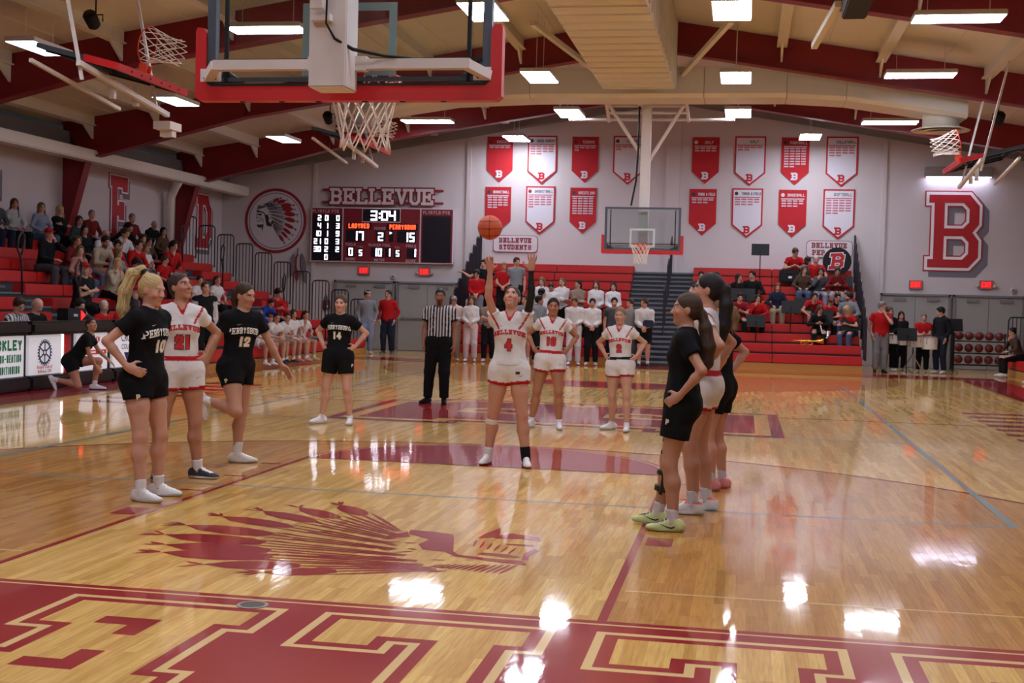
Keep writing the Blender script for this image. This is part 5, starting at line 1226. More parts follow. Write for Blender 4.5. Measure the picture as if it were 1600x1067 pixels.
def person(label, loc, yaw, H=1.68, sex='f', skin=(214, 164, 140), hair=None, top=None, bottom=None, shoe=((228, 226, 228), (200, 198, 200)), sock=None,
           pel=(0, 0, .945), lean=(0, 0, 0), slouch=0, head=(0, 0, 0), feet=None, hands=None, h=.0097, fine=True, girth=1.0, group=None, extras=None, text=(), ears=True, cat='person', bare_foot=False):
    s = H/1.725; root = thing('person', label, cat, loc, math.radians(yaw), group)
    R = lambda d: math.radians(d)
    # torso frame
    X = V3(1, 0, 0); Fw = V3(0, -1, 0); U = V3(0, 0, 1)
    lp, ls, tw = R(lean[0]), R(lean[1]), R(lean[2])
    U = rotv(U, X, lp); Fw = rotv(Fw, X, lp)                  # lean forward tips the top towards -Y
    U2 = rotv(U, V3(0, 1, 0), ls); Fw = rotv(Fw, V3(0, 1, 0), ls); X = rotv(X, V3(0, 1, 0), ls); U = U2
    Xs = rotv(X, U, tw); Fs = rotv(Fw, U, tw)
    Ub = rotv(U, X, R(slouch)); Fb = rotv(Fs, X, R(slouch))
    P = V3(*pel)*s; f = sex == 'f'
    waist = P+U*.14*s; chest = waist+(U*.4+Ub*.6)*.19*s; neck = chest+Ub*.20*s
    shw = (.150 if f else .178)*s
    sh = {'L': neck-Ub*.072*s+Xs*shw, 'R': neck-Ub*.072*s-Xs*shw}
    # head frame
    hyaw, hpit, hrol = R(head[0]), R(head[1]), R(head[2])
    base_up = unit(Ub*.35+V3(0, 0, 1)*.65); bf = Fs-base_up*(Fs @ base_up); bf = unit(bf)
    hF = rotv(bf, base_up, hyaw); hX = np.cross(base_up, -hF); hX = unit(np.cross(-hF, base_up)) if False else unit(np.cross(hF, base_up))*-1
    hX = unit(np.cross(base_up, hF))                            # person's left (+X when facing -Y)
    hF = rotv(hF, hX, -hpit); hU = np.cross(hF, hX); hU = unit(hU)
    hX2 = rotv(hX, hF, hrol); hU = rotv(hU, hF, hrol); hX = hX2
    HR = np.array([hX, -hF, hU])                                # rows: local x, y(back), z
    hs = s*(1.0 if f else 1.03)
    hc = neck+unit(base_up*.6+hU*.4)*.15*s+hF*.012*s
    hp = lambda x, y, z: hc+(hX*x-hF*y+hU*z)*hs
    # limbs
    fl_ = feet or {'L': dict(p=(.11, 0, 0), yaw=8), 'R': dict(p=(-.11, 0, 0), yaw=-8)}
    hip = {'L': P+X*.088*s-U*.03*s, 'R': P-X*.088*s-U*.03*s}; knee = {}; ank = {}; ffr = {}
    for q in 'LR':
        d = fl_[q]; fy = R(d.get('yaw', 0)); fw = V3(math.sin(fy), -math.cos(fy), 0); pit = R(d.get('pitch', 0)); side = np.cross(fw, V3(0, 0, 1)); fw = rotv(fw, side, pit); fu = np.cross(side, fw); fu = fu if fu[2] > -2 else -fu
        if d.get('flip'): fu = -fu
        t = V3(*d['p'])*s+fu*.078*s
        knee[q], ank[q] = ik(hip[q], t, .43*s, .415*s, d.get('pole', (.12 if q == 'L' else -.12, -1, 0))); ffr[q] = (fw, fu, np.cross(fu, fw))
    hn = hands or {'L': DOWN_L, 'R': DOWN_R}; elb = {}; wri = {}
    for q in 'LR': elb[q], wri[q] = ik(sh[q], V3(*hn[q]['w'])*s, .275*s, .25*s, hn[q]['pole'])
    A3 = [X, -Fw, U]; A3s = [Xs, -Fs, Ub]
    g = girth; wf = 1.0 if f else 1.08
    def torso(e, k=.05, low=0.0):
        L = [ell(P, A3, V3(.150*g, .108*g, .12)*s+e, k), ell(waist, A3, V3(.130*g*wf, .095*g, .13)*s+e, k), ell(chest-Ub*.02*s, A3s, V3(.143*wf*(g*.5+.5), .098*(g*.5+.5), .15)*s+e, k), ell(chest+Ub*.10*s, A3s, V3(.150*wf, .092, .09)*s+e, k),
             cone(sh['L'], sh['R'], .053*s+e*.6, .053*s+e*.6, k), cone(neck-Ub*.02*s, sh['L'], .048*s+e*.6, .040*s+e*.6, k), cone(neck-Ub*.02*s, sh['R'], .048*s+e*.6, .040*s+e*.6, k)]
        if f: L += [ell(chest+Ub*.005*s+Fs*.062*s+Xs*sx*.062*s, A3s, V3(.058, .046, .055)*s+e, k) for sx in (-1, 1)]
        for q in 'LR': L.append(ell(hip[q]-Fw*.036*s+U*.0*s, A3, V3(.083*g, .082, .10)*s+e, k))
        return L
    body = torso(0.0)
    body.append(cone(neck-Ub*.03*s, hc-hU*.06*hs+hF*-.01*hs, .052*s*(1 if f else 1.15), .05*s*(1 if f else 1.12), .03))
    leg = 1.0 if f else 1.04
    for q in 'LR':
        mid = knee[q]+(ank[q]-knee[q])*.32; bk = -unit(np.cross(np.cross(knee[q]-hip[q], ank[q]-knee[q]), ank[q]-knee[q]))
        back = -ffr[q][0]
        body += [cone(hip[q], hip[q]+(knee[q]-hip[q])*.45, .094*s*leg*(g*.4+.6), .082*s*leg, .04), cone(hip[q]+(knee[q]-hip[q])*.45, knee[q], .082*s*leg, .056*s, .03),
                 cone(knee[q], mid+back*.014*s, .054*s, .058*s*leg, .03), cone(mid+back*.014*s, ank[q], .057*s*leg, .035*s, .03),
                 cone(ank[q]-ffr[q][1]*.02*s-ffr[q][0]*.02*s, ank[q]-ffr[q][1]*.05*s+ffr[q][0]*.12*s, .034*s, .026*s, .03)]
    for q in 'LR':
        am = .92 if f else 1.1
        body += [cone(sh[q], elb[q], .049*s*am, .037*s*am, .03), cone(elb[q], elb[q]+(wri[q]-elb[q])*.3, .037*s*am, .038*s*am, .02), cone(elb[q]+(wri[q]-elb[q])*.3, wri[q], .038*s*am, .025*s*am, .02)]
        hd = hn[q]; d = unit(hd['d']); n = V3(*hd['n']); n = unit(n-d*(n @ d)); sd = np.cross(d, n)*(1 if q == 'R' else -1); w = wri[q]
        HA = [sd, n, d]; cu = hd.get('curl', .4); sp = hd.get('spread', .0)
        if fine:
            body.append(ell(w+d*.047*s, HA, V3(.040, .016, .054)*s, .015)); body.append(cone(w, w+d*.03*s, .024*s, .022*s, .02, flat=(n, .75)))
            for i, (o, l) in enumerate(((-.031, .052), (-.0105, .066), (.0105, .072), (.031, .064))):
                p0 = w+d*.085*s+sd*o*s; dd = unit(d+sd*(o*4*sp)); ax = np.cross(dd, n); a = 0
                for j, fr in enumerate((.45, .32, .25)):
                    a += cu*(.55, .75, .6)[j]; p1 = p0+rotv(dd, ax, a)*l*fr*1.1*s; body.append(cone(p0, p1, (.0098, .0088, .008)[j]*s, (.009, .0082, .0072)[j]*s, .006)); p0 = p1
            t0 = w+d*.022*s+sd*.03*s; t1 = t0+unit(d*.6+sd*(.75+sp*.3)+n*.25)*.045*s; t2 = t1+unit(d*.85+sd*.3+n*(.2+cu*.4))*.036*s
            body += [cone(t0, t1, .0145*s, .011*s, .012), cone(t1, t2, .0108*s, .0085*s, .005)]
        else:
            nd = rotv(d, np.cross(d, n), cu*.9)
            body += [ell(w+d*.045*s, HA, V3(.042, .024, .055)*s, .02), cone(w+d*.08*s, w+d*.08*s+nd*.07*s, .030*s, .022*s, .02), cone(w+d*.03*s+sd*.03*s, w+d*.06*s+sd*.062*s, .019*s, .016*s, .01)]
    # head
    e3 = HR
    body += [ell(hp(0, .012, .032), e3, V3(.0735, .094, .088)*hs, .03), ell(hp(0, -.022, -.040), e3, V3(.0575, .064, .078)*hs, .035), ell(hp(0, -.066, -.098), e3, V3(.026, .022, .020)*hs, .025),
             cone(hp(0, -.088, .008), hp(0, -.106, -.030), .0075*hs, .0125*hs, .012), ell(hp(.012, -.094, -.034), e3, V3(.009, .010, .008)*hs, .008), ell(hp(-.012, -.094, -.034), e3, V3(.009, .010, .008)*hs, .008),
             ell(hp(.036, -.062, -.028), e3, V3(.026, .026, .024)*hs, .02), ell(hp(-.036, -.062, -.028), e3, V3(.026, .026, .024)*hs, .02), cone(hp(-.034, -.080, .026), hp(.034, -.080, .026), .011*hs, .011*hs, .014)]
    if fine:
        for sx in (-1, 1): body.append(ell(hp(sx*.031, -.094, .006), e3, V3(.016, .014, .010)*hs, .010, op='s')); body.append(ell(hp(sx*.031, -.0755, .005), e3, V3(.0135, .0135, .0125)*hs, .003))
        body += [cone(hp(-.019, -.083, -.0625), hp(.019, -.083, -.0625), .0075*hs, .0075*hs, .008), cone(hp(-.013, -.084, -.0715), hp(.013, -.084, -.0715), .008*hs, .008*hs, .006)]
    if ears:
        for sx in (-1, 1): body.append(ell(hp(sx*.073, .012, -.008), e3, V3(.011, .021, .031)*hs, .012))
    vb, qb = nets(body, h)
    base = C3(skin)*V3(.84, .80, .78); col = np.tile(base, (len(vb), 1)); hl = (vb-hc) @ HR.T/hs
    face = (hl[:, 1] < -.045) & (np.abs(hl[:, 2]) < .13) & (np.abs(hl[:, 0]) < .08)
    def paint(m, c, a=1.0): col[m] = col[m]*(1-a)+np.array(c)*a
    cheek = face & (np.hypot(np.abs(hl[:, 0])-.042, hl[:, 2]+.03) < .026); paint(cheek, base*V3(1.08, .78, .76), .6)
    nose_ = face & (np.hypot(hl[:, 0], hl[:, 2]+.032) < .014); paint(nose_, base*V3(1.05, .82, .8), .6)
    big = 1.0 if fine else 1.55
    lip = face & (np.abs(hl[:, 0]) < .025*big*(1-np.abs(hl[:, 2]+.066)/.03)) & (np.abs(hl[:, 2]+.066) < .0105*big); paint(lip, base*V3(.86, .45, .46), .85)
    hc_ = C3(hair['c']) if hair else C3((60, 44, 36))
    hcd = hc_*.8 if hair and not hair.get('brow') else C3(hair['brow']) if hair else hc_
    brow = face & (np.abs(hl[:, 2]-.0265-.05*(.03-np.abs(np.abs(hl[:, 0])-.03))*.5) < .0055*big) & (np.abs(np.abs(hl[:, 0])-.031) < .019); paint(brow, np.minimum(hcd, base*.75), .8)
    ex, ez = np.abs(hl[:, 0])-.031, hl[:, 2]-.005
    paint(face & (np.hypot(ex/1.35, ez) < .0135*big), base*.7, .45)  # skin round the eyes darkened, eye-socket shade put into the colour
    if fine: paint(face & (np.hypot(ex/1.5, ez*1.15) < .0092), V3(.62, .58, .56), 1)
    gx = hl[:, 0]-np.sign(hl[:, 0])*.031
    paint(face & (np.hypot(ex, ez) < (.0068 if fine else .010)), V3(.02, .014, .012), 1)
    if fine: paint(face & (np.abs(ez-.0085+ex*ex*12) < .0028) & (np.abs(ex) < .017), V3(.02, .014, .012), .85)
    if hair and hair.get('beard'):
        bd = (hl[:, 2] < -.035) & (hl[:, 2] > -.13) & (hl[:, 1] < -.0) & (np.abs(hl[:, 0]) < .075) & (hl[:, 1] > -.115) & ~lip & (hl[:, 2] < -.045) & ((hl[:, 1] < -.055) | (not fine)) & (np.abs(hl[:, 0]) < (.036 if fine else .07)); paint(bd, C3(hair['beard']), .8)
    for q in 'LR':                                               # rosy knees, elbows, knuckles
        for c, r in ((knee[q]+ffr[q][0]*.05*s, .05), (elb[q], .045)): m = ((vb-c)**2).sum(1) < (r*s)**2; paint(m, base*V3(1.0, .80, .78), .4)
    slv = top.get('arm') if top else None
    if slv:                                                      # compression sleeve on one arm
        q, c = slv; ax_ = wri[q]-elb[q]; t = (vb-elb[q]) @ ax_/(ax_ @ ax_); dl = np.linalg.norm(vb-elb[q]-np.clip(t, 0, 1)[:, None]*ax_, axis=1); tu = (vb-sh[q]) @ (elb[q]-sh[q])/((elb[q]-sh[q]) @ (elb[q]-sh[q])); du = np.linalg.norm(vb-sh[q]-np.clip(tu, 0, 1)[:, None]*(elb[q]-sh[q]), axis=1)
        paint(((t > -.1) & (t < .97) & (dl < .055*s)) | ((tu > .42) & (tu < 1.1) & (du < .06*s)), C3(c), 1)
    link('body', np_mesh('body', vb, qb, col), root, False).data.materials.append(SKIN)
    out = dict(root=root, s=s, P=P, chest=chest, neck=neck, X=Xs, F=Fs, U=Ub, hp=hp, HR=HR, hc=hc, hs=hs, knee=knee, ank=ank, hip=hip, elb=elb, wri=wri, ffr=ffr, sh=sh, hU=hU, hF=hF, hX=hX)
    sd_ = (loc[0]*7.3+loc[1]*3.1) % 6.28
    # ---- top
    if top:
        e = top.get('e', .012 if fine else .013); kind = top.get('kind', 'tee'); hem = top.get('hem', -.10)
        T = torso(e*s+.004)
        lo_ = top.get('flare', .0)
        T.append(cone(chest, waist-U*.02*s, (.118 if f else .142)*g*s+e, (.122 if f else .142)*g*s+e, .05, flat=(Fs, .71)))
        if hem < 0.05: T.append(ell(P+U*.02*s, A3, V3(.155*g+lo_, .114*g+lo_, .13)*s+e, .05))
        T0 = list(T)
        cuff = {'tee': .52, 'long': 9, 'hoodie': 9, 'tank': 0}[kind]
        for q in 'LR':
            ua = elb[q]-sh[q]; rr = top.get('rr', (.052 if f else .058)-(0 if fine else .004)); cu_ = top.get('sleeve', cuff)
            if kind == 'tank': T.append(cone(sh[q]*.6+neck*.4, sh[q]*.9+neck*.1, .05*s+e, .05*s+e, .03))
            elif cuff < 2: T.append(cone(sh[q], sh[q]+ua*(cu_+.2), rr*s+e, rr*s+e*1.2+.004, .03, clips=((sh[q]+ua*cu_, ua),)))
            else:
                fa = wri[q]-elb[q]; r2 = (.044 if kind == 'long' else .048)*s*(1 if f else 1.08); T += [cone(sh[q], elb[q], rr*s+e, r2+e*.4, .03), cone(elb[q], wri[q]+fa*.1, r2+e*.4, r2*.72+e*.4, .025, clips=((wri[q]-fa*.03, fa),))]
        if kind == 'hoodie':
            hd_ = [ell(neck-Fs*.075*s+Ub*.0*s, A3s, V3(.095, .05, .065)*s, .04), cone(neck+Xs*.07*s+Fs*.01*s, neck-Xs*.07*s+Fs*.01*s, .04*s, .04*s, .03)]; T += hd_
        nk = top.get('neck', 'round'); subs = []
        if nk == 'v': subs = [ell(neck+Ub*.045*s, A3s, V3(.060, .078, .068)*s, .0, op='s'), cone(neck+Fs*.07*s+Ub*.015*s, neck+Fs*.115*s-Ub*.062*s, .036*s, .005*s, .0, op='s')]
        elif nk == 'round': subs = [ell(neck+Ub*.045*s+Fs*.012*s, A3s, V3(.068, .085, .062)*s, .0, op='s')]
        if kind == 'tank':
            for q in 'LR': subs.append(ell(sh[q]+(sh[q]-neck)*.30-Ub*.05*s, A3s, V3(.062, .15, .115)*s, .0, op='s'))
        T += subs
        hp0 = P+U*hem*s
        vt, qt = nets(T, h, clips=[(hp0, -U)]+top.get('clips', []), wrinkle=top.get('wr', .0022 if fine else .004), seed=sd_)
        ct = np.tile(C3(top['c']), (len(vt), 1))
        if top.get('trim'):
            tr = C3(top['trim']); dn = np.min([p.f(vt) for p in subs[:2]], 0); ct[dn < .013*s] = tr
            for q in 'LR':                                       # arm-hole piping over the under-shirt sleeve
                ax_ = unit(sh[q]-neck); t = (vt-(sh[q]-ax_*.004*s)) @ unit(ax_+Ub*-.10); m = (np.abs(t) < .0095*s) & (((vt-sh[q])**2).sum(1) < (.15*s)**2); ct[m] = tr
        if top.get('stripes'):
            c2 = C3(top['stripes']); u = np.where(np.abs((vt-chest) @ Xs) < 9, (vt-chest) @ Xs, 0); ang = np.arctan2((vt-chest) @ Xs, np.abs((vt-chest) @ Fs)+.02); m = np.floor(((vt-chest) @ Xs)/(.023*s)+100).astype(int) % 2 == 0; ct[m] = c2
            col_ = np.min([p.f(vt) for p in subs[:1]], 0) < .016 if subs else None
            if col_ is not None: ct[col_] = C3((16, 16, 18))
            for q in 'LR':
                ua = elb[q]-sh[q]; t = (vt-sh[q]) @ ua/(ua @ ua); m = (t > top.get('sleeve', cuff)-.09) & (((vt-sh[q]-np.clip(t, 0, 1)[:, None]*ua)**2).sum(1) < (.09*s)**2); ct[m] = C3((16, 16, 18))
        if top.get('vest'):
            for q in 'LR':
                ua = elb[q]-sh[q]; m = (((vt-sh[q]) @ unit(ua)) > .03*s) & (np.min([((vt-sh[q]-np.clip(((vt-sh[q]) @ ua)/(ua @ ua), 0, 1)[:, None]*ua)**2).sum(1), ((vt-elb[q]-np.clip(((vt-elb[q]) @ (wri[q]-elb[q]))/((wri[q]-elb[q]) @ (wri[q]-elb[q])), 0, 1)[:, None]*(wri[q]-elb[q]))**2).sum(1)], 0) < (.085*s)**2); ct[m] = C3(top['vest'])
        nm = top.get('name', 'jersey' if fine else ('hooded_top' if kind == 'hoodie' else 'shirt'))
        jo = link(nm, np_mesh(nm, vt, qt, ct), root, False); jo.data.materials.append(CLOTH); out['top'] = jo
        for tx in text: chest_text(out, jo, T0, [(hp0, -U)], tx)
    # ---- bottom
    if bottom:
        kind = bottom.get('kind', 'shorts'); e = bottom.get('e', .020 if fine else .02); Bp = []
        Bp += [ell(P, A3, V3(.156*g, .114*g, .12)*s+e, .05), ell(P+U*.08*s, A3, V3(.138*g*wf, .10*g, .10)*s+e*.8, .05)]
        cl = [(P+U*bottom.get('rise', .10)*s, U)]
        for q in 'LR':
            Bp.append(ell(hip[q]-Fw*.036*s, A3, V3(.086*g, .086, .10)*s+e, .05)); th = knee[q]-hip[q]
            if kind == 'shorts':
                Bp.append(cone(hip[q], hip[q]+th*.14, .097*s*leg*(g*.4+.6)+e, .09*s*leg+e, .05)); t = bottom.get('len', .42); Bp.append(cone(hip[q]+U*.02*s, hip[q]+th*(t+.25), (.098*leg*(g*.4+.6))*s+e, (.082)*s+e*1.1, .02, clips=((hip[q]+th*t, th), (P+X*(.010 if q == 'L' else -.010)*s, -X if q == 'L' else X))))
            else:
                r0, r1, r2 = (.092, .066, .05) if kind == 'pants' else (.095, .06, .045); Bp += [cone(hip[q], knee[q], r0*s*leg*(g*.4+.6)+e, r1*s+e, .04), cone(knee[q], ank[q]-(ank[q]-knee[q])*.02, r1*s+e, r2*s+e, .03, clips=((ank[q]-(ank[q]-knee[q])*.04, ank[q]-knee[q]),))]
        vt, qt = nets(Bp, h, clips=cl, wrinkle=.002 if fine else .004, seed=sd_+1)
        ct = np.tile(C3(bottom['c']), (len(vt), 1))
        if bottom.get('trim'):
            for q in 'LR':
                th = knee[q]-hip[q]; t = (vt-hip[q]) @ th/(th @ th); m = (t > bottom.get('len', .42)-.055) & (((vt-hip[q]) @ X)*(1 if q == 'L' else -1) > -.09*s); ct[m] = C3(bottom['trim'])
        if bottom.get('band'): ct[((vt-P) @ U) > (bottom.get('rise', .10)-.042)*s] = C3(bottom['band'])
        nm = 'shorts' if kind == 'shorts' else 'trousers'
        o = link(nm, np_mesh(nm, vt, qt, ct), root, False); o.data.materials.append(CLOTH); out['bottom'] = o
    # ---- shoes and socks
    if shoe:
        for q in 'LR':
            fw, fu, fsd = ffr[q]; a = ank[q]; fp = lambda y, z, x=0.0: a+(fw*y+fu*(z-.078)+fsd*x)*s; A = [fsd, fw, fu]; hh = h if fine else h*.9
            Sp = [ell(fp(-.045, .045), A, V3(.034, .045, .05)*s, .02), cone(fp(-.03, .036), fp(.12, .030), .035*s, .035*s, .025, flat=(fu, .95)), ell(fp(.148, .026), A, V3(.037, .054, .026)*s, .02), cone(fp(-.012, .05), fp(-.006, .105), .036*s, .040*s, .02), cone(fp(.005, .082), fp(.10, .040), .031*s, .025*s, .025), ell(fp(.055, .010), A, V3(.045, .145, .017)*s, .006)]
            vt, qt = nets(Sp, hh, clips=[(fp(0, .002), -fu), (fp(0, .105), fu*1.0-fw*.25)])
            z = ((vt-a) @ fu)/s+.078; y_ = ((vt-a) @ fw)/s; ct = np.tile(C3(shoe[0]), (len(vt), 1)); ct[z < .024] = C3(shoe[1])*.82
            if len(shoe) > 2: ct[(z > .026) & (y_ > .04) & (z > .055) & (np.abs((vt-a) @ fsd) < .022*s)] = C3(shoe[2])
            if len(shoe) > 3: ct[(z > .08)] = C3(shoe[3])
            o = link('shoe', np_mesh('shoe', vt, qt, ct), root, False); o.data.materials.append(SHOEM)
            if fine and len(shoe) > 2:
                lm = MB()
                for i in range(4):
                    y0 = .035+i*.024; z0 = .098-i*.0135; lm.tube([fp(y0, z0-.012, -.026), fp(y0+.003, z0+.003, -.01), fp(y0+.003, z0+.003, .01), fp(y0, z0-.012, .026)], .0034*s, 5)
                lo_ = lm.build('laces', SHOELACE, root, True, world=False)
            if sock:
                dv = knee[q]-ank[q]; vt, qt = nets([cone(ank[q]-dv*.05, ank[q]+dv*.5, .040*s, .050*s, .0, clips=((ank[q]+dv*sock[1], dv),))], hh)
                ct = np.tile(C3(sock[0]), (len(vt), 1))
                o = link('sock', np_mesh('sock', vt, qt, ct), root, False); o.data.materials.append(CLOTH)
    # ---- hair and hats
    if hair:
        st = hair['s']; c = hair['c']; Hp = []; e_ = .005 if st in ('bald', 'crop', 'bun', 'tail') else .010
        cap = hair.get('cap')
        if st != 'bald' or cap:
            Hp = [ell(hp(0, .018, .036), e3, (V3(.0735, .094, .088)+e_+(.004 if st in ('long', 'short', 'curly') else 0))*hs, .02)]
            if st in ('short', 'crop'): Hp.append(ell(hp(0, .045, -.01), e3, V3(.068, .062, .06)*hs, .02))
            if st == 'short': Hp.append(ell(hp(0, -.035, .098), e3, V3(.058, .05, .026)*hs, .02))
            if st in ('tail', 'bun', 'braid', 'long'): Hp.append(ell(hp(0, .04, .0), e3, V3(.072, .07, .085)*hs, .03))
            if st == 'curly':
                rg = random.Random(int(loc[0]*100)); Hp += [ell(hp(.075*math.cos(a), .02+.07*math.sin(a), z), e3, V3(.04, .04, .04)*hs, .015) for a, z in [(rg.uniform(-.6, 3.7), rg.uniform(-.09, .11)) for _ in range(16)]]
            if st == 'long':
                ll = hair.get('l', .30); Hp += [cone(hp(0, .06, .0), hp(0, .085, -ll), .074*hs, .062*hs, .03, flat=(hF, .55))]
                for sx in (-1, 1): Hp += [cone(hp(sx*.062, -.002, .05), hp(sx*.080, .005, -.10), .026*hs, .028*hs, .02), cone(hp(sx*.080, .005, -.10), hp(sx*.085, -.03 if hair.get('front', 1) else .05, -ll), .029*hs, .024*hs, .02)]
            fcut = ell(hp(0, -.112, -.030), e3, V3(.066, .075, .108)*hs, .012, op='s')
            Hp.append(fcut)
            if st in ('short', 'crop', 'tail', 'bun', 'braid'): Hp += [ell(hp(sx*.085, -.035, -.065), e3, V3(.045, .06, .065)*hs, .01, op='s') for sx in (-1, 1)]
            if st in ('short', 'crop'): Hp.append(ell(hp(0, .02, -.135), e3, V3(.12, .12, .075)*hs, .01, op='s'))
            if st == 'bun': Hp.append(ell(hp(0, .105, .075), e3, V3(.038, .036, .036)*hs, .01))
            if st in ('tail', 'braid'):
                pts = hair.get('pts') or [(0, .10, .075), (0, .145, .06), (0, .165, -.02), (0, .15, -.14), (0, .14, -.24)]; rad = hair.get('rad') or [.02, .032, .036, .032, .014]
                pw = [hp(*p) for p in pts]
                for i in range(len(pw)-1): Hp.append(cone(pw[i], pw[i+1], rad[i]*hs, rad[i+1]*hs, .02))
                if hair.get('wisp'):
                    rg = random.Random(3)
                    for i in range(1, len(pw)-1):
                        for _ in range(5):
                            o_ = V3(rg.uniform(-1, 1), rg.uniform(-1, 1), 0)*rad[i]*hs*.75; Hp.append(cone(pw[i]+o_, pw[i+1]+o_*.8, .009*hs, .008*hs, .006))
            vt, qt = nets(Hp, h if fine else h*.85, wrinkle=.0012 if fine else 0, seed=sd_)
            rgv = np.ones(len(vt)); ct = np.clip(C3(c)[None, :]*rgv[:, None], 0, 1)
            if hair.get('tie'):
                pw1 = hp(*(hair.get('pts') or [(0, .10, .075), (0, .145, .06)])[1]); pw0 = hp(*(hair.get('pts') or [(0, .10, .075)])[0]); ct[((vt-(pw0*.6+pw1*.4))**2).sum(1) < (.034*hs)**2] = C3(hair['tie'])
            hv = (vt-hc) @ HR.T/hs
            if st in ('tail', 'bun', 'braid'):
                pole = V3(*(hair['pts'][0] if hair.get('pts') else (0, .10, .075))); q_ = hv-pole; rr_ = np.sqrt((q_**2).sum(1)); an = np.arctan2(q_[:, 0], q_[:, 2]-.3*q_[:, 1])
                sv_ = np.c_[an*11, rr_*7, np.zeros(len(an))]
                if st != 'bun':
                    pl_ = np.array(hair.get('pts') or [(0, .10, .075), (0, .145, .06), (0, .165, -.02), (0, .15, -.14), (0, .14, -.24)], float)
                    dm = np.full(len(hv), 9.); ol = np.zeros((len(hv), 3))
                    for i in range(1, len(pl_)-1):
                        a_, b_ = pl_[i], pl_[i+1]; t_ = np.clip((hv-a_) @ (b_-a_)/((b_-a_) @ (b_-a_)), 0, 1); of = hv-a_-t_[:, None]*(b_-a_); dd_ = np.linalg.norm(of, axis=1); m_ = dd_ < dm; dm[m_] = dd_[m_]; ol[m_] = np.c_[of[m_][:, 0]*130, of[m_][:, 1]*130, (i+t_[m_])*1.1]
                    tl = (dm < .065) & (hv[:, 1] > pole[1]+.02); sv_[tl] = ol[tl]
            elif st == 'long': sv_ = np.c_[hv[:, 0]*95, hv[:, 1]*95, hv[:, 2]*7]
            else: sv_ = np.c_[hv[:, 0]*55, hv[:, 1]*18, hv[:, 2]*22]
            o = link('hair', np_mesh('hair', vt, qt, ct, sv_), root, False); o.data.materials.append(HAIRM)
        if st == 'bald' and hair.get('fringe'):
            vt, qt = nets([ell(hp(0, .028, -.005), e3, V3(.079, .086, .05)*hs, .02, clips=((hp(0, 0, .03), hU),)), ell(hp(0, -.10, -.02), e3, V3(.09, .10, .12)*hs, .01, op='s')], h*.8)
            o = link('hair', np_mesh('hair', vt, qt, np.tile(C3(c), (len(vt), 1)), vt*60), root, False); o.data.materials.append(HAIRM)
        if cap:
            Cp = [ell(hp(0, .012, .050), e3, (V3(.083, .104, .086))*hs, .01, clips=((hp(0, 0, .045), -hU),)), ell(hp(0, (-.115 if not hair.get('back') else .12), .052), e3, V3(.068, .075, .010)*hs, .01)]
            vt, qt = nets(Cp, min(h, .014)); o = link('cap', np_mesh('cap', vt, qt, np.tile(C3(cap), (len(vt), 1))), root, False); o.data.materials.append(CLOTH)
    if extras: extras(out)
    return out

def chest_text(o, parent, prims, clips, tx):
    """raised lettering laid onto the shirt front (or back) along its surface, one part per character"""
    s = o['s']; F = o['F']*(-1 if tx.get('back') else 1); Xd = o['X']*(-1 if tx.get('back') else 1); c0 = o['chest']+o['U']*tx['z']*s+Xd*tx.get('x', 0)*s
    from mathutils.geometry import delaunay_2d_cdt
    W, G = tx['w']*s, tx['g']*s; tot = sum((W*.45 if ch in 'I1' else W)+G for ch in tx['t'])-G; x = -tot/2
    for ch in tx['t']:
        cw = W*.45 if ch in 'I1' else W; segs = [((a[0]+x, a[1]), (b[0]+x, b[1])) for a, b in glyph(ch, cw, tx['h']*s, tx['st']*s, tx.get('serif', 0)*s)]; x += cw+G; base = None
        for dil, colr, off in ((tx.get('edge', 0)*s, tx.get('ec'), .0042), (0.0, tx['c'], .0056 if tx.get('edge') else .0045)):
            if colr is None: continue
            vs = []; fs = []
            for p in seg_polys(segs, tx['st']*s, dil):
                if sum(p[i][0]*p[(i+1) % 4][1]-p[(i+1) % 4][0]*p[i][1] for i in range(4)) < 0: p = p[::-1]
                fs.append(list(range(len(vs), len(vs)+4))); vs += [Vector(q) for q in p]
            x0, x1 = min(v.x for v in vs), max(v.x for v in vs); y0, y1 = min(v.y for v in vs), max(v.y for v in vs); st = .012
            for i in range(int((x1-x0)/st)):
                for j in range(int((y1-y0)/st)): vs.append(Vector((x0+(i+.5)*st, y0+(j+.5)*st)))
            r = delaunay_2d_cdt(vs, [], fs, 1, 1e-6)
            v2 = np.array([tuple(v) for v in r[0]]); tris = [t for t, og in zip(r[2], r[5]) if og]
            u, v = v2[:, 0], v2[:, 1]-tx.get('arc', 0)*v2[:, 0]**2/s
            pts = c0+np.outer(u, Xd)+np.outer(v, o['U'])+F*.30; t = np.zeros(len(pts))
            for _ in range(22):
                d = ev(prims, pts-np.outer(t, F), clips); t += np.clip(d, -.02, .05)*.8
            ok = t < .345; pts = pts-np.outer(t-off, F); tris = [f_ for f_ in tris if ok[list(f_)].all()]
            if not tris: continue
            me = bpy.data.meshes.new('print_letter'); me.from_pydata([tuple(p) for p in pts], [], [tuple(f_) for f_ in tris]); me.update()
            me.materials.append(mat('print_%d_%d_%d' % colr, colr, rough=0.7)); link('print_letter', me, parent, False)
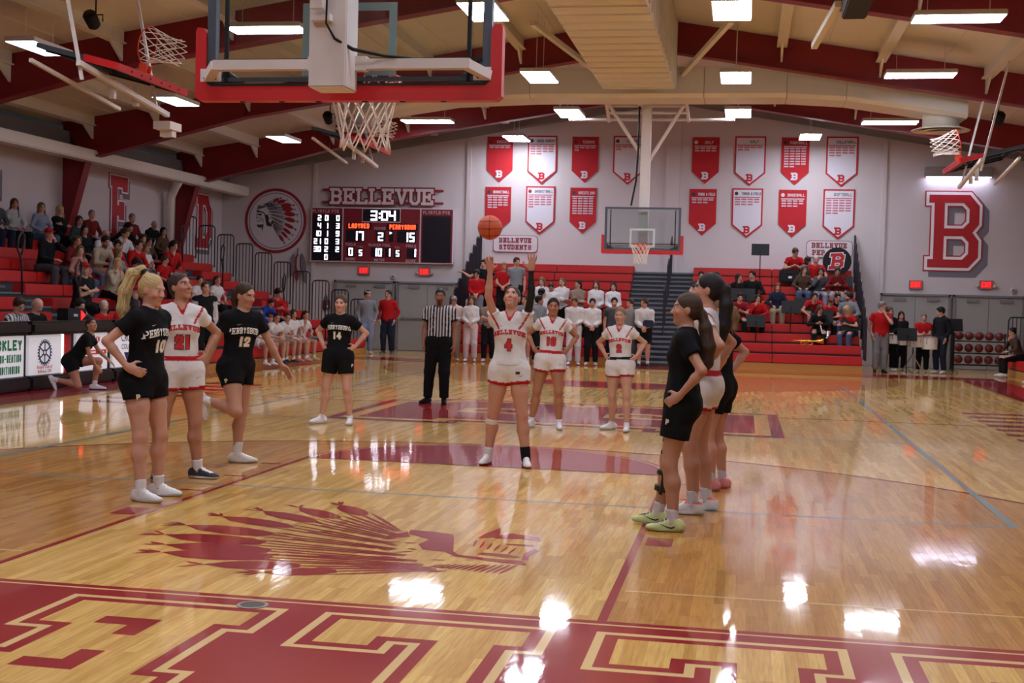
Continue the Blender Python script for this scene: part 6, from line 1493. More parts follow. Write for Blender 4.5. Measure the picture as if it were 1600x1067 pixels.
# ---------------------------------------------------------------- players on the court
BLKC = (17, 17, 21); WHTC = (222, 216, 216); REDC = (178, 26, 38)
def pery(num, arc=1.1, x=0.0): return [dict(t='PERRYSBURG', w=.026, h=.058, st=.0085, g=.0075, z=.005, x=x, c=(224, 218, 210), arc=arc, serif=.004), dict(t=num, w=.06, h=.095, st=.022, g=.018, z=-.125, x=x, c=(226, 220, 212), edge=.005, ec=(150, 132, 92))]
def bell(num, x=0.0): return [dict(t='BELLEVUE', w=.031, h=.046, st=.0115, g=.009, z=-.005, x=x, c=REDC, arc=1.2, serif=.006), dict(t=num, w=.068, h=.115, st=.029, g=.02, z=-.165, x=x, c=(186, 30, 40), edge=.006, ec=(74, 20, 34))]
def logo(out, pos_fn, c=(214, 206, 180)): pass
BT = dict(c=BLKC, kind='tee', neck='round', hem=-.02, e=.012); BS = dict(c=BLKC, kind='shorts', len=.40, rise=.10)
WT = dict(c=WHTC, kind='tee', rr=.045, neck='v', hem=.06, e=.011, trim=REDC, sleeve=.42); WS = dict(c=WHTC, kind='shorts', len=.36, rise=.105, trim=REDC, band=REDC)
SOCK = ((226, 222, 224), .22)
def patch(o, parent, p, nrm, up, polys, c, off=.004):
    """small printed mark laid at a point of a garment"""
    n = unit(nrm); up = unit(V3(*up)-n*(V3(*up) @ n)); r = np.cross(up, n); M = Matrix(((r[0], up[0], n[0], p[0]+n[0]*off), (r[1], up[1], n[1], p[1]+n[1]*off), (r[2], up[2], n[2], p[2]+n[2]*off), (0, 0, 0, 1)))
    me = shape(M, polys, .003).mesh('print_mark'); me.materials.append(mat('print_%d_%d_%d' % c, c, rough=0.7)); return link('print_mark', me, parent, False)
SWOOSH = [[(-.5, .05), (-.42, -.06), (-.3, -.12), (-.1, -.09), (.5, .18), (-.08, -.01), (-.28, -.03), (-.4, .02)]]
PMARK = seg_polys(glyph('P', .6, .8, .2, .0), .2)
def sc(polys, k): return [[(x*k, y*k) for x, y in p] for p in polys]
def place_on(prim_dir, o, start):  return start

def marks(side=1, short=True, shirt=True):
    def fn(o):
        s = o['s']; q = 'L' if side > 0 else 'R'
        th = o['knee'][q]-o['hip'][q]; outw = o['X']*(1 if side > 0 else -1)
        if short:
            nrm = unit(outw*.8+o['F']*.6); p = o['hip'][q]+th*.30+nrm*.118*s; patch(o, o['bottom'], p, nrm, -th, sc(PMARK, .05*s), (214, 204, 172), .006)
        if shirt:
            p = o['chest']+o['U']*.085*s-o['X']*.075*s+o['F']*.106*s; patch(o, o['top'], p, o['F'], o['U'], sc(SWOOSH, .045*s), (200, 190, 150), .012)
    return fn
def wmarks(o):
    s = o['s']; p = o['chest']+o['U']*.075*s-o['X']*.072*s+o['F']*.108*s; patch(o, o['top'], p, o['F'], o['U'], sc(SWOOSH, .038*s), REDC, .012)
    q = 'L'; th = o['knee'][q]-o['hip'][q]; nrm = unit(o['F']*.9+o['X']*.35); p = o['hip'][q]+th*.10+nrm*.122*s; patch(o, o['bottom'], p, nrm, -th, sc(SWOOSH, .05*s), REDC, .006)
def shoe_marks(c, k=.08):
    def fn(o):
        for q in 'LR':
            fw, fu, sd = o['ffr'][q]; a = o['ank'][q]; s = o['s']
            for sg_ in (-1, 1):
                p = a+(fw*.045-fu*.036+sd*sg_*.0425)*s; patch(o, o['root'], p, sd*sg_, fu, sc([[(x*(-1 if True else 1), y) for x, y in SWOOSH[0]]] if sg_ > 0 else SWOOSH, k*s), c, .004)
    return fn
def both(*fs):
    def fn(o):
        for f_ in fs: f_(o)
    return fn

# left pair on the lane
person('blonde player in black with hand on hip at the near left of the lane', (-2.14, 2.86, 0), 76, 1.74, skin=(216, 164, 142),
    hair=dict(s='tail', c=(206, 180, 128), brow=(150, 120, 84), tie=(22, 20, 22), pts=[(0, .085, .115), (0, .125, .135), (-.03, .185, .09), (-.05, .21, -.05), (-.06, .20, -.19), (-.06, .17, -.30)], rad=[.024, .034, .046, .052, .046, .014], wisp=1),
    top=dict(BT), bottom=dict(BS, len=.32), sock=SOCK, shoe=((226, 224, 228), (206, 204, 208), (238, 236, 238)), lean=(4, 0, 0), head=(4, -8, 0),
    feet={'R': dict(p=(-.14, -.10, 0), yaw=2), 'L': dict(p=(.16, -.02, 0), yaw=14)},
    hands={'R': dict(w=(-.215, -.015, 1.03), pole=(-.75, 1, -.1), d=(.25, -.9, -.35), n=(.9, .3, 0), curl=.75), 'L': HIPS_L}, text=pery('10', x=.02), extras=marks(-1))
person('player in white jersey 21 standing behind the blonde player', (-2.33, 3.90, 0), 34, 1.77, skin=(196, 142, 116), hair=dict(s='bun', c=(58, 42, 38)),
    top=dict(WT), bottom=dict(WS), sock=SOCK, shoe=((52, 54, 62), (216, 214, 218), (228, 228, 232)), lean=(0, 0, 0), head=(34, 14, 0),
    feet={'R': dict(p=(-.17, .05, 0), yaw=-12), 'L': dict(p=(.17, .02, 0), yaw=52)}, hands={'L': HIPS_L, 'R': HIPS_R}, text=bell('21'), extras=wmarks)
person('player in black jersey 12 stretching one leg up behind her', (-2.30, 5.10, 0), 74, 1.72, skin=(204, 152, 128),
    hair=dict(s='tail', c=(72, 50, 40), pts=[(0, .09, .03), (0, .12, .01), (.0, .13, -.06), (0, .10, -.16), (0, .08, -.22)], rad=[.03, .036, .034, .03, .014], wisp=1),
    top=dict(BT), bottom=dict(BS), sock=((226, 222, 224), .30), shoe=((218, 212, 204), (206, 200, 196), (236, 234, 232)), lean=(9, -3, -28), head=(22, -6, 0),
    feet={'L': dict(p=(.03, .0, 0), yaw=30), 'R': dict(p=(-.13, .34, .57), yaw=0, pitch=-70, pole=(-.1, -1, -.12))},
    hands={'R': dict(w=(-.285, .20, .835), pole=(-.5, .6, 0), d=(-.05, .25, -1), n=(.8, .3, .2), curl=.3), 'L': dict(w=(.32, -.30, .93), pole=(.7, .6, 0), d=(.35, -.6, -.75), n=(-.8, .3, -.2), curl=.35, spread=.5)}, text=pery('12'), extras=marks(-1, True, True))
def ankle_brace(o):
    s = o['s']; a = o['ank']['L']; k = o['knee']['L']; dv = unit(k-a); vt, qt = nets([cone(a-dv*.01*s, a+dv*.12*s, .047*s, .05*s, 0, clips=((a+dv*.115*s, dv),))], .008)
    b = link('ankle_brace', np_mesh('ankle_brace', vt, qt, np.tile(C3((24, 22, 26)), (len(vt), 1))), o['root'], False); b.data.materials.append(CLOTH)
    a = o['knee']['R']; dv = unit(o['ank']['R']-a); vt, qt = nets([cone(a+dv*.055*s, a+dv*.085*s, .062*s, .061*s, 0)], .008, wrinkle=.003); vt2, qt2 = nets([cone(a+dv*.045*s, a+dv*.095*s, .0615*s, .0605*s, 0, clips=((a+dv*.095*s, dv), (a+dv*.045*s, -dv)))], .008, wrinkle=.003)
    b = link('knee_band', np_mesh('knee_band', vt2, qt2, np.tile(C3((226, 220, 218)), (len(vt2), 1))), o['root'], False); b.data.materials.append(CLOTH)
    p = o['P']+o['X']*.10*s+o['F']*.135*s-o['U']*.045*s; patch(o, o['top'], p, unit(o['F']+o['X']*.5), o['U'], [[(-.022, -.013), (.022, -.013), (.022, .013), (-.022, .013)]], (30, 28, 34), .008)
    wmarks(o)
person('shooter in white jersey 4 with both arms raised under the ball', (.205, 5.93, 0), 2, 1.755, skin=(212, 156, 134), hair=dict(s='bun', c=(84, 58, 48)),
    top=dict(WT, hem=.02, flare=.006, arm=('L', (20, 20, 26)), sleeve=.40), bottom=dict(WS, len=.29, e=.015, band=None), sock=SOCK, shoe=((228, 224, 226), (150, 34, 40), (240, 238, 238)), lean=(-3, 0, 0), head=(-2, 26, 0),
    feet={'R': dict(p=(-.195, .03, 0), yaw=-10), 'L': dict(p=(.195, -.06, 0), yaw=14)},
    hands={'R': dict(w=(-.19, -.13, 1.885), pole=(-.4, -.6, -.2), d=(-.06, -.42, .9), n=(.05, -.9, -.42), curl=.28, spread=1.3), 'L': dict(w=(.20, -.10, 1.90), pole=(.5, -.6, -.2), d=(.10, -.10, 1), n=(-.1, -1, -.1), curl=.10, spread=1.8)}, text=bell('4'), extras=ankle_brace)
# right side of the lane
def knee_brace(o):
    s = o['s']; k = o['knee']['R']; h_ = o['hip']['R']; a = o['ank']['R']; up = unit(h_-k); dn = unit(a-k); pr = []
    BR = mat('brace_black', (22, 22, 24), rough=0.5)
    for c, d, r, w in ((k+up*.15*s, up, .078, .05), (k+up*.05*s, up, .066, .035), (k+dn*.10*s, dn, .064, .04), (k+dn*.22*s, dn, .062, .045)):
        vt, qt = nets([cone(c-d*w*.5*s, c+d*w*.5*s, r*s, r*s, 0, clips=((c+d*w*.5*s, d), (c-d*w*.5*s, -d)))], .008); b = link('knee_brace_strap', np_mesh('strap', vt, qt), o['root'], False); b.data.materials.append(BR)
    for sx in (-1, 1):
        side = o['ffr']['R'][2]*sx; m = MB().tube([k+up*.22*s+side*.075*s, k+up*.05*s+side*.068*s, k+side*.064*s, k+dn*.1*s+side*.064*s, k+dn*.26*s+side*.058*s], [.012, .014, .022, .014, .012], 7); m.build('knee_brace_hinge', BR, o['root'], True, world=False)
LIME = ((206, 214, 150), (196, 204, 138), (40, 42, 40))
person('player in black with long ponytail and lime shoes at the near right', (2.05, 2.83, 0), -93, 1.695, skin=(196, 146, 122),
    hair=dict(s='tail', c=(74, 55, 45), tie=(30, 24, 24), pts=[(0, .085, .0), (0, .12, -.03), (.01, .15, -.13), (.01, .175, -.26), (.0, .175, -.38), (0, .15, -.46)], rad=[.036, .034, .048, .058, .05, .022], wisp=1),
    top=dict(BT), bottom=dict(BS, len=.55), sock=((206, 198, 206), .22), shoe=LIME, lean=(-2, 0, 0), head=(6, 2, 0),
    feet={'L': dict(p=(.11, -.03, 0), yaw=4), 'R': dict(p=(-.13, -.17, 0), yaw=-4)},
    hands={'L': dict(w=(.215, -.0, 1.0), pole=(.45, 1, -.15), d=(-.30, -.8, -.5), n=(-.9, .3, -.1), curl=.6), 'R': HIPS_R}, extras=both(marks(1, True, False), knee_brace, shoe_marks((28, 30, 30), .13)))
person('tall dark haired player in white behind the near right player', (2.17, 3.66, 0), -100, 1.86, skin=(206, 152, 130),
    hair=dict(s='tail', c=(38, 30, 30), pts=[(0, .09, .04), (0, .125, .01), (.02, .15, -.1), (.03, .155, -.25), (.04, .15, -.40)], rad=[.034, .042, .05, .046, .018]),
    top=dict(WT), bottom=dict(WS), sock=((206, 202, 210), .24), shoe=((226, 222, 224), (222, 218, 222), (236, 232, 232), (226, 110, 80)), lean=(-2, 0, 0), head=(4, 4, 0),
    feet={'L': dict(p=(.13, -.02, 0), yaw=8), 'R': dict(p=(-.13, .03, 0), yaw=-6)}, hands={'L': dict(HIPS_L, pole=(.8, 1, -.1)), 'R': HIPS_R}, extras=wmarks)
person('light brown haired player in black with pink shoes, farthest on the right lane', (2.27, 5.0, 0), -108, 1.69, skin=(214, 160, 138),
    hair=dict(s='tail', c=(140, 106, 76), pts=[(0, .09, .02), (0, .125, .0), (.0, .15, -.06), (.0, .14, -.16), (0, .12, -.2)], rad=[.032, .036, .034, .026, .012]),
    top=dict(BT), bottom=dict(BS, len=.5), sock=((200, 196, 206), .22), shoe=((222, 138, 140), (214, 124, 128)), lean=(0, 0, 0), head=(6, 0, 0),
    feet={'L': dict(p=(.12, .0, 0), yaw=6), 'R': dict(p=(-.12, .02, 0), yaw=-4)}, hands={'L': dict(HIPS_L, pole=(.9, 1, -.1)), 'R': HIPS_R}, extras=marks(1, True, False))
# beyond the arc
person('player in black jersey 14 with hands on hips at mid left', (-2.58, 9.08, 0), 4, 1.63, skin=(222, 172, 150), hair=dict(s='bun', c=(96, 70, 52)),
    top=dict(BT), bottom=dict(BS, len=.54), sock=((222, 218, 220), .12), shoe=((228, 226, 230), (212, 210, 214)), lean=(0, 2, 0), head=(0, -2, 0),
    feet={'R': dict(p=(-.22, .02, 0), yaw=-40), 'L': dict(p=(.17, .02, 0), yaw=6)}, hands={'L': HIPS_L, 'R': HIPS_R}, text=pery('14', .6), extras=marks(1), h=.0112)
person('player in white jersey 10 with hands on hips behind the shooter', (.045, 9.72, 0), 8, 1.66, skin=(186, 128, 98), hair=dict(s='bun', c=(44, 32, 30)),
    top=dict(WT), bottom=dict(WS), sock=((226, 222, 226), .14), shoe=((226, 224, 228), (214, 212, 216)), lean=(0, 2, 0), head=(2, 0, 0),
    feet={'R': dict(p=(-.24, .05, 0), yaw=-30), 'L': dict(p=(.14, -.05, 0), yaw=4)}, hands={'L': HIPS_L, 'R': HIPS_R}, text=bell('10'), extras=wmarks, h=.0112)
person('player in white jersey 2 with hands on hips, right of number 10', (.93, 9.88, 0), -4, 1.56, skin=(216, 166, 144), hair=dict(s='bun', c=(156, 122, 90), brow=(120, 90, 66)),
    top=dict(WT), bottom=dict(WS, band=(24, 24, 26)), sock=((226, 222, 226), .12), shoe=((230, 228, 230), (216, 214, 216)), head=(-4, 0, 0), lean=(0, -2, 0),
    feet={'R': dict(p=(-.12, .10, 0), yaw=-48), 'L': dict(p=(.13, -.10, 0), yaw=4)}, hands={'L': HIPS_L, 'R': HIPS_R}, text=bell('2'), extras=wmarks, h=.0112)
def whistle(o):
    p = o['hp'](0, -.11, -.066); m = MB().sphere(p, .014, 10, 7); m.build('whistle', BLACK, o['root'], True, world=False)
person('referee in striped shirt and black trousers near mid court', (-2.18, 12.85, 0), 6, 1.76, sex='m', skin=(168, 118, 94), hair=dict(s='crop', c=(28, 24, 24), beard=(44, 32, 30)),
    top=dict(c=(206, 204, 208), kind='tee', stripes=(20, 20, 24), neck='round', hem=.05, e=.016, name='striped_shirt'), bottom=dict(c=(20, 20, 23), kind='pants', rise=.085), shoe=((16, 16, 18), (12, 12, 14)), girth=1.16, lean=(-2, 0, 0),
    feet={'R': dict(p=(-.16, .02, 0), yaw=-30), 'L': dict(p=(.10, -.04, 0), yaw=10)}, hands={'L': DOWN_L, 'R': DOWN_R}, extras=whistle, h=.0112)
person('player in black kneeling on one knee in front of the scorers table', (-8.12, 12.62, 0), 104, 1.66, skin=(196, 142, 116), hair=dict(s='bun', c=(60, 42, 36)),
    top=dict(BT), bottom=dict(BS), sock=((222, 218, 222), .2), shoe=((226, 222, 228), (60, 60, 90)), pel=(0, .10, .50), lean=(38, 0, 0), slouch=-8, head=(-38, 26, 0),
    feet={'R': dict(p=(-.11, .44, .14), yaw=0, pitch=-62, pole=(0, -1, -1)), 'L': dict(p=(.12, -.24, 0), yaw=0, pole=(.1, -1, .6))},
    hands={'R': dict(w=(-.02, -.30, .40), pole=(-.6, .5, -.2), d=(.2, -.6, -.7), n=(.6, .2, -.3), curl=.5), 'L': dict(w=(.16, -.46, .50), pole=(.6, .4, 0), d=(.0, -.75, -.6), n=(0, .5, -.8), curl=.4)}, text=[dict(t='34', w=.06, h=.10, st=.024, g=.02, z=.02, c=(224, 218, 210), back=1)], h=.012)
# ---------------------------------------------------------------- spectators, bench, band
def A(w, pole, d, n, curl=.5): return dict(w=w, pole=pole, d=d, n=n, curl=curl)
SIT = {
 'lap': (4, 6, {'L': A((.12, -.24, .655), (1, .5, 0), (-.3, -.9, -.15), (0, .1, -1)), 'R': A((-.12, -.24, .655), (-1, .5, 0), (.3, -.9, -.15), (0, .1, -1))}),
 'knee': (24, 10, {'L': A((.05, -.42, .66), (1, .3, -.4), (-.5, -.6, -.3), (-.6, .3, -.5)), 'R': A((-.05, -.42, .66), (-1, .3, -.4), (.5, -.6, -.3), (.6, .3, -.5))}),
 'chin': (16, 6, {'R': A((-.07, -.27, .95), (-.5, -.6, -1), (.25, .1, .95), (.1, .9, .1), .8), 'L': A((.10, -.30, .66), (1, .4, 0), (-.5, -.8, 0), (0, 0, -1))}),
 'cheek': (8, 4, {'L': A((.12, -.17, 1.05), (.6, -.5, -1), (-.35, .2, .9), (-.6, .5, 0), .7), 'R': A((-.02, -.28, .68), (-1, .4, 0), (.5, -.7, 0), (0, 0, -1))}),
 'cross': (2, 4, {'L': A((-.08, -.20, .86), (.5, .1, -1), (-1, -.05, .1), (0, 1, 0)), 'R': A((.08, -.215, .82), (-.5, .1, -1), (1, -.05, .1), (0, 1, 0))}),
 'phone': (18, 14, {'L': A((.06, -.34, .74), (1, .4, -.2), (-.3, -.8, .2), (-.3, .2, .9)), 'R': A((-.06, -.34, .74), (-1, .4, -.2), (.3, -.8, .2), (.3, .2, .9))}),
 'bend': (52, 10, {'L': A((.16, -.55, .42), (1, .2, 0), (0, -.4, -.9), (-1, 0, 0)), 'R': A((-.16, -.55, .42), (-1, .2, 0), (0, -.4, -.9), (1, 0, 0))}),
}
STD = {
 'down': (0, 2, {'L': DOWN_L, 'R': DOWN_R}),
 'cross': (0, 2, {'L': A((-.08, -.19, 1.19), (.5, .1, -1), (-1, -.05, .1), (0, 1, 0)), 'R': A((.08, -.205, 1.15), (-.5, .1, -1), (1, -.05, .1), (0, 1, 0))}),
 'clasp': (0, 2, {'L': A((.045, -.215, 1.04), (.8, .8, -.2), (-.5, -.4, -.8), (-.3, 1, 0)), 'R': A((-.045, -.225, 1.03), (-.8, .8, -.2), (.5, -.4, -.8), (.3, 1, 0))}),
 'pocket': (0, 3, {'L': A((.21, -.06, .93), (1, .8, 0), (-.15, -.3, -1), (-1, 0, 0)), 'R': A((-.21, -.06, .93), (-1, .8, 0), (.15, -.3, -1), (1, 0, 0))}),
 'phone': (2, 8, {'L': A((.06, -.30, 1.12), (.4, .5, -1), (-.3, -.8, .3), (-.3, .2, .9)), 'R': A((-.06, -.30, 1.12), (-.4, .5, -1), (.3, -.8, .3), (.3, .2, .9))}),
 'face': (2, 4, {'L': A((.07, -.16, 1.42), (.8, -.3, -1), (-.3, .15, .9), (-.3, .9, 0), .8), 'R': A((-.21, -.06, .93), (-1, .8, 0), (.15, -.3, -1), (1, 0, 0))}),
 'spread': (0, 2, {'L': A((.58, -.06, 1.36), (.2, .2, -1), (1, -.1, .05), (0, 0, -1), .2), 'R': A((-.60, -.06, 1.38), (-.2, .2, -1), (-1, -.1, .1), (0, 0, -1), .2)}),
}
HC = {'blk': (26, 22, 22), 'dk': (46, 34, 30), 'br': (78, 56, 42), 'lb': (122, 92, 64), 'bl': (190, 160, 112), 'gr': (140, 134, 130), 'wh': (206, 200, 194), 'rd': (122, 62, 36)}
def hr(code):
    st, c = code.split('-')[:2]; d = dict(s={'s': 'short', 'c': 'crop', 'l': 'long', 't': 'tail', 'b': 'bald', 'q': 'curly', 'n': 'bun'}[st], c=HC[c])
    for x in code.split('-')[2:]:
        if x.startswith('cap'): d['cap'] = {'capr': (170, 24, 28), 'capk': (24, 24, 26), 'capg': (176, 176, 178), 'capn': (176, 176, 178)}[x]; d['back'] = x == 'capn'
        if x == 'beard': d['beard'] = (60, 44, 38)
        if x == 'gbeard': d['beard'] = (150, 140, 134)
        if x == 'fr': d['fringe'] = 1
    return d
SK = {0: (214, 166, 144), 1: (202, 152, 128), 2: (222, 176, 156), 3: (176, 126, 100), 4: (196, 140, 120)}
CN = {'blk': (24, 24, 27), 'red': (176, 24, 28), 'dred': (112, 28, 30), 'wht': (214, 210, 212), 'grey': (128, 130, 136), 'lgrey': (166, 166, 172), 'navy': (34, 38, 56), 'beige': (176, 160, 140), 'teal': (46, 60, 62), 'brown': (78, 58, 48), 'jean': (78, 92, 122), 'ljean': (128, 140, 164), 'dgrey': (70, 72, 78), 'cream': (172, 164, 144), 'pink': (168, 116, 108), 'taupe': (142, 124, 112), 'lblue': (128, 138, 160), 'blue': (36, 70, 160), 'khaki': (150, 136, 112), 'maroon': (140, 28, 40), 'pinkw': (206, 188, 186), 'skirt': (40, 40, 46)}
CROWD_H = .025
def sit(label, loc_seat, yaw, pose, hd, sex, hair, top, bot, H=1.68, group=None, skin=0, shoe=((60, 58, 60), (200, 198, 198)), girth=1.0, wide=.13, shorts=False, **kw):
    s = H/1.725; lp, sl, hands = SIT[pose]; tk, tc = top
    x, y, z = loc_seat
    return person(label, (x, y, z-.43*s), yaw, H, sex, SK[skin], hr(hair), dict(kind=tk, c=CN[tc], hem=-.05, neck='round' if tk != 'hoodie' else 'none', **kw.pop('topx', {})), dict(kind='shorts' if shorts else 'pants', c=CN[bot], rise=.09, len=.6), shoe=shoe, sock=kw.pop('sock', None),
        pel=(0, 0, .532), lean=(lp, kw.pop('ls', 0), kw.pop('tw', 0)), slouch=sl, head=hd, feet={'L': dict(p=(wide, -.40, 0), yaw=8), 'R': dict(p=(-wide, -.40, 0), yaw=-8)}, hands=hands, h=CROWD_H, fine=False, group=group, girth=girth, **kw)
def std(label, loc, yaw, pose, hd, sex, hair, top, bot, H=1.72, group=None, skin=0, shoe=((214, 212, 214), (190, 188, 190)), girth=1.0, shorts=False, **kw):
    lp, sl, hands = STD[pose]; tk, tc = top
    return person(label, loc, yaw, H, sex, SK[skin], hr(hair), dict(kind=tk, c=CN[tc], hem=-.06, neck='round' if tk != 'hoodie' else 'none', **kw.pop('topx', {})), dict(kind='shorts' if shorts else 'pants', c=CN[bot], rise=.08, len=.75), shoe=shoe, sock=kw.pop('sock', None),
        lean=(lp, 0, 0), slouch=sl, head=hd, feet={'L': dict(p=(.11, .02, 0), yaw=12), 'R': dict(p=(-.11, -.02, 0), yaw=-12)}, hands=hands, h=CROWD_H, fine=False, group=group, girth=girth, **kw)
# ---- left stands: (row, along, ...)
GL = 'spectators in the left bleachers'
def L(label, k, y, pose, hd, sex, hair, top, bot, **kw):
    return sit(label, (LX(k)-.15, y, .44+.254*k), kw.pop('yaw', 74), pose, hd, sex, hair, top, bot, group=kw.pop('group', GL), **kw)
L('person in dark jeans at the left edge on the top row', 9, 18.75, 'lap', (-20, 0, 0), 'm', 's-br', ('long', 'dgrey'), 'navy')
L('brown haired woman in grey hoodie on the top row at left', 9, 19.45, 'lap', (-24, 4, 0), 'f', 'l-br', ('hoodie', 'lgrey'), 'blk', skin=4)
L('long haired woman in pale blue on the top row', 9, 20.55, 'lap', (-20, 2, 0), 'f', 'l-lb', ('long', 'lblue'), 'jean')
L('blonde woman in black on the top row beside the red column', 9, 21.4, 'cross', (-22, 2, 0), 'f', 'l-bl', ('long', 'blk'), 'blk')
L('man in red cap and black jacket resting cheek on hand', 6, 17.85, 'cheek', (-14, 0, 6), 'm', 'c-gr-capr', ('long', 'blk'), 'dgrey', H=1.76, girth=1.12, shoe=((150, 148, 150), (190, 188, 188)))
L('curly haired woman in a maroon sweater clasping her hands', 6, 18.72, 'knee', (-16, 8, 0), 'f', 'q-br', ('long', 'dred'), 'navy', skin=1)
L('smiling dark haired woman in dark teal behind the curly haired one', 8, 21.2, 'lap', (-20, 2, 0), 'f', 'l-dk', ('long', 'teal'), 'jean', skin=4)
L('grey haired man in maroon jacket on the top row', 9, 22.85, 'lap', (-26, 0, 0), 'm', 'c-gr', ('long', 'dred'), 'blk')
L('dark haired woman in black two rows below the top', 7, 20.4, 'lap', (-24, 0, 0), 'f', 'l-blk', ('long', 'blk'), 'blk', skin=4)
L('bald bearded man in a white shirt', 7, 21.05, 'knee', (-18, 6, 0), 'm', 'b-br-beard', ('tee', 'wht'), 'jean', girth=1.15)
L('man in beige fleece leaning forward on his knees', 6, 19.9, 'knee', (-10, -6, 0), 'm', 's-dk-beard', ('long', 'beige'), 'ljean', H=1.8)
L('girl in pinkish patterned top below the beige fleece man', 5, 18.1, 'lap', (-24, 0, 0), 'f', 'l-lb', ('long', 'pink'), 'jean', H=1.6)
L('man in red cap and black shirt sitting low behind the scorers', 3, 16.2, 'cross', (-14, 4, 0), 'm', 'c-gr-capr-gbeard', ('tee', 'blk'), 'blk', H=1.8, girth=1.25)
L('blonde woman in cream jacket with hand at her mouth', 4, 18.4, 'chin', (-24, 0, 0), 'f', 'l-bl', ('hoodie', 'cream'), 'blk')
L('black haired person in red shirt beside the beige fleece man', 6, 20.5, 'knee', (-40, -6, 0), 'm', 's-blk', ('long', 'red'), 'blk', skin=4)
L('man in black cap and black jacket leaning over on the top row', 9, 24.15, 'bend', (20, 20, 0), 'm', 's-blk-capk', ('long', 'blk'), 'blk', H=1.72, girth=1.1)
L('man in rust brown jacket on the top row under the letter E', 9, 24.95, 'lap', (-16, -8, 0), 'm', 'c-gr', ('long', 'dred'), 'brown', H=1.8, girth=1.1)
L('man in white hoodie with a drink, three rows down', 7, 22.1, 'chin', (-4, -6, 0), 'm', 's-br', ('hoodie', 'wht'), 'dgrey', H=1.8, girth=1.1)
L('bald man in black sweatshirt on the top row', 9, 25.95, 'phone', (-14, -10, 0), 'm', 'b-gr-fr', ('hoodie', 'blk'), 'dgrey', girth=1.15)
L('dark haired woman in black coat over white, top right of the stand', 8, 25.6, 'lap', (-22, 0, 0), 'f', 'l-blk', ('long', 'brown'), 'blk', skin=1)
L('man in red jacket leaning on his knees', 6, 21.5, 'knee', (-14, 2, 0), 'm', 's-dk', ('long', 'red'), 'jean', H=1.8)
L('person partly hidden behind the red jacketed man', 7, 22.9, 'knee', (-20, 0, 0), 'm', 's-br', ('long', 'grey'), 'jean')
L('long haired girl in white shirt and pale jeans', 6, 22.25, 'lap', (-14, 0, 0), 'f', 'l-lb', ('tee', 'wht'), 'ljean', H=1.52, topx=dict())
L('boy in red T-shirt between girl and big man', 5, 22.05, 'lap', (20, -4, 0), 'm', 's-br', ('tee', 'red'), 'blk', H=1.48)
L('big man in red quarter-zip with hand on chin', 6, 23.5, 'chin', (-4, -2, 0), 'm', 's-dk', ('long', 'red'), 'blk', H=1.86, girth=1.3)
L('child in dark coat seated behind the cream jacket woman', 6, 20.95, 'lap', (-22, 0, 0), 'm', 's-lb', ('long', 'navy'), 'blk', H=1.5)
L('brown haired woman seen between cream jacket and red hoodie', 5, 19.75, 'lap', (10, 0, 0), 'f', 'l-lb', ('long', 'grey'), 'jean', H=1.6)
L('man in black cap and red hoodie with arms on his knees', 4, 19.05, 'knee', (-12, 0, 0), 'm', 's-dk-capk', ('hoodie', 'red'), 'dgrey', H=1.82, girth=1.1, shoe=((216, 214, 216), (200, 200, 200)))
L('child with curly dark hair between girl and boy', 7, 23.6, 'lap', (-10, 0, 0), 'f', 'q-dk', ('long', 'brown'), 'blk', H=1.45)
L('boy in white T-shirt behind the coach', 3, 21.45, 'lap', (-30, -4, 0), 'm', 's-dk', ('tee', 'wht'), 'blk', H=1.58)
L('girl in white T-shirt behind the coach, right one', 3, 22.45, 'lap', (-20, 0, 0), 'f', 't-br', ('tee', 'wht'), 'blk', H=1.62)
L('man in red jacket looking down at his phone', 2, 24.6, 'phone', (4, -20, 0), 'm', 's-dk', ('long', 'red'), 'blk', H=1.74, yaw=60)
L('person in bright blue hooded top beside the bench players', 2, 23.7, 'bend', (-30, 0, 0), 'm', 's-dk', ('hoodie', 'blue'), 'blk', H=1.5)
GB = 'bench players in white'
for i, (y, hair, hd, lb) in enumerate(((20.75, 't-lb', -18, 'bench player in white with light hair, leftmost on the bench'), (21.4, 't-blk', -30, 'bench player in white with black hair, second on the bench'), (22.1, 't-dk', -40, 'bench player in white leaning forward, third on the bench'), (22.95, 'l-br', -24, 'bench player in white with long hair, fourth on the bench'), (23.55, 't-dk', -20, 'bench player in white with chin on hand, last on the bench'))):
    L(lb, 0, y, ('lap', 'knee', 'knee', 'lap', 'chin')[i], (hd, -4, 0), 'f', hair, ('tee', 'wht'), 'wht', shorts=True, H=1.62, group=GB, skin=1, yaw=70, shoe=(((226, 224, 228), (210, 208, 212)), ((60, 60, 64), (210, 208, 212)), ((60, 60, 64), (210, 208, 212)), ((226, 150, 150), (230, 120, 130)), ((190, 200, 150), (210, 208, 212)))[i], sock=((224, 222, 224), .2))
std('coach in black vest over white sleeves standing by the bench', (-8.45, 18.25, 0), 40, 'down', (10, 0, 0), 'm', 'c-br', ('long', 'blk'), 'blk', H=1.83, topx=dict(vest=(206, 202, 204)))
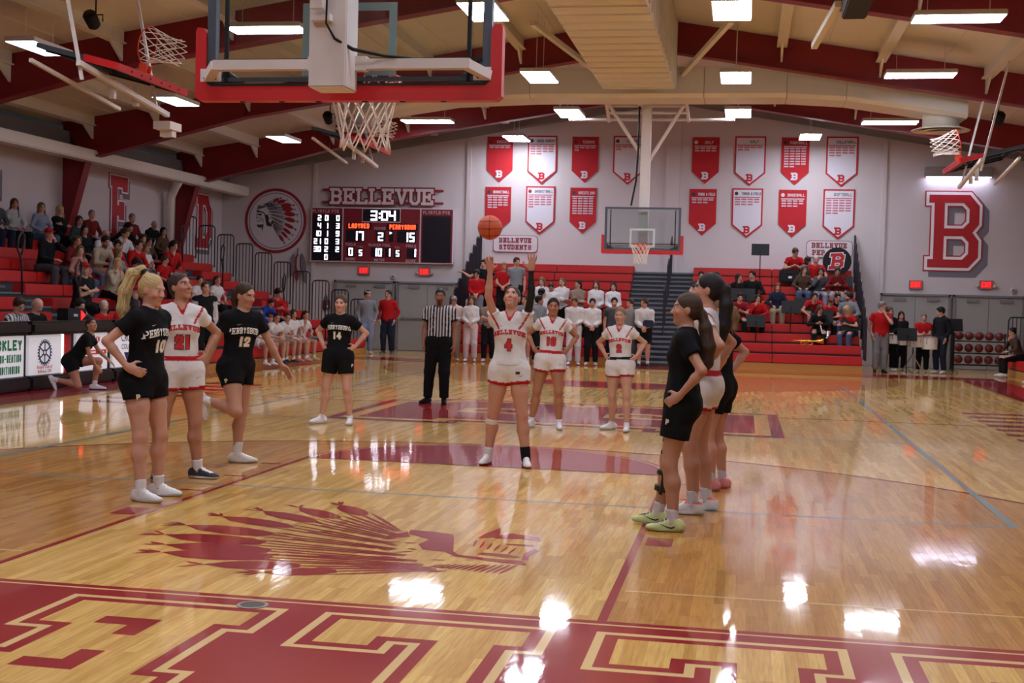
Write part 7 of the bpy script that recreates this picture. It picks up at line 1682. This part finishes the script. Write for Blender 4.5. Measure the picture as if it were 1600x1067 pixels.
# scorers
def S_(label, y, pose, hd, sex, hair, top, **kw): return sit(label, (-9.48, y, .55), kw.pop('yaw', 80), pose, hd, sex, hair, top, 'blk', group='officials at the scorers table', **kw)
S_('young scorer in striped shirt at the left end of the table', 12.95, 'lap', (-10, -22, 0), 'm', 's-br', ('tee', 'wht'), H=1.76, topx=dict(stripes=(24, 24, 28)))
S_('bald white haired scorer in black polo', 13.5, 'lap', (-6, -26, 0), 'm', 'b-wh-fr', ('long', 'blk'), H=1.76, girth=1.15, skin=2)
S_('man in grey quarter-zip with hand at his temple', 14.9, 'cheek', (-14, -8, 0), 'm', 's-dk', ('long', 'dgrey'), H=1.74, girth=1.1)
S_('white haired man in red with glasses', 15.85, 'lap', (-26, 0, 0), 'm', 'c-wh', ('long', 'red'), H=1.7, skin=2)
S_('man in black cap and red shirt at the end of the table', 16.65, 'lap', (20, -22, 0), 'm', 'c-gr-capk', ('long', 'red'), H=1.78, girth=1.1)
# by the left doors
std('man in grey sweatshirt with white cap turned backwards by the doors', (-8.15, 28.75, 0), 24, 'pocket', (30, 0, 0), 'm', 's-br-capn', ('long', 'grey'), 'ljean', H=1.8)
std('man in red pullover and jeans by the doors', (-7.62, 29.1, 0), -4, 'pocket', (-14, -4, 0), 'm', 'c-dk', ('long', 'red'), 'navy', H=1.82, girth=1.12, shoe=((70, 66, 64), (190, 188, 188)))
# ---- students standing in the back stands
GS = 'students standing in the back bleachers'
fz = lambda k: max(0.0, .42+.26*(k-1)-.165) if k > 0 else 0.0
def ST(label, k, x, pose, hd, sex, hair, top, bot, **kw):
    y = 27.4+.48*k-.13 if k > 0 else 26.9
    return std(label, (x, kw.pop('y', y), fz(k) if k > 0 else 0.0), kw.pop('yaw', 6), pose, hd, sex, hair, top, bot, group=GS, **kw)
ST('man in pale pink hoodie looking down, beside the referee', 0, -5.1, 'phone', (0, -34, 0), 'm', 's-gr', ('hoodie', 'pinkw'), 'khaki', y=26.6, H=1.7)
ST('smiling long haired girl in white top and dark open jacket', 0, -4.62, 'clasp', (4, 2, 0), 'f', 'l-br', ('hoodie', 'wht'), 'pinkw', y=26.5, H=1.7)
ST('boy in red sweatshirt with white print behind the smiling girl', 3, -4.95, 'clasp', (-10, -16, 0), 'm', 's-dk', ('long', 'red'), 'grey', H=1.68)
ST('boy in black shirt holding his arm out over the rail', 4, -4.85, 'spread', (-20, -4, 0), 'm', 's-dk', ('tee', 'blk'), 'blk', H=1.72)
ST('blond boy in red T-shirt in the upper student rows', 4, -4.28, 'clasp', (6, -14, 0), 'm', 's-bl', ('tee', 'red'), 'blk', H=1.66)
ST('boy in grey T-shirt standing highest of the students', 4, -3.92, 'down', (30, -4, 0), 'm', 's-br', ('tee', 'grey'), 'blk', H=1.8)
ST('girl with long hair in white hoodie, left of three in the row', 2, -3.02, 'clasp', (-16, -2, 0), 'f', 'l-lb', ('hoodie', 'wht'), 'blk', H=1.76)
ST('boy in white shirt looking down beside the long haired girl', 2, -2.72, 'clasp', (-8, -30, 0), 'm', 's-br', ('long', 'wht'), 'blk', H=1.62, y=28.0)
ST('girl in white hoodie with tied hair looking left', 2, -2.50, 'cross', (-26, -2, 0), 'f', 't-lb', ('hoodie', 'wht'), 'blk', H=1.76, y=28.5)
ST('black haired student in white sweatshirt turned right', 1, -2.95, 'clasp', (60, -4, 0), 'm', 'q-blk', ('long', 'wht'), 'blk', H=1.7, yaw=40)
ST('dark haired student in grey jacket turned away right', 0, -2.88, 'clasp', (50, 4, 0), 'm', 's-blk', ('hoodie', 'grey'), 'blk', H=1.76, yaw=50, skin=3)
ST('student in tan shirt with crossed arms, half hidden by the shooter', 0, -4.18, 'cross', (0, 0, 0), 'm', 's-br', ('tee', 'taupe'), 'blk', y=26.7, H=1.68)
ST('student in grey T-shirt and dark shorts right of the shooter', 0, -3.22, 'cross', (-20, 0, 0), 'm', 's-br', ('tee', 'grey'), 'blk', shorts=True, y=26.7, H=1.76, sock=((220, 218, 220), .2))
ST('dark haired student in taupe hoodie with crossed arms', 2, -2.02, 'cross', (-30, -6, 0), 'f', 't-blk', ('hoodie', 'taupe'), 'blk', H=1.7)
ST('girl with very long brown hair in white hoodie', 2, -1.52, 'clasp', (-14, 0, 0), 'f', 'l-br', ('hoodie', 'wht'), 'blk', H=1.7)
ST('girl with long dark hair in white hoodie, rightmost in her row', 2, -1.05, 'clasp', (-6, 0, 0), 'f', 'l-dk', ('hoodie', 'wht'), 'blk', H=1.66)
ST('boy in white long sleeve shirt and white pants looking down', 0, -1.88, 'clasp', (-14, -24, 0), 'm', 's-lb', ('long', 'wht'), 'wht', y=26.6, H=1.76)
ST('boy in white hoodie and black trousers with clasped hands', 0, -1.43, 'clasp', (2, 0, 0), 'm', 's-dk', ('hoodie', 'wht'), 'blk', y=26.7, H=1.72)
ST('boy in dark T-shirt behind player number 2', 0, -.88, 'down', (0, 0, 0), 'm', 's-dk', ('tee', 'dgrey'), 'blk', y=26.9, H=1.76)
ST('boy in grey sweatshirt with red print looking left', 0, -.44, 'down', (-40, -4, 0), 'm', 's-br', ('long', 'grey'), 'dgrey', y=26.7, H=1.74)
def sling(o):
    s = o['s']; m = MB().bev((-.04, -.28, 1.02), (.24, -.16, 1.20), .03); m.v = [tuple(c*s for c in v) for v in m.v]; m.build('arm_sling', mat('sling_navy', (30, 36, 70), rough=0.8), o['root'], world=False)
ST('boy in white hoodie with a navy arm sling and black shorts', 0, -.06, 'clasp', (-46, -2, 0), 'm', 's-br', ('hoodie', 'wht'), 'blk', shorts=True, y=26.6, H=1.76, sock=((226, 224, 226), .25), shoe=((40, 40, 44), (220, 218, 220)), extras=sling)
# ---- pep band, seated
GP = 'pep band members'
def BD(label, k, x, pose, hd, sex, hair, top, bot, **kw):
    return sit(label, (x, 27.4+.48*k+.14, .42+.26*k), kw.pop('yaw', 2), pose, hd, sex, hair, top, bot, group=GP, **kw)
BD('band player half hidden behind the tall white jersey player', 5, 1.25, 'lap', (0, 0, 0), 'm', 's-dk', ('tee', 'dgrey'), 'blk')
BD('band boy in grey shirt at the left of the upper row', 5, 1.68, 'lap', (4, -6, 0), 'm', 's-br', ('tee', 'grey'), 'blk')
BD('band girl with dark hair looking right', 5, 2.28, 'lap', (46, 0, 0), 'f', 'l-dk', ('long', 'blk'), 'blk', H=1.6)
BD('band boy in black sweatshirt with white print', 5, 2.66, 'lap', (-30, 0, 0), 'm', 's-dk', ('long', 'blk'), 'khaki', H=1.78)
BD('band girl at the left end of the lower row', 3, 1.76, 'lap', (0, -6, 0), 'f', 'l-dk', ('long', 'taupe'), 'blk', H=1.62)
BD('band boy in red polo holding an instrument', 3, 2.34, 'phone', (6, -4, 0), 'm', 's-dk', ('tee', 'maroon'), 'blk', H=1.66)
BD('band girl in red with her hand at her face', 3, 2.82, 'chin', (4, -6, 0), 'f', 'l-dk', ('long', 'red'), 'blk', H=1.56)
BD('band girl with long reddish hair and dark sweatshirt', 4, 3.35, 'lap', (2, -4, 0), 'f', 'l-rd', ('hoodie', 'navy'), 'khaki', H=1.62)
BD('band director in red and white at the top, leaning over a case', 8, 3.84, 'phone', (20, -16, 0), 'm', 's-br', ('tee', 'red'), 'blk', H=1.76, girth=1.1)
BD('dark haired band member at the top turned away', 7, 4.16, 'lap', (60, 0, 0), 'f', 'q-dk', ('long', 'dgrey'), 'jean', H=1.66, yaw=40)
BD('white haired man in red polo at the top of the band', 7, 4.42, 'lap', (6, -8, 0), 'm', 'c-wh', ('tee', 'red'), 'dgrey', H=1.74)
BD('band member in red hoodie and pale jeans under the B disc', 6, 4.98, 'phone', (0, -14, 0), 'f', 's-br', ('hoodie', 'dred'), 'ljean', H=1.72)
BD('band girl with long hair beside the upper music stand', 6, 4.07, 'lap', (30, 0, 0), 'f', 'l-br', ('long', 'brown'), 'jean', H=1.6)
BD('band member in grey with hand at mouth', 6, 4.54, 'chin', (-6, -4, 0), 'f', 'l-dk', ('long', 'dgrey'), 'ljean', H=1.6)
BD('band member in red bending forward in mid row', 4, 4.32, 'bend', (0, 10, 0), 'm', 's-dk', ('tee', 'red'), 'ljean', H=1.6)
BD('band member in dark top bending forward at right', 4, 4.92, 'bend', (10, 0, 0), 'm', 's-dk', ('long', 'navy'), 'blk', H=1.66)
BD('red haired band member bending down in red', 3, 4.72, 'knee', (30, -30, 0), 'f', 's-rd', ('tee', 'red'), 'blk', H=1.56)
BD('long haired band member with saxophone at the front', 2, 4.42, 'phone', (24, -20, 0), 'f', 'l-br', ('long', 'blk'), 'blk', H=1.64)
BD('bearded young man in grey jacket at the right end of the band', 3, 5.24, 'lap', (-50, 4, 0), 'm', 's-dk-beard', ('hoodie', 'grey'), 'jean', H=1.72, yaw=-20)
BD('blonde band girl in red at the lower right end', 2, 5.28, 'phone', (-40, -20, 0), 'f', 'l-bl', ('tee', 'red'), 'jean', H=1.62, yaw=-30)
# drums
std('man in red polo and grey trousers with hand at his mouth', (5.98, 28.0, 0), 8, 'face', (40, -6, 0), 'm', 's-gr', ('tee', 'red'), 'grey', H=1.84, girth=1.25, group=GP, shoe=((34, 32, 32), (24, 24, 24)))
std('dark haired girl in black behind the drums, left one', (6.35, 29.4, 0), 10, 'clasp', (10, 0, 0), 'f', 'q-br', ('long', 'blk'), 'blk', H=1.7, group=GP)
std('long haired girl in dark top behind the drums', (6.66, 29.5, 0), 6, 'clasp', (0, -4, 0), 'f', 'l-dk', ('long', 'blk'), 'blk', H=1.6, group=GP)
std('boy in red T-shirt playing the tenor drums', (7.2, 29.1, 0), -4, 'phone', (0, -8, 0), 'm', 'c-lb', ('tee', 'red'), 'blk', H=1.56, group=GP)
std('young man in black hoodie facing the drummers', (7.62, 28.8, 0), -50, 'pocket', (-30, -14, 0), 'm', 's-blk', ('hoodie', 'blk'), 'navy', H=1.74, group=GP)
# right corner
sit('dark clothed person sitting at the end of the right bleachers', (9.42, 27.9, .44), -84, 'chin', (10, -6, 0), 'f', 'n-blk', ('long', 'brown'), 'blk', H=1.68, shoe=((216, 214, 216), (200, 200, 200)))
sit('person in black top and grey leggings at the right edge', (9.5, 24.9, .44), -88, 'chin', (6, 0, 0), 'f', 'l-lb', ('long', 'blk'), 'lgrey', H=1.68, shoe=((222, 220, 224), (204, 204, 206)))
